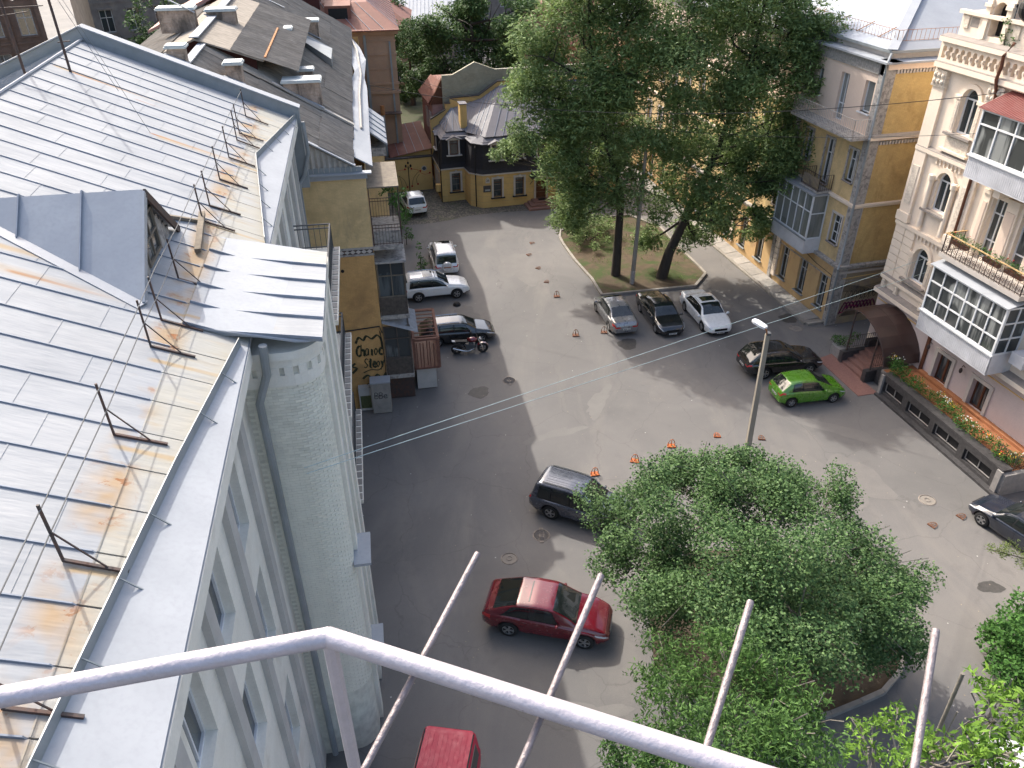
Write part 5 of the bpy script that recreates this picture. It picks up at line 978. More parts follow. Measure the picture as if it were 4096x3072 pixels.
for i in range(7): put('pendant', pd, OBD, (0, -(4.45 + i * .3), 7.72)); put('pendant', pd, OBD, (0, -(4.55 + i * .28), 11.85))
# corbel arcade
q = MB(); n = 54; H = [(A0 + .2 + i * .413, A0 + .2 + i * .413 + .26, 16.8, 17.38, True) for i in range(int((AE - A0 - .3) / .413))]
FC2 = Fr((V - .3, 0, 0), (0, -1, 0), (-1, 0, 0)); FC2.holes(q, A0, AE, 16.62, 17.6, H, .22); q.build('arcade', M['beige'], OBD)
q = MB(); FC2.box(q, A0, AE, 16.7, 17.5, -.26, -.22); FC2.box(q, A0, A0 + .02, 16.62, 17.6, -.22, 0); q.build('arcade_back', M['beige'], OBD)
cb = MB(); FC2.box(cb, -.05, .05, 0, .16, -.02, .1); cb = cb.mesh('corbel', M['beigecarve'])
for h in H[:20]: put('corbel', cb, OBD, (0, -(h[1] + .075), 17.0))
# attic
q = MB(); FA2 = Fr((V + .35, 0, 0), (0, -1, 0), (-1, 0, 0)); FA2.holes(q, 3.1, 12, 17.8, 18.9, [(4.95, 5.75, 18.05, 18.9)], .5); q.box(V + .35, 6, -12, -3.1, 18.88, 18.9); q.quad(FA2.p(3.1, 17.8), FA2.p(3.1, 18.9), FA2.p(3.1, 18.9, -5), FA2.p(3.1, 17.8, -5)); at = q.build('attic', M['beige'], OBD)
q = MB(); FA2.holes(q, 4.55, 6.15, 18.9, 20.4, [(4.95, 5.75, 18.9, 19.55, True)], .5); q.quad(FA2.p(4.55, 18.9), FA2.p(4.55, 20.4), FA2.p(4.55, 20.4, -3), FA2.p(4.55, 18.9, -3)); q.quad(FA2.p(4.55, 20.4), FA2.p(6.15, 20.4), FA2.p(6.15, 20.4, -3), FA2.p(4.55, 20.4, -3)); q.build('attic_dormer', M['beige'], at)
q = MB(); FA2.box(q, 4.95, 5.75, 18.05, 19.5, -.5, -.45); q.build('dark_opening', M['black'], at)
for a in (4.55, 5.85): q = MB(); FA2.box(q, a, a + .3, 17.9, 19.6, 0, .12); FA2.box(q, a - .06, a + .36, 19.3, 19.45, 0, .2); q.build('pilaster', M['beige'], at)
for a in (3.3, 6.5): q = MB(); FA2.box(q, a, a + .35, 18.2, 18.75, 0, .08); q.build('carved_panel', M['beigecarve'], at)
for a in (3.75, 7.1): q = MB(); FA2.box(q, a, a + .5, 18.3, 18.72, 0, .015); q.build('sunk_panel', M['beigetop'], at)
q = MB(); FA2.box(q, 3.0, 12, 18.82, 18.98, -.1, .18); q.build('ledge', M['beige'], at); q = MB(); FA2.box(q, 4.45, 6.25, 20.3, 20.45, -.2, .2); q.build('ledge', M['beige'], at)
q = MB(); q.ball(FA2.p(6.9, 19.5, -.1), (.5, .5, .55), 10, 8); q.build('roof_vent', M['black'], at)
q = MB(); FO.box(q, A0, AE, 17.62, 17.8, -10, 0); q.build('roof', M['flashgrey'], OBD)
MB().tube([FO.p(7.35, 18.2, .3), FO.p(7.2, 17.6, .55), FO.p(7.22, 17.2, .5), FO.p(7.15, 16.6, .5), FO.p(7.2, 15.9, .3), FO.p(7.22, 15.2, .25), FO.p(7.22, 8.3, .2)], .08, 7).build('downpipe', M['brownwood'], OBD, smooth=True)
# plant growing from the ledge is added with the vegetation
# glazed balconies (white frames)
def glazed(a0, a1, zb, zp, zt, proj, cols, rows, m_par, roofm, slope=.35, rname='balcony_roof'):
    FG_ = Fr((V - proj, 0, 0), (0, -1, 0), (-1, 0, 0)); FN_ = Fr((V - proj, -a1, 0), (1, 0, 0), (0, -1, 0)); FF_ = Fr((V - proj, -a0, 0), (1, 0, 0), (0, 1, 0))
    q = MB(); FG_.box(q, a0, a1, zb, zp, -.06, 0); FN_.box(q, 0, proj, zb, zp, -.06, 0); FF_.box(q, 0, proj, zb, zp, -.06, 0); FG_.box(q, a0, a1, zb - .06, zb, -proj, .0); b_ = q.build('glazed_balcony', m_par, OBD)
    q = MB(); n = int((a1 - a0) / .12)
    for i in range(n): FG_.box(q, a0 + i * .12 + .02, a0 + i * .12 + .1, zb + .03, zp - .03, 0, .012)
    q.build('ribbed_panel', m_par, b_)
    FG_.window(b_, a0, a1, zp, zt, M['winwhite'], M['curtainglass'], cols, rows, .0, .1, .075); FN_.window(b_, 0, proj, zp, zt, M['winwhite'], M['glass'], 2, rows, .0, .08, .07); FF_.window(b_, 0, proj, zp, zt, M['winwhite'], M['glass'], 2, rows, .0, .08, .07)
    q = MB(); FG_.box(q, a0 - .06, a1 + .06, zp - .06, zp + .02, -.02, .1); q.build('sill', M['winwhite'], b_)
    P = [FG_.p(a0 - .1, zt, .16), FG_.p(a1 + .1, zt, .16), FG_.p(a1 + .1, zt + slope, -proj), FG_.p(a0 - .1, zt + slope, -proj)]; q = MB(); q.extr(P, (0, 0, .05)); rf_ = q.build(rname, roofm, b_)
    return b_, P, rf_
b2_, P2, _ = glazed(7.8, 12.85, 4.2, 5.25, 7.75, 1.4, 6, (.34, .67), M['siding'], M['flash'], .35)
redcor = pm('maroon_ribbed_roof', (.3, .1, .085), (.34, .16, .14), 2, .45, spec=.5)
b4_, P4, rf4 = glazed(7.85, 13.2, 12.45, 13.45, 15.55, 1.4, 5, (.68,), M['siding'], redcor, .6)
q = MB(); n = 44
for i in range(n): f = (i + .5) / n; q.beam(Vector(P4[0]).lerp(P4[1], f) + Vector((0, 0, .07)), Vector(P4[3]).lerp(P4[2], f) + Vector((0, 0, .07)), .05, .03)
q.build('ribs', redcor, rf4, kind='stuff')
q = MB(); FO.box(q, 9.5, 9.9, 11.9, 12.4, .2, 1.0); q.build('balcony_bracket', M['beige'], OBD)
# open balcony with scrolled railing
q = MB(); FO.box(q, 7.7, 13.0, 8.18, 8.42, 0, 1.25); ob = q.build('balcony', M['trim'], OBD)
q = MB(); railing(q, [(V - .1, -7.8), (V - 1.2, -7.8), (V - 1.2, -12.95), (V - .1, -12.95)], 8.42, 9.42, .32, .012, .02, False)
def scroll(c, r, ex, turn=1, n=16): return [(c + ex * r * (1 - k / n) * math.cos(turn * k * .62)) + Vector((0, 0, r * (1 - k / n) * math.sin(turn * k * .62))) for k in range(n)]
for i in range(16):
    c = Vector((V - 1.2, -(7.98 + i * .32), 0))
    q.tube(scroll(c + Vector((0, 0, 9.08)), .15, Vector((0, 1, 0))), .012, 4); q.tube(scroll(c + Vector((0, 0, 8.74)), .13, Vector((0, -1, 0)), -1), .012, 4)
    for s_ in (-1, 1): q.tube([c + Vector((0, s_ * .02, 8.46)), c + Vector((-.12, s_ * .1, 8.6)), c + Vector((-.1, s_ * .12, 8.8)), c + Vector((0, s_ * .05, 8.9))], .01, 4)
q.build('railing', M['iron'], ob); q = MB(); FO.box(q, 7.75, 13.0, 9.42, 9.46, 1.17, 1.24); q.box(V - 1.2, V, -7.82, -7.76, 9.42, 9.46); q.build('handrail', M['orangeplaster'], ob)
for a in (8.1, 10.2, 11.6): q = MB(); FO.box(q, a, a + 1.0, 9.0, 9.2, .9, 1.1); q.build('flower_box', M['brownwood'], ob)
for a0, a1 in ((8.2, 8.62), (9.7, 10.4), (11.5, 12.2)): q = MB(); FO.box(q, a0, a1, 8.45, 11.7, 0, .14); FO.box(q, a0 - .05, a1 + .05, 11.6, 11.8, 0, .22); q.build('pilaster', M['beige'], OBD); q = MB(); FO.box(q, a0 + .1, a1 - .1, 8.9, 11.2, .14, .17); q.build('panel', M['pinkplaster'], OBD)
q = MB(); FO.box(q, 13.2, 14.0, 5.0, 5.6, .0, .7); q.build('air_conditioner', M['siding'], OBD)

# terrace with planter wall
TR = thing('terrace', 'raised terracotta terrace with dark granite planter wall along the ornate building', 'terrace', (20.27, 45.04, 0), AR)
FT = Fr((-1.7, 0, 0), (0, -1, 0), (-1, 0, 0))
q = MB(); FT.holes(q, 7.75, 16.5, 0, 1.25, [(8.0, 9.55, .3, .95), (9.95, 11.7, .3, .95), (12.05, 13.8, .3, .95), (14.2, 16.0, .3, .95)], .16); q.quad((-1.7, -7.75, 0), (-1.2, -7.75, 0), (-1.2, -7.75, 1.25), (-1.7, -7.75, 1.25)); q.quad((-1.2, -7.75, 0), (-1.2, -16.5, 0), (-1.2, -16.5, 1.25), (-1.2, -7.75, 1.25)); wall_ = q.build('planter_wall', M['granite'], TR)
q = MB(); FT.box(q, 7.8, 16.4, .25, 1.0, -.22, -.18); q.build('sunk_panel', M['black'], wall_)
for a in (8.0, 9.95, 12.05, 14.2):
    w__ = {8.0: 1.55, 9.95: 1.75, 12.05: 1.75, 14.2: 1.8}[a]; q = MB(); FT.box(q, a + .06, a + w__ - .06, .36, .4, -.17, -.12); FT.box(q, a + .06, a + .1, .36, .9, -.17, -.12); FT.box(q, a + w__ - .1, a + w__ - .06, .36, .9, -.17, -.12); FT.box(q, a + w__ / 2, a + w__ / 2 + .04, .36, .9, -.17, -.12); q.build('panel_frame', M['granitelight'], wall_)
cs = MB().box(-.28, .28, -.62, .62, 0, .12).mesh('coping_stone', M['granite'])
for i in range(7): put('coping_stone', cs, TR, (-1.45, -8.4 - i * 1.252, 1.25))
st_ = MB().box(-.3, 0, -.5, .5, 0, .14).mesh('plinth_stone', M['granite'])
for i in range(9): put('plinth_stone', st_, TR, (-1.7, -8.3 - i * 1.01, 0))
q = MB(); FT.box(q, 7.75, 7.95, 0, 1.3, 0, .12); FT.box(q, 16.3, 16.6, 0, 1.3, 0, .12); q.build('end_post', M['granitelight'], wall_)
MB().box(-1.2, V, -16.5, -7.0, 0, 1.05).build('terrace_base', M['granitelight'], TR)
tmm = MB().box(-.31, .31, -.31, .31, 0, .02).mesh('floor_tile', M['terracotta'])
for i in range(15):
    for j in range(3): put('floor_tile', tmm, TR, (-.85 + j * .64, -7.4 - i * .636, 1.05))
q = MB(); FO.box(q, 7.75, 16.5, 1.05, 1.22, .0, .3); q.build('skirting_step', M['terracotta'], TR)
q = MB(); q.box(-1.7, V, -16.75, -16.5, 0, 1.2); q.build('return_wall', M['granitelight'], TR)
q = MB(); railing(q, [(-1.0, -16.45), (V, -16.45)], 1.2, 2.0, .12, .01, .014, False); railing(q, [(-1.1, -15.4), (-1.1, -16.45)], 1.25, 2.0, .12, .01, .014, False); q.build('railing', M['iron'], TR)
# entrance stairs with brown canopy
ET = thing('entrance_stairs', 'entrance steps under a dark brown curved canopy beside the ornate building', 'entrance', (20.27, 45.04, 0), AR)
for i in range(5): MB().box(-1.75 + i * .34, V, -6.3, -4.35, i * .17, (i + 1) * .17).build('step', M['redgranite'], ET)
for y0, y1 in ((-6.6, -6.3), (-4.35, -4.05)): q = MB(); q.box(-1.85, -.2, y0, y1, 0, .75); q.box(-.2, V, y0, y1, 0, 1.3); q.build('cheek_wall', M['granite'], ET)
prof = [(-2.9, 2.35), (-3.1, 2.75), (-3.45, 3.12), (-3.95, 3.4), (-4.6, 3.52), (-5.3, 3.45), (-5.95, 3.2), (-6.5, 2.85), (-6.95, 2.4), (-7.25, 1.95), (-7.4, 1.45)]
for half, (xa, xb) in enumerate(((-1.5, -.3), (-.27, V))):
    q = MB()
    for (ya, za), (yb, zb) in zip(prof[:-1], prof[1:]): q.hexa([(xa, yb, zb - .25 * (xa < -1) * 0), (xb, yb, zb), (xb, ya, za), (xa, ya, za), (xa, yb, zb + .02), (xb, yb, zb + .02), (xb, ya, za + .02), (xa, ya, za + .02)])
    q.build('canopy_sheet', M['poly'], ET)
for x in (-1.52, -.28, V - .05): MB().tube([(x, y, z - .02) for y, z in prof], .03, 6).build('arch_rib', M['iron'], ET)
for y in (-4.2, -6.45): MB().tube([(-1.5, y, 0), (-1.5, y, 3.3 if y > -5 else 2.85)], .05, 7).build('post', M['iron'], ET)
q = MB(); railing(q, [(-1.5, -4.2), (V, -4.2)], .9, 1.7, .14, .01, .015, False); railing(q, [(-1.5, -6.45), (V, -6.45)], .9, 1.7, .14, .01, .015, False); q.build('railing', M['iron'], ET)
q = MB(); q.box(-1.2, V, -7.3, -6.65, 0, .9); q.build('side_base', M['granite'], ET)
q = MB(); q.box(-1.75, -1.0, -4.0, -3.1, 0, .65); q.build('planter', M['granitelight'], ET)
# red paving in front of the entrance
q = MB(); q.extr([(-1.75, -3.3, .004), (-2.9, -3.6, .004), (-2.95, -7.72, .004), (-1.72, -7.75, .004)], (0, 0, .025)); o = q.build('red_paving', M['carpet']); o.matrix_world = Matrix.Translation((20.27, 45.04, 0)) @ Matrix.Rotation(AR, 4, 'Z'); struct(o)
# ================================================================ VEHICLES
def sm(pts, x, k=.07):
    xs, ys = zip(*pts); o = np.linspace(-k, k, 7); return float(np.mean(np.interp(x + o, xs, ys)))
class Car:
    def __init__(s, L, W, H, wb, fo, Rt, roof, belt, kind):
        s.L, s.W, s.H, s.wb, s.fo, s.R, s.roof, s.belt, s.kind = L, W, H, wb, fo, Rt, roof, belt, kind
        s.xf = L - fo; s.xr = s.xf - wb; s.xm = (s.xf + s.xr) / 2; s.sill = .24 if kind != 'suv' else .36; s.cache = {}
        s.tr = .68 if kind != 'suv' else .74
    def sec(s, x):
        k = round(x, 4)
        if k in s.cache: return s.cache[k]
        L, W = s.L, s.W; zt = sm(s.roof, x, .05); zb = min(sm(s.belt, x), zt - .035)
        hw = W / 2 * sm([(0, .8), (.06, .87), (.22, .95), (.7, 1), (L - 1.0, 1), (L - .42, .955), (L - .14, .86), (L - .03, .74), (L, .68)], x, .03)
        g = min(1, max(0, (zt - zb) / .36)); ht = (1 - g) * hw * .84 + g * min(W / 2 * s.tr, hw * .9)
        zs = s.sill + (.08 if x < .25 or x > L - .3 else 0); Ra = s.R + .065
        for xc in (s.xf, s.xr):
            d = abs(x - xc)
            if d < Ra: zs = max(zs, s.R + math.sqrt(Ra * Ra - d * d) - .01)
        zs = min(zs, zb - .06); h = zb - zs; hb = hw * .925; gz = zt - zb
        P = [(hw * .93, zs), (hw * .985, zs + .14 * h), (hw * .995, zs + .35 * h), (hw, zs + .6 * h), (hw * .99, zs + .82 * h), (hw * .965, zs + .95 * h), (hb, zb)]
        for t in (.3, .6, .86): P.append((hb + (ht - hb) * t + .03 * g * math.sin(math.pi * t), zb + gz * .9 * t / .86))
        P += [(ht - .03 * g, zb + gz * .955), (ht * .8, zb + gz * .985), (ht * .45, zt), (0, zt + .012)]
        s.cache[k] = P; return P
    def S(s, x, i, side=1):
        P = s.sec(x); i = max(0, min(len(P) - 1.0001, i)); k = int(i); f = i - k
        return Vector((x - s.xm, side * (P[k][0] * (1 - f) + P[k + 1][0] * f), P[k][1] * (1 - f) + P[k + 1][1] * f))
    def nrm(s, x, i, side):
        a = s.S(min(x + .02, s.L), i, side) - s.S(max(x - .02, 0), i, side); b = s.S(x, min(i + .1, 13), side) - s.S(x, max(i - .1, 0), side); n = a.cross(b) * -side
        return (n if n.length > 1e-9 else Vector((0, 0, 1))).normalized()
    def patch(s, fn, nx, ni, off=.006, sides=(1, -1)):
        """fn(u,v) -> (x, i): raised panel following the body skin"""
        q = MB()
        for sd in sides:
            g = [[None] * (ni + 1) for _ in range(nx + 1)]
            for a in range(nx + 1):
                for b in range(ni + 1):
                    x, i = fn(a / nx, b / ni); n = s.nrm(x, i, sd); g[a][b] = s.S(x, i, sd) + n * off
            base = len(q.v); q.v += [tuple(p) for r_ in g for p in r_]
            for a in range(nx):
                for b in range(ni):
                    f = (base + a * (ni + 1) + b, base + (a + 1) * (ni + 1) + b, base + (a + 1) * (ni + 1) + b + 1, base + a * (ni + 1) + b + 1); q.f.append(f if sd > 0 else f[::-1])
        return q
    def across(s, x0, x1, i0=10.0, off=.006, nx=6, ny=6, inset=0.0):
        """panel across the car over the top surface (windscreens, sunroofs)"""
        q = MB()
        for a in range(nx + 1):
            x = x0 + (x1 - x0) * a / nx
            for b in range(-ny, ny + 1):
                i = 13 - (13 - i0) * abs(b) / ny; n = s.nrm(x, min(i, 12.95), 1 if b >= 0 else -1); q.v.append(tuple(s.S(x, i, 1 if b >= 0 else -1) + n * off))
        m = 2 * ny + 1
        for a in range(nx):
            for b in range(m - 1): q.f.append((a * m + b, (a + 1) * m + b, (a + 1) * m + b + 1, a * m + b + 1))
        return q
TYM = {}
def wheel_mesh(R_, wd):
    k = (round(R_, 2), wd)
    if k not in TYM:
        t = MB().lathe([(R_ * .62, -wd / 2), (R_ * .9, -wd / 2), (R_, -wd * .34), (R_, wd * .34), (R_ * .9, wd / 2), (R_ * .62, wd / 2)], 24, (0, 0, 0), 'y').mesh('wheel', M['tyre'], 50)
        r = MB(); ri = R_ * .66
        r.lathe([(ri, wd * .1), (ri, wd * .49), (ri * .88, wd * .5), (ri * .86, wd * .3)], 24, (0, 0, 0), 'y'); r.lathe([(ri, -wd * .1), (ri, -wd * .49), (ri * .88, -wd * .5), (ri * .86, -wd * .3)], 24, (0, 0, 0), 'y')
        for sd in (-1, 1):
            for j in range(5):
                a = 2 * math.pi * j / 5; d = Vector((math.cos(a), 0, math.sin(a)))
                for w_ in (-.13, .13): r.beam(d * .04 + Vector((0, sd * wd * .42, 0)), Vector((math.cos(a + w_), 0, math.sin(a + w_))) * ri * .92 + Vector((0, sd * wd * .44, 0)), .045, .03, (0, 1, 0))
            r.lathe([(.001, wd * .47 * sd), (.07, wd * .46 * sd), (.075, wd * .3 * sd)], 10, (0, 0, 0), 'y')
        d_ = MB().lathe([(.02, -wd * .2), (ri * .98, -wd * .2), (ri * .98, wd * .2), (.02, wd * .2)], 16, (0, 0, 0), 'y')
        TYM[k] = (t, r.mesh('rim', M['rim']), d_.mesh('brake_disc', M['black']))
    return TYM[k]
def car(name, label, cat, loc, az, c, col, wins, wind, rearw, nd=4, head=None, tail=None, extra=None, two_tone=None, roofcol=None):
    """az: heading of the nose, clockwise from +Y"""
    t = thing(name, label, cat, (loc[0], loc[1], 0), R(90 - az)); L, n = c.L, 14
    st = sorted(set([0, .015, .04, .08, .14, .22, L, L - .012, L - .035, L - .07, L - .12, L - .18, L - .26] + list(np.round(np.linspace(.22, L - .26, 44), 3)) + [round(xc + d * (c.R + .065), 3) for xc in (c.xf, c.xr) for d in (-1.03, -1, -.95, -.8, -.55, -.28, 0, .28, .55, .8, .95, 1, 1.03)]))
    st = [x for x in st if 0 <= x <= L]; q = MB(); m = 2 * n - 1
    for x in st:
        P = c.sec(x); q.v += [(x - c.xm, p[0], p[1]) for p in P] + [(x - c.xm, -p[0], p[1]) for p in P[-2::-1]]
    for a in range(len(st) - 1):
        for b in range(m - 1): q.f.append((a * m + b, a * m + b + 1, (a + 1) * m + b + 1, (a + 1) * m + b))
    q.f.append(tuple(range(m))[::-1]); q.f.append(tuple(range((len(st) - 1) * m, len(st) * m))); q.build('body', col, t, smooth=38)
    q = MB(); q.box(.35 - c.xm, L - .35 - c.xm, -c.W * .36, c.W * .36, c.sill - .06, c.sill + .35); q.build('underbody', M['black'], t)
    tm, rm, dm_ = wheel_mesh(c.R, .22)
    for x in (c.xf, c.xr):
        for sd in (1, -1):
            w_ = put('wheel', tm, t, (x - c.xm, sd * (c.W / 2 - .135), c.R)); put('rim', rm, w_); put('brake_disc', dm_, w_)
    # doors, raised a little from the body
    for (x0, x1) in doors(c, nd):
        for sd in (1, -1):
            q = c.patch(lambda u, v: (x0 + (x1 - x0) * u, 1.1 + 4.7 * v), 8, 7, .007, (sd,)); d = q.build('door', col, t, smooth=40)
            q = MB(); p = c.S(x0 + .16, 4.3, sd); q.beam(p + Vector((-.09, sd * .02, 0)), p + Vector((.09, sd * .02, 0)), .03, .025); q.build('handle', col if name != 'black_sedan' else M['chrome'], d)
    wb0, wb1, wt0, wt1 = min(w_[0] for w_ in wins) - .04, max(w_[1] for w_ in wins) + .05, min(w_[2] for w_ in wins) - .04, max(w_[3] for w_ in wins) + .05
    for sd in (1, -1): c.patch(lambda u, v: ((wb0 + (wb1 - wb0) * u) * (1 - v) + (wt0 + (wt1 - wt0) * u) * v, 6.08 + 3.4 * v), 14, 4, .003, (sd,)).build('window_trim', M['black'], t, smooth=40)
    for (b0, b1, t0, t1) in wins:
        q = c.patch(lambda u, v: ((b0 + (b1 - b0) * u) * (1 - v) + (t0 + (t1 - t0) * u) * v, 6.22 + 3.15 * v), 8, 4, .006, (1,)); q.build('side_window', M['carglass'], t, smooth=40)
        q = c.patch(lambda u, v: ((b0 + (b1 - b0) * u) * (1 - v) + (t0 + (t1 - t0) * u) * v, 6.22 + 3.15 * v), 8, 4, .006, (-1,)); q.build('side_window', M['carglass'], t, smooth=40)
    q = c.across(wind[0], wind[1], 9.9, .007, 8, 5); q.build('windscreen', M['carglass'], t, smooth=40)
    q = c.across(rearw[0], rearw[1], 9.9 if rearw[1] - rearw[0] > .3 else 9.5, .007, 6, 5); q.build('rear_window', M['carglass'], t, smooth=40)
    h = head or (L - .52, L - .04, 4.3, 5.7); q = c.patch(lambda u, v: (h[0] + (h[1] - h[0]) * u, h[2] + (h[3] - h[2]) * v + .3 * (1 - u) * (1 - v)), 6, 3, .008)
    for sd in (1, -1):
        q = c.patch(lambda u, v: (h[0] + (h[1] - h[0]) * u, h[2] + (h[3] - h[2]) * v + .35 * (1 - u) * (1 - v)), 6, 3, .008, (sd,)); q.build('headlight', M['head'], t, smooth=40)
        k = tail or (.0, .34, 3.7, 5.3); q = c.patch(lambda u, v: (k[0] + (k[1] - k[0]) * u, k[2] + (k[3] - k[2]) * v), 5, 3, .008, (sd,))
        zlo, zhi = c.S(.01, k[2], 1).z, c.S(.01, k[3], 1).z; ymx = c.sec(.005)[3][0]; b_ = [(-c.xm - .012, sd * ymx * .55, zlo), (-c.xm - .012, sd * ymx * .99, zlo), (-c.xm - .012, sd * ymx * .97, zhi), (-c.xm - .012, sd * ymx * .55, zhi)]
        q.quad(*(b_ if sd < 0 else b_[::-1])); q.build('tail_light', M['tail'], t, smooth=40)
        xm_ = wins[-1][1] - .02; p = c.S(xm_, 6.2, sd); q = MB(); q.ball(p + Vector((0, sd * .15, .06)), (.07, .12, .085), 8, 6); q.beam(p, p + Vector((0, sd * .12, .02)), .06, .04); q.build('wing_mirror', col, t, smooth=60)
    zf = c.S(L - .01, 3, 1).z; q = MB(); q.box(L - c.xm - .02, L - c.xm + .012, -.42, .42, zf - .02, zf + .13); q.box(L - c.xm - .02, L - c.xm + .01, -.5, .5, zf - .24, zf - .12); q.build('grille', M['black'], t)
    zr = c.S(.01, 2.2, 1).z
    for x, z in ((L - c.xm + .014, zf - .13), (-c.xm - .014, zr + .06)):
        q = MB(); q.box(x - .006, x + .006, -.26, .26, z - .055, z + .055); pl_ = q.build('number_plate', M['plate'], t); q = MB(); [q.box(x - .008, x + .008, -.2 + .055 * i, -.165 + .055 * i, z - .03, z + .03) for i in (0, 1, 3, 4, 5, 6, 8)]; q.build('plate_marks', M['ink'], pl_)
    if c.kind == 'suv':
        for sd in (1, -1): c.patch(lambda u, v: (.02 + (L - .04) * u, .02 + .5 * v), 30, 1, .004, (sd,)).build('lower_trim', M['black'] if two_tone is None else two_tone, t)
    if extra: extra(t, c, col)
    return t
def doors(c, nd):
    x1 = c.xf - c.R - .16; x0 = c.xr + (c.R + .12 if c.kind != 'suv' else c.R + .1)
    if nd == 2: return [(x0 + .35, x1)]
    mid = x0 + (x1 - x0) * .46; return [(x0, mid - .012), (mid + .012, x1)]
def rails(t, c, col):
    for sd in (1, -1): q = MB(); q.tube([c.S(x, 10.3, sd) + Vector((0, 0, .05)) for x in np.linspace(c.rr[0], c.rr[1], 8)], .025, 5); q.build('roof_rail', M['chrome'], t)
def sunroof(x0, x1):
    def f(t, c, col): c.across(x0, x1, 11.2, .008, 3, 4).build('sunroof', M['carglass'], t, smooth=40)
    return f
def ribs(x0, x1):
    def f(t, c, col):
        for i in (10.8, 11.4, 12.0, 12.6):
            for sd in (1, -1): q = MB(); q.tube([c.S(x, i, sd) + Vector((0, 0, .001)) for x in np.linspace(x0, x1, 6)], .009, 4); q.build('roof_rib', col, t)
    return f
def multi(*fs):
    def f(t, c, col):
        for g in fs: g(t, c, col)
    return f
def at(mid, az, dist=0): return (mid[0] + dist * math.sin(R(az)), mid[1] + dist * math.cos(R(az)))
def C_sedan(L, W, H, wb, fo, Rt=.32, trunk=1.0): return Car(L, W, H, wb, fo, Rt, [(0, .72), (.05, .9), (.12, trunk - .02), (.8, trunk + .02), (1.5, H - .07), (2.0, H), (2.75, H - .01), (3.1, H - .1), (L - 1.22, .98), (L - .5, .83), (L - .1, .68), (L, .5)], [(0, .88), (1, .95), (L - 1.6, .9), (L - .8, .82), (L, .6)], 'sedan')
def C_suv(L, W, H, wb, fo, Rt=.37, hood=1.08, rear=.32, wx=1.55): return Car(L, W, H, wb, fo, Rt, [(0, .9), (.05, 1.02), (.1, 1.1), (rear, H - .12), (rear + .22, H - .02), (1.8, H), (L - wx - .85, H - .04), (L - wx - .65, H - .1), (L - wx + .12, hood + .06), (L - .6, hood - .06), (L - .14, hood - .24), (L, .62)], [(0, 1.0), (1, 1.05), (L - 1.9, 1.02), (L - .9, hood - .12), (L, .7)], 'suv')
def setr(c, a, b): c.rr = (a, b); return c
P = {k: paint(k + '_paint', *v) for k, v in dict(white=((.72, .72, .7), .25), silver=((.22, .225, .235), .28, .5), black=((.012, .013, .015), .16), graphite=((.07, .078, .1), .22, .3), red=((.125, .003, .011), .2, .1), green=((.07, .215, .01), .24, .1), navy=((.012, .017, .03), .16), vanred=((.5, .012, .045), .45, 0, .15), blacksuv=((.01, .01, .011), .2), silverwhite=((.6, .61, .62), .25, .1)).items()}
SW = lambda *a: list(a)
# red coupe crossover in the foreground
c = Car(4.88, 1.98, 1.69, 2.933, .9, .38, [(0, .92), (.05, 1.08), (.14, 1.16), (.3, 1.2), (1.35, 1.62), (2.0, 1.69), (2.6, 1.67), (2.85, 1.6), (3.6, 1.16), (4.3, 1.0), (4.74, .82), (4.88, .6)], [(0, 1.05), (1, 1.1), (3, 1.03), (4.1, .92), (4.88, .65)], 'suv')
car('red_crossover', 'glossy dark red coupe crossover parked behind the metal railing beside the big bush', 'car', (1.42, 21.09), 102.6, c, P['red'], SW((.75, 1.75, 1.25, 1.85), (1.8, 2.95, 1.9, 2.55)), (2.72, 3.62), (.42, 1.3), extra=sunroof(1.75, 1.8), two_tone=P['red'])
# grey off-roader half under the bush
c = setr(C_suv(4.75, 1.88, 1.86, 2.79, .86, .39, 1.12, .3), .6, 2.9)
car('grey_offroader', 'dark blue grey off-road car with ribbed roof, nose under the big bush', 'car', at((2.05, 27.85), 115, 1.4), 115, c, P['graphite'], SW((.45, 1.05, .55, 1.05), (1.12, 1.95, 1.12, 1.95), (2.02, 3.05, 2.02, 2.62)), (2.5, 3.28), (.1, .3), tail=(.0, .12, 4.4, 6.4), extra=multi(rails, ribs(.7, 2.3)))
# green hatchback
c = Car(3.94, 1.73, 1.52, 2.466, .8, .3, [(0, .8), (.05, .95), (.12, 1.02), (.55, 1.44), (1.2, 1.52), (1.9, 1.5), (2.2, 1.42), (3.05, .98), (3.6, .84), (3.86, .68), (3.94, .5)], [(0, .95), (1, .97), (2.4, .88), (3.3, .8), (3.94, .58)], 'sedan')
car('green_hatchback', 'bright green small hatchback parked beside the street lamp', 'car', (16.42 - .1, 36.8), 80.2, c, P['green'], SW((.62, 1.2, .78, 1.2), (1.25, 2.5, 1.25, 1.95)), (2.08, 2.98), (.1, .52), tail=(.0, .26, 4.2, 5.9), nd=2)
# black suv beside it
c = setr(C_suv(4.73, 1.88, 1.68, 2.74, .92, .37, 1.05, .5), .8, 2.7)
car('black_suv', 'glossy black estate car beside the green hatchback, partly behind the lamp post', 'car', (15.75, 39.75), 80.5, c, P['blacksuv'], SW((.6, 1.2, .75, 1.2), (1.26, 2.05, 1.26, 2.05), (2.1, 3.1, 2.1, 2.65)), (2.45, 3.2), (.12, .5), tail=(.0, .22, 4.3, 5.8))
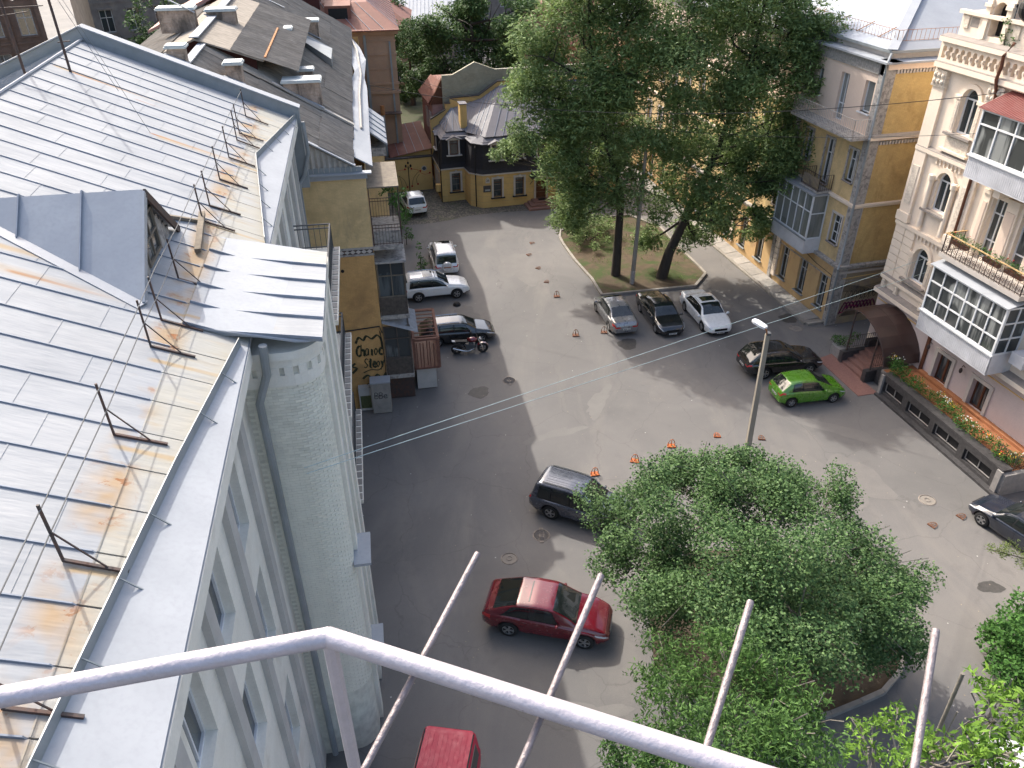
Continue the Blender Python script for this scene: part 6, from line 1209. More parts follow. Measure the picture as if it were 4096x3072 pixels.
# three cars along the lawn
car('silver_sedan', 'silver sedan with red tail lights facing the kerb, left of the three by the lawn', 'car', (.866 + .2728 * 25 / 25 * 0 + 5.84, 45.95), 347.5, C_sedan(4.57, 1.76, 1.49, 2.635, .95, .31, 1.02), P['silver'], SW((1.1, 1.72, 1.5, 1.78), (1.78, 2.6, 1.84, 2.5), (2.66, 3.35, 2.56, 2.85)), (2.72, 3.35), (.82, 1.46))
car('black_sedan', 'black sedan nose towards the yard between the silver and white sedans', 'car', (9.66, 45.75), 168.3, C_sedan(4.84, 1.85, 1.47, 2.888, .83, .33, 1.0), P['black'], SW((1.1, 1.75, 1.55, 1.8), (1.81, 2.7, 1.86, 2.6), (2.76, 3.6, 2.66, 3.0)), (2.85, 3.62), (.82, 1.46))
car('white_sedan', 'white sedan nose towards the yard, right of the three cars by the lawn', 'car', (12.63, 45.94), 167.8, C_sedan(4.85, 1.83, 1.48, 2.775, .97, .33, 1.03), P['white'], SW((1.1, 1.75, 1.55, 1.8), (1.81, 2.7, 1.86, 2.6), (2.76, 3.6, 2.66, 3.0)), (2.85, 3.62), (.82, 1.46), extra=sunroof(2.1, 2.7))
# left row
c = setr(C_suv(4.64, 1.79, 1.7, 2.63, .93, .36, 1.06, .42), .6, 2.9)
car('white_suv', 'white car with roof rails and dark windows parked crosswise behind the silver off-roader', 'car', (-5.2, 49.7), 77.4, c, P['white'], SW((.55, 1.15, .65, 1.15), (1.2, 2.05, 1.2, 2.05), (2.1, 3.1, 2.1, 2.65)), (2.5, 3.22), (.12, .42), extra=multi(rails, sunroof(1.5, 2.35)), two_tone=M['black'])
c = setr(C_suv(4.9, 1.88, 1.88, 2.78, .8, .39, 1.12, .26), .6, 2.9)
def spare(t, c, col):
    w_ = MB().lathe([(.001, -.14), (.33, -.14), (.36, -.1), (.36, .06), (.3, .1)], 20, (-c.xm - .12, 0, .98), 'x'); w_.build('spare_wheel_cover', col, t, smooth=40); q = MB(); q.box(-c.xm - .275, -c.xm - .262, -.26, .26, .93, 1.03); q.build('spare_cover_plate', pm('reddish_plate', (.4, .2, .12), None, 6, .5), t)
car('silver_offroader', 'silver white off-road car with spare wheel on its tailgate seen from behind', 'car', at((-4.72, 53.05), 349, 2.0), 349, c, P['silverwhite'], SW((.45, 1.15, .5, 1.15), (1.2, 2.05, 1.2, 2.05), (2.1, 3.2, 2.1, 2.75)), (2.6, 3.4), (.09, .26), tail=(.0, .14, 4.3, 6.0), extra=multi(sunroof(2.0, 2.6), ribs(.5, 1.9), spare, rails))
c = setr(C_suv(4.43, 1.81, 1.7, 2.6, .9, .35, 1.02, .45), .6, 2.6)
car('white_crossover', 'white crossover seen from behind, parked near the yellow gate on cobbles', 'car', at((-7.95, 64.7), 342, 1.75), 342, c, P['white'], SW((.6, 1.15, .7, 1.15), (1.2, 2.0, 1.2, 2.0), (2.05, 2.95, 2.05, 2.55)), (2.38, 3.0), (.12, .46), extra=rails, two_tone=M['black'])
c = Car(4.7, 1.75, 1.48, 2.703, .9, .32, [(0, .72), (.05, .9), (.12, .98), (.55, 1.36), (1.0, 1.46), (2.0, 1.48), (2.6, 1.46), (2.9, 1.38), (3.55, .99), (4.2, .85), (4.6, .68), (4.7, .5)], [(0, .93), (1, .94), (3, .88), (4, .8), (4.7, .58)], 'sedan'); c.rr = (.8, 2.5)
car('black_estate', 'black estate car in the shade with chrome window trim, beside the timber deck', 'car', (-3.35, 43.6), 79.9, c, P['black'], SW((.6, 1.2, .85, 1.25), (1.27, 2.1, 1.32, 2.1), (2.16, 3.15, 2.16, 2.7)), (2.72, 3.5), (.14, .55), extra=rails)
car('navy_sedan', 'dark navy sedan at the right edge beside the folded parking locks', 'car', at((21.75, 26.75), 333, -1.3), 333, C_sedan(4.8, 1.85, 1.45, 2.8, .85, .34, 1.0), P['navy'], SW((1.1, 1.75, 1.55, 1.8), (1.81, 2.7, 1.86, 2.6), (2.76, 3.55, 2.66, 3.0)), (2.85, 3.55), (.82, 1.46))
# red van roof at the lower edge
vt = thing('red_van', 'red van with ribbed roof cut by the bottom edge', 'van', (-2.35, 13.1, 0), R(-8))
prof = [(-.9, .35), (-.97, .5), (-.98, 1.1), (-.93, 1.25), (-.84, 1.9), (-.76, 2.0), (.76, 2.0), (.84, 1.9), (.93, 1.25), (.98, 1.1), (.97, .5), (.9, .35)]
q = MB(); ys = [(-2.3, .9, 0), (-2.2, 1, .02), (2.0, 1, .02), (2.15, .98, .0), (2.22, .9, -.06)]
for y, s_, dz in ys: q.v += [(x * s_, y, z + (dz if z > 1.5 else 0)) for x, z in prof]
n = len(prof)
for a in range(len(ys) - 1):
    for b in range(n): q.f.append((a * n + b, a * n + (b + 1) % n, (a + 1) * n + (b + 1) % n, (a + 1) * n + b))
q.f += [tuple(range(n)), tuple(range(4 * n, 5 * n))[::-1]]; q.build('body', P['vanred'], vt, smooth=35)
for i in range(9): MB().box(-.6 + .15 * i - .012, -.6 + .15 * i + .012, -2.0, 1.95, 2.018, 2.032).build('roof_rib', P['vanred'], vt)
q = MB(); [q.box(s_ * .78 - .02, s_ * .78 + .02, -2.1, 2.05, 1.99, 2.03) for s_ in (-1, 1)]; q.build('drip_rail', M['black'], vt)
q = MB()
for s_ in (-1, 1):
    for y0 in (-1.9, -.55, .75): q.hexa([(s_ * .955, y0, 1.22), (s_ * .955, y0 + 1.15, 1.22), (s_ * .86, y0 + 1.1, 1.85), (s_ * .86, y0 + .05, 1.85)] + [(s_ * .96, y0, 1.22), (s_ * .96, y0 + 1.15, 1.22), (s_ * .87, y0 + 1.1, 1.85), (s_ * .87, y0 + .05, 1.85)])
q.box(-.75, .75, 2.2, 2.235, 1.2, 1.8); q.build('windows', M['carglass'], vt)
tm, rm, dm_ = wheel_mesh(.33, .22)
for x in (-.85, .85):
    for y in (-1.4, 1.4): w_ = put('wheel', tm, vt, (x, y, .33), (0, 0, math.pi / 2)); put('rim', rm, w_)
# white car under the lower right leaves
c = setr(C_suv(4.5, 1.8, 1.6, 2.65, .9), .6, 2.6)
car('white_car', 'white car roof showing through leaves at the lower right corner', 'car', (15.35, 13.6), 20, c, P['white'], SW((.6, 1.15, .7, 1.15), (1.2, 2.0, 1.2, 2.0), (2.05, 2.95, 2.05, 2.55)), (2.4, 3.05), (.12, .46))
# motorcycle
mo = thing('motorcycle', 'red motorcycle standing in the shade in front of the black estate car', 'motorcycle', (-2.55, 41.84, 0), R(90 - 82)); mo.scale = (1.1, 1.1, 1.1)
tt = MB(); N_ = 26
def ring(R_, r_, n1=26, n2=8):
    q = MB(); q.lathe([(R_ + r_ * math.cos(2 * math.pi * k / n2), r_ * 1.15 * math.sin(2 * math.pi * k / n2)) for k in range(n2 + 1)], n1, (0, 0, 0), 'y'); return q
twm = ring(.25, .065).mesh('wheel', M['tyre'], 50); rmm = MB(); rmm.lathe([(.185, -.05), (.2, -.05), (.2, .05), (.185, .05), (.185, -.05)], 20, (0, 0, 0), 'y')
for k in range(6): a = k * math.pi / 3; rmm.beam((0, 0, 0), (.19 * math.cos(a), 0, .19 * math.sin(a)), .03, .02, (0, 1, 0))
rmm = rmm.mesh('rim', M['black'])
for x in (-.72, .72): w_ = put('wheel', twm, mo, (x, 0, .315)); put('rim', rmm, w_)
MB().tube([(.72, -.09, .33), (.52, -.08, .78), (.44, -.07, .95)], .03, 6).tube([(.72, .09, .33), (.52, .08, .78), (.44, .07, .95)], .03, 6).build('fork', M['chrome'], mo)
MB().tube([(.43, -.36, 1.04), (.4, -.2, 1.06), (.46, 0, 1.0), (.4, .2, 1.06), (.43, .36, 1.04)], .016, 6).build('handlebar', M['black'], mo)
q = MB(); q.ball((.57, 0, .88), (.1, .1, .11), 10, 8); q.build('headlamp', M['chrome'], mo, smooth=60)
q = MB(); q.ball((.15, 0, .86), (.3, .17, .15), 12, 8); q.build('fuel_tank', P['red'], mo, smooth=60)
q = MB(); q.hexa([(-.75, -.1, .76), (-.1, -.14, .76), (-.1, .14, .76), (-.75, .1, .76), (-.8, -.1, .86), (-.1, -.12, .82), (-.1, .12, .82), (-.8, .1, .86)]); q.build('seat', M['black'], mo)
q = MB(); q.hexa([(-.95, -.08, .8), (-.55, -.1, .72), (-.55, .1, .72), (-.95, .08, .8), (-.98, -.07, .88), (-.6, -.1, .8), (-.6, .1, .8), (-.98, .07, .88)]); q.build('tail_unit', P['silver'], mo)
q = MB(); q.box(-.22, .28, -.17, .17, .3, .62); q.box(-.05, .2, -.13, .13, .62, .75); q.build('engine', M['greyiron'], mo)
MB().tube([(.4, 0, .92), (.3, 0, .35), (-.2, 0, .3), (-.35, 0, .6), (-.1, 0, .78), (.4, 0, .88)], .03, 6).tube([(-.2, -.1, .38), (-.72, -.11, .32)], .028, 6).tube([(-.2, .1, .38), (-.72, .11, .32)], .028, 6).build('frame', M['black'], mo)
MB().tube([(.2, -.18, .38), (-.1, -.2, .25), (-.4, -.21, .3), (-.95, -.22, .5)], [.03, .03, .05, .055], 8).build('exhaust', M['chrome'], mo, smooth=50)
q = MB(); q.lathe([(.34, -.07), (.34, .07)], 12, (.72, 0, .315), 'y'); q.f = [f for f in q.f if min(q.v[i][2] for i in f) > .42]; q.build('mudguard', P['red'], mo)
MB().tube([(-.1, .12, .3), (-.15, .32, .01)], .014, 5).build('kick_stand', M['black'], mo)
for s_ in (-1, 1): MB().tube([(.42, s_ * .3, 1.05), (.4, s_ * .36, 1.22)], .008, 4).ball((.39, s_ * .38, 1.24), (.02, .06, .04), 6, 5).build('mirror', M['black'], mo)
# ================================================================ STREET THINGS
lp = thing('street_lamp', 'leaning concrete lamp post with a white lamp head beside the green hatchback', 'street lamp', (11.52, 30.9, 0), 0)
q = MB(); q.hexa([(-.13, -.13, 0), (.13, -.13, 0), (.13, .13, 0), (-.13, .13, 0), (-.21, -.09, 7.4), (-.03, -.09, 7.4), (-.03, .09, 7.4), (-.21, .09, 7.4)]); q.build('pole', M['polec'], lp)
MB().tube([(-.12, 0, 7.2), (-.22, -.1, 7.6), (-.32, -.25, 7.8), (-.4, -.35, 7.85)], .035, 6).build('arm', M['rust'], lp)
q = MB(); hx = [(-.0, .12), (.18, .16), (.55, .17), (.72, .1), (.72, -.1), (.55, -.17), (.18, -.16), (0, -.12)]; A = R(125); q.extr([(-.36 + x * math.cos(A) - y * math.sin(A), -.3 + x * math.sin(A) + y * math.cos(A), 7.84 + x * .12) for x, y in hx], (0, 0, .1)); q.build('lamp_head', M['lampwhite'], lp)
MB().box(-.16, .0, -.12, .12, 7.38, 7.5).build('insulator_bracket', M['greyiron'], lp)
wp = thing('wooden_pole', 'slim pole with whitewashed foot standing between the two ash trees', 'pole', (8.54, 51.14, 0), 0)
MB().tube([(0, 0, 0), (.02, 0, 1.1)], .17, 8).build('whitewashed_foot', M['whitewash'], wp); MB().tube([(.02, 0, 1.1), (.2, .05, 9.5)], [.16, .11], 8).build('shaft', M['polec'], wp)
def lock(x, y, rz, up, m, label, group):
    t = thing('parking_lock', label, 'parking lock', (x, y, 0), rz, group); t.scale = (.86, .86, .86) if up else (.78, .78, .6)
    q = MB(); q.extr([(-.26, -.17, .02), (.26, -.17, .02), (.2, .17, .02), (-.2, .17, .02)] if up else [(-.24, -.2, .02), (.24, -.2, .02), (.2, -.08, .02), (-.2, -.08, .02)], (0, 0, .05)); q.build('base_plate', m, t)
    hoop = [(-.21, 0), (-.19, .22), (-.1, .42), (0, .47), (.1, .42), (.19, .22), (.21, 0)]
    if up: q = MB(); q.tube([(a, -.02, .07 + b_ * .98) for a, b_ in hoop], .024, 6); q.tube([(0, -.02, .07), (0, -.02, .5)], .022, 6); q.tube([(0, .15, .07), (0, 0, .36)], .018, 5)
    else: q = MB(); q.tube([(a, -.16 + b_ * .95, .09) for a, b_ in hoop] + [(-.21, -.16, .09)], .024, 6); q.tube([(0, -.2, .1), (0, .28, .1)], .02, 5); q.tube([(-.2, .0, .1), (.2, .0, .1)], .018, 5)
    q.build('hoop', m, t)
flat = 'row of folded parking locks in the yard'; upg = 'raised rusty parking locks in the yard'; org = 'bright orange parking locks by the bush'
for i, (x, y) in enumerate(((1.65, 58.6), (1.37, 56.35), (2.01, 53.95), (2.53, 51.65))):
    lock(x, y, R(-75 + 20 * i), False, M['rustlock'], ('folded parking lock lying flat, farthest of the row left of the lawn', 'folded parking lock lying flat, second from the far end of the row', 'folded parking lock lying flat, third from the far end of the row', 'folded parking lock lying flat, nearest folded one of the row')[i], flat)
for (x, y, l) in ((3.12, 49.33, 'raised rusty parking lock close to the lawn kerb corner'), (4.04, 43.9, 'raised rusty parking lock standing alone in the open yard left of its twin'), (5.88, 44.25, 'raised rusty parking lock nearest the silver sedan')): lock(x, y, R(random.uniform(-10, 15)), True, M['rustlock'], l, upg)
for (x, y, u, l) in ((4.0, 30.2, True, 'orange parking lock half hidden behind the dark off-roader'), (6.1, 31.2, True, 'orange parking lock with rusty hoop above the edge of the bush'), (8.12, 32.4, True, 'bright orange parking lock standing in the open sun near the bush'), (10.65, 33.25, False, 'folded orange parking lock just above the bush top'), (12.9, 33.0, False, 'faded folded parking lock right of the lamp post')): lock(x, y, R(random.uniform(-15, 15)), u, M['orange'] if x < 12 else M['rustlock'], l, org)
lock(18.85, 26.45, R(-60), False, M['rustlock'], 'folded rusty parking lock in the open yard near the round manhole', flat); lock(20.4, 27.0, R(-60), False, M['rustlock'], 'folded rusty parking lock beside the wheel of the navy sedan', flat)
# manhole with wavy ribs
def manhole(x, y, r, label, waves=True, rz=0):
    t = thing('manhole_cover', label, 'manhole cover', (x, y, 0), rz, 'manhole covers in the yard'); m = M['castdust']
    MB().lathe([(.001, .004), (r * .97, .004), (r * .97, .012)], 28).build('plate', m, t); MB().lathe([(r * .94, .006), (r * .95, .03), (r * 1.0, .03), (r * 1.07, .012), (r * 1.1, .003)], 28).build('rim', M['cast'], t)
    MB().lathe([(r * .32, .01), (r * .33, .026), (r * .37, .026), (r * .38, .01)], 20).build('centre_ring', M['cast'], t)
    if waves:
        for j in range(-5, 6):
            yy = j * r * .17
            if abs(yy) > r * .9: continue
            hw_ = math.sqrt((r * .94) ** 2 - yy ** 2); segs = [[]]
            for k in range(41):
                xx = -hw_ + 2 * hw_ * k / 40; y2 = yy + r * .05 * math.sin(xx / r * 13)
                if math.hypot(xx, y2) < r * .36 or math.hypot(xx, y2) > r * .95:
                    if segs[-1]: segs.append([])
                else: segs[-1].append((xx, y2, .016))
            q = MB(); [q.tube(s_, .012 * r / .32, 4) for s_ in segs if len(s_) > 1]
            if q.v: q.build('wavy_rib', M['cast'], t)
        q = MB(); q.beam((-.15 * r, .12 * r, .02), (.2 * r, .12 * r, .02), .03 * r); q.beam((-.15 * r, -.12 * r, .02), (.2 * r, -.12 * r, .02), .03 * r); q.beam((-.1 * r, .12 * r, .02), (.18 * r, -.12 * r, .02), .035 * r); q.build('emblem', M['cast'], t)
        for s_ in (-1, 1): MB().box(-.09, .09, s_ * (r + .06) - .05, s_ * (r + .06) + .05, .003, .03).build('lug', M['cast'], t)
    return t
manhole(-.16, 38.7, .36, 'manhole cover with wavy raised ribs on the edge of the shade in the open yard', True, R(8)); manhole(1.26, 26.0, .36, 'manhole cover on the shade edge below the dark off-roader'); manhole(-.17, 24.6, .33, 'manhole cover behind the rear of the red crossover', False); manhole(19.36, 28.15, .36, 'manhole cover in sun near the folded locks at right', False); manhole(18.2, 44.6, .38, 'dark manhole cover near the corner of the yellow building', False)
sq = MB().quad((-.85, 38.0, .004), (.55, 37.9, .004), (.6, 39.4, .004), (-.8, 39.5, .004)).build('asphalt_patch', M['castdust']); struct(sq); sq.hide_render = False
bpy.data.objects.remove(sq)
dome = thing('black_bowl', 'black overturned bowl-shaped tub lying on the asphalt behind the white suv', 'tub', (-3.7, 48.2, 0)); MB().lathe([(.001, .24), (.12, .22), (.22, .14), (.27, .02)], 14).build('shell', M['black'], dome, smooth=50)
# ---------------------------------------------------------------- lawn island with kerb
isl = [(4.73, 61.49), (3.99, 60.89), (3.89, 59.58), (4.07, 58.3), (4.8, 55.13), (5.78, 51.93), (6.24, 49.37), (8.08, 49.73), (12.92, 50.66), (14.07, 52.66), (13.87, 53.75), (12.93, 57.58), (12.2, 61.5), (10, 64.2), (6.5, 63.5)]
lw = MB().quad(*[(x, y, .09) for x, y in isl]).build('lawn', M['soil']); struct(lw)
kb = MB().box(-.5, .5, -.09, .09, 0, .17).mesh('kerb_stone', M['kerb'])
def kerbs(poly, par, L=1.0, close=True):
    for p, q_ in zip(poly, poly[1:] + ([poly[0]] if close else [])):
        p, q_ = Vector((*p, 0)), Vector((*q_, 0)); d = q_ - p; n = max(1, round(d.length / L))
        for i in range(n):
            o = put('kerb_stone', kb, par, p.lerp(q_, (i + .5) / n), (random.uniform(-.02, .02), 0, math.atan2(d.y, d.x))); o.scale = (d.length / n * .985, 1, 1)
kerbs(isl, lw)
bi = thing('round_kerb', 'curved concrete kerb around the foot of the big bush', 'kerb', (0, 0, 0))
cen = (9.6, 21.6); circ = [(cen[0] + 5.2 * math.cos(a), cen[1] + 4.6 * math.sin(a)) for a in np.linspace(R(-100), R(20), 13)]
kp = [(9.2, 16.6), (10.1, 16.72), (11.05, 16.97), (12.28, 17.45), (13.21, 17.84), (14.12, 18.64), (14.8, 19.7), (15.1, 21)]
kerbs(kp, bi, 1.1, False)
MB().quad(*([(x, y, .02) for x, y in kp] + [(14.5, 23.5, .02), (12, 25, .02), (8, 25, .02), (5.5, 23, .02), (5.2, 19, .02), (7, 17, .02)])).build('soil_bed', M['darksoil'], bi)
# ---------------------------------------------------------------- cables over the yard
def cable(name, label, a, b_, sag, r, m, n=24):
    a, b_ = Vector(a), Vector(b_); q = MB(); q.tube([a.lerp(b_, i / n) - Vector((0, 0, sag * 4 * (i / n) * (1 - i / n))) for i in range(n + 1)], r, 5); return tag(q.build(name, m), label, 'cable')
CA = [((-7.0, 17.0, 7.2), (24.3, 37.5, 9.4))]
cable('cable', 'upper of two pale cyan cables stretched low across the yard', (-4.75, 14.2, 13.5), (23.37, 40.55, 6.85), .0, .0095, M['cable'])
cable('cable', 'lower of two pale cyan cables stretched low across the yard', (-4.65, 14.0, 13.5), (23.2, 40.0, 6.2), .0, .0095, M['cable'])
cable('cable', 'thin black cable hung from the slate roof across the ash trees to the ornate building', (-10.6, 55.5, 13.0), (22.6, 37.5, 16.2), 1.5, .018, M['blackcable'])
cable('cable', 'thinner black cable running below the other one at upper right', (-8.0, 66, 11.0), (22.9, 36.8, 14.6), 1.8, .012, M['blackcable'])
cable('cable', 'sagging wire from the salmon building to the mansard house chimney', (-9, 76, 9), (-3, 70, 7.6), .3, .014, M['blackcable'])
# ================================================================ VEGETATION
def crown(name, m, par, clumps, dens, size, seed, aspect=.45, droop=.35, shell=.55, flat=.75, kind=None):
    """leaf-sized folded faces spread through each clump, denser near its skin"""
    r = np.random.default_rng(seed); pos = []
    for cx, cy, cz, rad in clumps:
        n = int(dens * rad ** 2); u = r.normal(size=(n, 3)); u /= np.linalg.norm(u, axis=1)[:, None]
        q = rad * (shell + (1.12 - shell) * r.random(n) ** .8)[:, None]; lump = 1 + .22 * np.sin(u[:, :1] * 7 + cx) * np.cos(u[:, 1:2] * 6 + cy) + .12 * np.sin(u[:, 2:3] * 11 + cz * 3)
        p = u * q * lump * np.array([1, 1, flat]) + np.array([cx, cy, cz]); pos.append(p)
    P_ = np.vstack(pos); n = len(P_); g = P_[:, 2] > .15; P_ = P_[g]; n = len(P_)
    d = r.normal(size=(n, 3)); d[:, 2] = d[:, 2] * .45 - droop; d /= np.linalg.norm(d, axis=1)[:, None]
    s = np.cross(d, r.normal(size=(n, 3)) * .5 + np.array([0, 0, 1.0])); s /= np.linalg.norm(s, axis=1)[:, None]; nn = np.cross(s, d)
    L = size * r.uniform(.65, 1.35, n)[:, None]; W = L * aspect
    v = np.empty((n, 4, 3)); v[:, 0] = P_ - d * L / 2; v[:, 1] = P_ + s * W / 2 + nn * L * .08; v[:, 2] = P_ + d * L / 2; v[:, 3] = P_ - s * W / 2 + nn * L * .08
    me = bpy.data.meshes.new(name); me.vertices.add(4 * n); me.vertices.foreach_set('co', v.ravel()); me.loops.add(4 * n); me.loops.foreach_set('vertex_index', np.arange(4 * n, dtype=np.int32))
    me.polygons.add(n); me.polygons.foreach_set('loop_start', np.arange(0, 4 * n, 4, dtype=np.int32)); me.update(calc_edges=True); me.materials.append(m)
    return put(name, me, par, kind=kind)
LF = dict(ash=leafmat('ash_leaf', (.13, .2, .065), (.21, .285, .12), (.16, .23, .055), .32, .42), bush=leafmat('bush_leaf', (.034, .085, .026), (.1, .165, .058), (.055, .11, .03), .16, .4), ail=leafmat('ailanthus_leaf', (.04, .095, .025), (.085, .16, .04), (.06, .13, .025), .25), back=leafmat('back_leaf', (.05, .095, .028), (.08, .14, .045), (.04, .08, .025), .2),
          bright=leafmat('bright_leaf', (.07, .16, .025), (.15, .26, .035), None, .3), vine=leafmat('vine_leaf', (.035, .1, .02), (.065, .15, .032), None, .2), con=leafmat('conifer_leaf', (.09, .13, .03), (.14, .18, .05), None, .15), grass=leafmat('grass_blade', (.07, .15, .02), (.13, .2, .04), (.16, .14, .07), .25, .7), flower=leafmat('white_petal', (.7, .7, .66), (.75, .72, .66), None, .2), orangef=leafmat('orange_petal', (.75, .33, .02), (.7, .5, .04), None, .2), redf=leafmat('red_petal', (.5, .02, .03), (.6, .05, .05), None, .2))
def sub(clumps, k, seed, sp=.62, rr=(.3, .5)):
    """break big clumps into several smaller, uneven ones"""
    r = random.Random(seed); out = []
    for x, y, z, rad in clumps:
        for i in range(k):
            u = Vector((r.gauss(0, 1), r.gauss(0, 1), r.gauss(0, .8))).normalized() * rad * r.uniform(.35, 1) * sp * 1.25; out.append((x + u.x, y + u.y, z + u.z, rad * r.uniform(*rr)))
    return out
def tree(name, label, loc, clumps, leaf, dens, size, seed, trunk_r, branch_from, m='bark', group=None, k=5, aspect=.4, droop=.35, lean=(0, 0), fork=3.5, rr=(.3, .5)):
    t = thing(name, label, 'tree' if 'tree' in name else 'bush', (loc[0], loc[1], 0), 0, group); loc = Vector((loc[0], loc[1], 0)); r = random.Random(seed); cl = sub(clumps, k, seed, rr=rr)
    rel = [(x - loc.x, y - loc.y, z, q) for x, y, z, q in cl]; crown('crown', LF[leaf], t, rel, dens, size, seed, aspect, droop)
    F = Vector((lean[0], lean[1], fork)); top = max(c[2] for c in clumps); cx = sum(c[0] for c in clumps) / len(clumps) - loc.x; cy = sum(c[1] for c in clumps) / len(clumps) - loc.y
    q = MB(); axis = [Vector((0, 0, 0)), Vector((lean[0] * .3, lean[1] * .3, fork * .45)), F, F.lerp(Vector((cx, cy, top * .7)), .5), Vector((cx, cy, top * .8)), Vector((cx * 1.05, cy, top))]
    q.tube(axis, [trunk_r * 1.25, trunk_r, trunk_r * .85, trunk_r * .55, trunk_r * .3, .03], 9); tr = q.build('trunk', M[m], t, smooth=60)
    q = MB()
    for x, y, z, rad in clumps:
        e = Vector((x - loc.x, y - loc.y, z)); s_ = min(.95, max(.05, (z - branch_from) / max(1, top - branch_from) * .75)); f = s_ * (len(axis) - 3) + 2; i = min(int(f), len(axis) - 2); b0 = axis[i].lerp(axis[i + 1], f - i)
        if e.z < b0.z: b0 = F.copy()
        mid = b0.lerp(e, .5) + Vector((r.uniform(-.3, .3), r.uniform(-.3, .3), -.25)); q.tube([b0, mid, e], [trunk_r * .34, trunk_r * .22, .03], 6)
        for j in range(5):
            tip = e + Vector((r.gauss(0, 1), r.gauss(0, 1), r.gauss(.2, .7))).normalized() * rad * .8; st = mid.lerp(e, r.uniform(.2, .95)); q.tube([st, st.lerp(tip, .5) + Vector((0, 0, .12)), tip], [trunk_r * .12, trunk_r * .08, .015], 4)
    q.build('limbs', M[m], t, smooth=60); return t
ASHL = [(2.2, 51.0, 15.3, 2.9), (4.5, 52.5, 16.9, 3.4), (7.9, 54.3, 17.1, 3.1), (3.8, 53.1, 12.4, 3.5), (6.5, 51.5, 14.1, 3.7), (1.0, 51.0, 10.8, 1.8), (3.4, 52.5, 9.3, 2.9), (6.2, 54.3, 9.7, 3.6), (4.8, 53.1, 6.4, 2.5), (7.4, 51.5, 7.4, 2.7), (8.6, 51.0, 10.6, 2.5), (1.4, 52.5, 13.1, 2.3), (-.1, 54.3, 8.5, 1.2), (4.1, 53.1, 4.3, 1.8), (9.0, 51.5, 14.9, 2.5), (5, 52, 19.5, 3), (8, 53, 20, 3)]
ASHR = [(10.8, 50.7, 15.6, 2.9), (13.1, 52.2, 16.9, 3.2), (16.8, 54.0, 16.6, 3.7), (18.8, 52.8, 14.1, 2.0), (15.3, 51.2, 13.9, 3.8), (13.2, 50.7, 11.8, 3.1), (11.8, 52.2, 9.0, 2.8), (17.9, 54.0, 10.0, 3.2), (15.5, 52.8, 7.6, 3.2), (17.9, 51.2, 7.5, 1.8), (13.4, 50.7, 6.1, 2.4), (10.9, 52.2, 6.2, 2.3), (9.9, 54.0, 2.1, 1.4), (13.0, 52.8, 2.9, 1.7), (16.8, 51.2, 4.9, 1.3), (10.8, 50.7, 12.7, 2.2), (17.7, 52.2, 16.6, 1.9), (13, 52, 19.5, 3), (16, 53, 19.5, 3)]
ASHR += [(18.6, 55.0, 8.3, 2.4), (18.9, 55.5, 10.8, 1.9), (18.9, 54.0, 6.2, 2.0), (17.5, 53.0, 3.5, 1.6), (20.3, 56.0, 15.1, 2.1), (15.5, 54.0, 9.4, 2.8), (14.8, 53.0, 4.2, 1.9)]
def pull(x, y, z, r_):          # keep the crown in front of the yellow facade
    f = min(1, 33.2 / (x + .255 * y + .75 * r_)) if x > 14.5 else 1; return (x * f, y * f, 25 + (z - 25) * f, r_ * f)
ASHR = [pull(*c) for c in ASHR]
tree('ash_tree', 'tall ash tree with straight dark trunk, left of the pair on the lawn', (7.56, 52.58), ASHL, 'ash', 390, .31, 11, .29, 3, group=None, k=9, rr=(.32, .5), aspect=.3, fork=6)
tree('ash_tree', 'tall leaning ash tree with forked trunk, right of the pair on the lawn', (10.8, 52.14), ASHR, 'ash', 350, .31, 12, .34, 3, k=9, rr=(.32, .5), aspect=.3, lean=(1.3, .2), fork=4.5)
BUSH = [(3.6, 23.0, 4, 1.3), (5.0, 22.6, 5.5, 1.6), (6.8, 23.3, 6, 1.4), (8.5, 23.5, 6.5, 1.1), (7.7, 20.9, 6.5, 1.7), (5.8, 19.8, 6.5, 1.8), (4.0, 20.5, 4.5, 1.4), (9.4, 20.7, 6.5, 1.9), (11.6, 21.7, 6, 1.1), (7.0, 17.6, 7, 2.0), (8.8, 17.4, 7, 2.0), (11.8, 19.6, 5.5, 1.6), (13.7, 19.8, 4, 1.3), (5.1, 17.4, 6, 1.7), (6.6, 15.5, 6.5, 1.7), (8.3, 15.2, 6.5, 1.8), (11.3, 17.1, 5, 1.7), (4.9, 19.7, 5.5, 1.3), (10.9, 16.9, 3.6, 1.1), (13.2, 19.0, 3, .9), (8, 19, 4.5, 2.6), (10, 19, 4, 2.4), (6, 20, 3.6, 2.2), (12, 20.5, 3, 1.4), (13.2, 17.9, 2.4, 1.1), (12.4, 17.5, 3.4, 1.2), (10.6, 22.6, 5.2, 1.4), (11.6, 18.4, 4.4, 1.6), (14.0, 18.9, 2.2, 1.0), (6.2, 24.0, 5.0, 1.2), (7.5, 22.3, 6, 1.3), (9.6, 22.4, 6.2, 1.1)]
tree('big_bush', 'big dense green bush tree filling the round bed in the foreground', (9.2, 20.4), BUSH, 'bush', 1250, .105, 21, .2, 1, m='barkpale', k=7, aspect=.62, droop=.15, fork=1.6, rr=(.3, .55))
AIL = [(4.3, 14.0, 7, .9), (5.4, 13.7, 8, .8), (4.2, 12.1, 8, 1.0), (5.3, 11.7, 9, 1.1), (3.7, 13.9, 6, .7), (6.3, 11.5, 9, 1.0), (4.4, 10.3, 9.5, 1.0), (5.4, 9.7, 10, 1.0), (3.6, 11.7, 7, .8), (6.9, 10.7, 9, .8), (2.3, 10.5, 8, .6), (3.0, 9.7, 9, .8), (3.8, 9.1, 10, .8), (4.8, 9.1, 10, .8), (6.0, 9.2, 10, .8)]
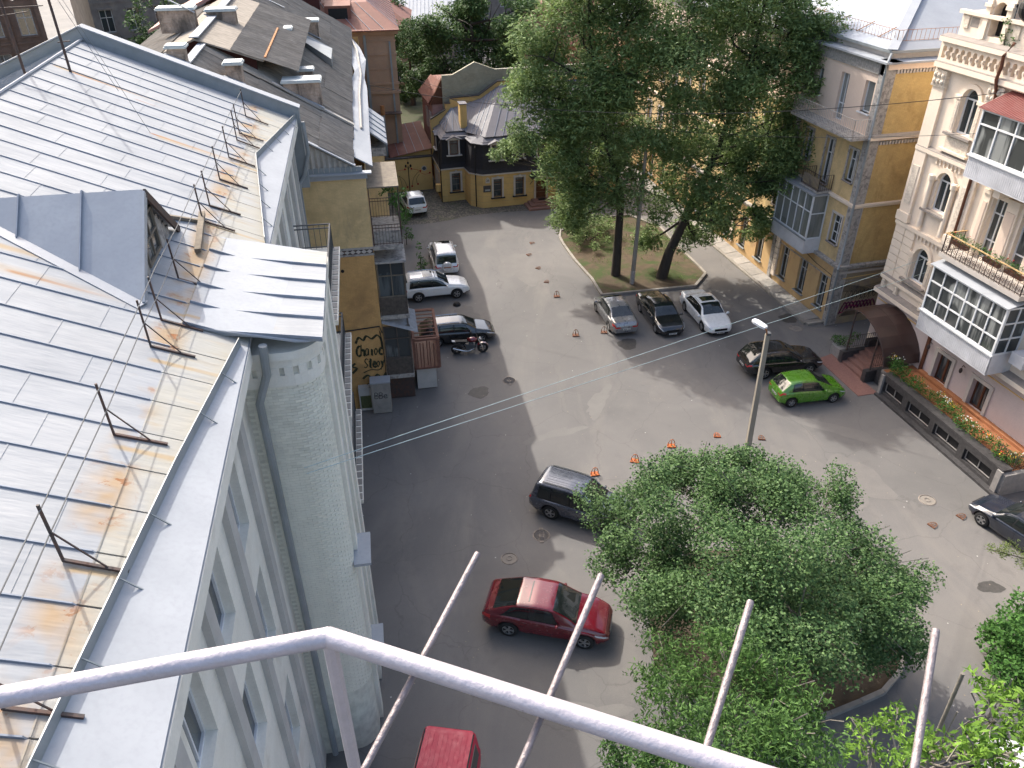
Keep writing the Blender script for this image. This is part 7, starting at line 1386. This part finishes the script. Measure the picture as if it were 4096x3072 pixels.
tree('ailanthus_tree', 'young ailanthus tree with drooping pinnate leaves below the big bush', (5, 11.4), AIL, 'ail', 1100, .14, 31, .12, 3, m='barkpale', k=7, aspect=.28, droop=.75, fork=4, rr=(.35, .55))
BRT = [(6.2, 8.2, 12, .4), (7.3, 9.4, 11, .4), (7.2, 10.0, 10, .3), (6.1, 6.9, 14, .5), (6.4, 6.7, 14.5, .5), (6.7, 6.7, 15, .5), (6.7, 6.2, 15, .5), (7.2, 7.5, 14.5, .35), (6.2, 6.1, 15, .5), (6.2, 7.3, 13, .4), (7.2, 7.1, 15, .3)]
tree('walnut_tree', 'bright yellow green tree top rising at the lower right corner', (8.2, 7.6), BRT, 'bright', 1000, .13, 41, .1, 5, m='barkpale', k=4, aspect=.3, droop=.5, fork=7, rr=(.4, .6))
BKT = [(-8.2, 89.5, 10.4, 3.2), (-5.4, 92.0, 11.3, 4.3), (-2.0, 93.0, 10.3, 4.9), (1.0, 89.5, 10.3, 3.0), (-7.2, 92.0, 6.2, 3.8), (-3.1, 93.0, 6.0, 4.4), (.4, 89.5, 6.7, 3.5), (-7.4, 92.0, 2.8, 3.6), (-3.2, 93.0, 2.5, 3.9), (-9.6, 90.5, 5.3, 2.4), (-4.9, 93.0, 13.1, 3.3), (1.4, 90.5, 12.6, 2.1)]
tree('back_tree', 'dense dark green tree behind the brick gable house', (-3.5, 92), BKT, 'back', 330, .36, 51, .5, 2, k=6, aspect=.4, droop=-.5, fork=4)
tree('alley_tree', 'dark leafy tree filling the alley between salmon building and brick gable house', (-12, 102), [(-13.5, 103, 8, 2.6), (-11, 100, 6, 2.6), (-14, 104, 4.5, 2.4), (-11, 99, 3, 2.2), (-13, 103, 1.8, 2), (-9.5, 98, 8, 2.4)], 'back', 300, .36, 55, .3, 1, k=6)
og = MB().quad((-14, 84, .005), (-7, 78, .005), (-8, 112, .005), (-18, 112, .005)).build('alley_ground', pm('shaded_grass', (.08, .075, .05), (.05, .07, .025), 1.2, 1, .5)); struct(og)  # dark grass sheet, the alley's shade also put into its colour
tree('far_tree', 'dark tree above the salmon building roof', (-20, 118), [(-20.7, 118, 8.7, 3.3), (-18.3, 118, 7.6, 2.6), (-22.4, 118, 9.6, 2.6), (-15.6, 118, 9.3, 2), (-25, 118, 9, 2), (-20, 118, 12, 3)], 'back', 120, .45, 52, .3, 2, k=5)
tree('far_tree', 'dark trees among the far grey houses at upper left', (-34, 92), [(-36.7, 90, 12.7, 3), (-32.6, 90, 11.8, 2.5), (-29.5, 90, 14.1, 2.2), (-38.7, 90, 9.5, 2.2), (-34, 91, 8, 3), (-41, 92, 8, 3), (-37, 92, 6, 3)], 'back', 120, .42, 53, .3, 2, k=5)
tree('far_tree', 'tree beside the bright corrugated roof at top', (-11, 112), [(-11.5, 112, 7, 2.5), (-13.5, 113, 4.5, 2.5), (-9, 112, 8.5, 2.5), (-12, 111, 2.5, 2.2)], 'ash', 120, .42, 54, .25, 1, k=5)
# low greenery
t = thing('garden_shrub', 'low leafy shrub on the lawn at the foot of the left ash tree', 'shrub', (5.9, 58.9, 0)); crown('foliage', LF['ash'], t, sub([(0, 0, 1.1, 1.5), (.9, -1.2, .8, 1.1), (-.6, 1.5, .9, 1.2), (1.5, 1.5, 1.3, 1.5), (.6, -2.3, .5, .7), (-.9, .3, 1.6, 1.2), (.4, 2.4, 1.8, 1.5), (-.8, -1.0, 1.0, .9)], 5, 61), 330, .22, 61, .35, .1); MB().tube([(0, 0, 0), (.1, 0, .8)], .05, 6).tube([(.2, .1, 0), (.8, -.8, .8)], .03, 5).build('stems', M['bark'], t)
t = thing('climbing_plant', 'mass of glossy climbing plant spilling over the ground at right edge', 'climbing plant', (17.3, 19.5, 0)); crown('foliage', LF['vine'], t, sub([(0.6, .6, .5, .9), (.4, -.6, .8, 1.0), (.9, -1.4, 1.0, 1.2), (1.5, -.2, 1.4, 1.4), (1.2, -2.3, 1.4, 1.3), (2, 1.2, 1, 1.3), (2.6, -1.2, 1.8, 1.6)], 6, 62), 900, .13, 62, .7, .3); MB().tube([(1, -.5, 0), (1.4, -.4, 1.3)], .06, 6).build('stem', M['bark'], t)
t = thing('conifer', 'conifer branch tips reaching in from the right edge', 'conifer', (19.6, 15.4, 0)); crown('foliage', LF['con'], t, sub([(-4.6, 2.5, 7.0, .4), (-4.1, 2.1, 7.2, .55), (-3.4, 1.6, 7.3, .7), (-2.7, 1.1, 7.6, .8), (-1.2, .6, 6.9, .9), (0, 0, 6.4, 1.0)], 6, 63), 1700, .1, 63, .2, .2); MB().tube([(0, 0, 0), (0, 0, 8)], [.16, .06], 7).build('trunk', M['bark'], t); MB().tube([(0, 0, 7.3), (-2.7, 1.2, 7.3), (-4.8, 2.6, 7)], [.05, .03, .01], 5).build('branch', M['bark'], t)
hs = [((-6.6, 53.4), 'leafy shrub growing between the parked off-roader and the loggias', [(0, 0, 1.2, .55), (.1, -.5, .6, .5), (0, .4, 1.8, .4), (.1, 0, .5, .5)]), ((-8.2, 58.5), 'climbing greenery on the open balcony of the old house', [(0, 0, 2.6, .6), (.2, .8, 2.0, .7), (0, -.6, 1.6, .6), (.1, 0, .8, .7)]), ((-7.8, 50.4), 'creeper on the corner post of the loggia beside the white suv', [(0, 0, 1.2, .4), (0, .3, 2.2, .4), (0, .1, .5, .5)]), ((-9.2, 61.2), 'shrub beside the yellow column close to the white crossover', [(0, 0, 1.2, .7), (.3, .8, .8, .6), (0, 0, 2.2, .5)])]
for i, (l, lab, cl) in enumerate(hs): t = thing('yard_shrub', lab, 'shrub', (l[0], l[1], 0)); crown('foliage', LF['vine'], t, sub(cl, 4, 70 + i), 500, .16, 70 + i, .5, .2); MB().tube([(0, 0, 0), (.03, .05, 1.2)], .03, 5).build('stem', M['bark'], t)
t = thing('balcony_creeper', 'creeper hanging over the upper open balcony of the old house', 'climbing plant', (-5.9, 36.9, 0), AW); crown('foliage', LF['vine'], t, sub([(.1, 1.5, 11.6, .6), (.4, 2.6, 10.8, .7), (.5, 3.6, 10.2, .6), (.6, 3.8, 9.2, .5)], 4, 81), 420, .17, 81, .45, .6); MB().tube([(.2, 3, 9.3), (.3, 2.5, 11.5)], .02, 5).build('stem', M['bark'], t)
t = thing('ledge_plant', 'small green plant growing out of the ornate attic ledge', 'plant', (20.27, 45.04, 0), AR); crown('foliage', LF['vine'], t, sub([(V + .1, -6.2, 18.4, .4), (V + .1, -6.6, 18.1, .35), (V, -6.2, 18.9, .3)], 4, 82), 500, .14, 82, .5, .1); MB().tube([(V + .3, -6.2, 17.85), (V + .1, -6.2, 18.6)], .02, 5).build('stem', M['bark'], t)
def bed(name, label, cat, pts, seed, colours, loc=(20.27, 45.04, 0), rz=AR, size=.11, fd=260):
    t = thing(name, label, cat, loc, rz); crown('foliage', LF['vine'], t, pts, 1500, size, seed, .4, .0)
    for i, (m, n, r_) in enumerate(colours):
        r = random.Random(seed + i); c = [(x + r.uniform(-.2, .2), y + r.uniform(-.2, .2), z + q * .75, q * .55) for x, y, z, q in pts if r.random() < n]
        if c: crown('blossoms', LF[m], t, c, fd, r_, seed + 9 + i, .9, .0, .3)
    return t
rr_ = random.Random(5); FL = [(-1.0 + rr_.uniform(-.15, .15), -7.3 - i * .38, 1.5 + rr_.uniform(0, .25), rr_.uniform(.3, .45)) for i in range(24)]
bed('flower_bed', 'long bed of white and orange flowers along the terrace planter wall', 'flower bed', FL, 91, (('flower', .45, .075), ('orangef', .5, .06), ('redf', .2, .06)))
bed('flower_bed', 'clump of white and orange flowers at the near end of the terrace', 'flower bed', [(-.3, -16.1, 1.4, .4), (.2, -16.2, 1.5, .4), (-.6, -15.8, 1.3, .3)], 92, (('flower', .8, .075), ('orangef', .6, .06)))
bed('planted_pot', 'green yellow shrubs in the stone planter beside the entrance steps', 'planter plant', [(-1.4, -3.3, .95, .35), (-1.2, -3.7, 1.1, .38), (-.9, -3.9, 1.5, .3), (-1.5, -3.0, .9, .3)], 93, (('orangef', .3, .06),), fd=60)
bed('balcony_flowers', 'red flowers and greenery in boxes along the scrolled balcony railing', 'balcony flowers', [(V - 1.0, -8.0 - i * .36, 9.38 + .06 * (i % 2), .26) for i in range(13)], 94, (('redf', .6, .06),), size=.09, fd=160)
# grass
gp = []; rg = random.Random(8)
while len(gp) < 130:
    x, y = rg.uniform(4.2, 13.5), rg.uniform(50.2, 63)
    pr_ = .25 + .75 * max(0, min(1, (y - 53) / 5))
    if rg.random() < pr_ and x > 4.0 + max(0, (58 - y)) * .33 + .5: gp.append((x, y, .12, rg.uniform(.25, .7)))
crown('grass', LF['grass'], None, [(x, y, .1, r_) for x, y, _, r_ in gp], 420, .16, 95, .14, -1.0, .1, .22, kind='stuff')
# dropped leaves and litter
r = np.random.default_rng(4); q = MB()
for _ in range(420):
    x, y = r.uniform(-4, 20), r.uniform(14, 60); s_ = r.uniform(.012, .035); a = r.uniform(0, 6.28); q.quad(*[(x + s_ * math.cos(a + b) * (1 if i % 2 else .6), y + s_ * math.sin(a + b) * (1 if i % 2 else .6), .008) for i, b in enumerate((0, 1.57, 3.14, 4.71))])
q.build('fallen_leaves', pm('dead_leaf', (.3, .2, .1), (.45, .4, .33), 30, .8), None, kind='stuff')
# ================================================================ FOREGROUND BALCONY RAILING
BA, BB = Vector((-.0854, .7448, 24)), Vector((.3181, .5929, 24)); bd_ = (BB - BA).normalized()
RL = thing('balcony_railing', 'pale metal balcony railing with sticking out clothes rods, close in the foreground', 'railing', (BA.x, BA.y, 24))
c0 = -.215; q = MB(); q.tube([bd_ * c0, bd_ * 1.6], .016, 16); q.build('top_bar', M['rail'], RL, smooth=60)
q = MB(); sdv = Vector((-.975, -.22, 0)).normalized(); q.tube([bd_ * c0, bd_ * c0 + sdv * .9], .016, 14); q.ball(bd_ * c0, .0162, 10, 8); q.build('side_bar', M['rail'], RL, smooth=60)
dr = Vector((.42878, .84378, .32277))
for cr, L_ in (((-.144, .786), .2), ((.046, .713), .22), ((.259, .634), .24), ((.497, .544), .27)):
    p = Vector((cr[0] - BA.x, cr[1] - BA.y, -.021)); q = MB(); q.tube([p - dr * .45, p + dr * (L_ - .002), p + dr * L_], [.0056, .0056, .0048], 10); q.build('clothes_rod', M['rod'], RL, smooth=60)
q = MB(); q.tube([bd_ * c0 + Vector((0, 0, -1)), bd_ * c0 + Vector((0, 0, -.01))], .012, 8); q.tube([bd_ * c0 + Vector((0, 0, -.9)), bd_ * 1.6 + Vector((0, 0, -.9))], .01, 8); q.build('lower_frame', M['rail'], RL)
print('objects', len(bpy.data.objects))
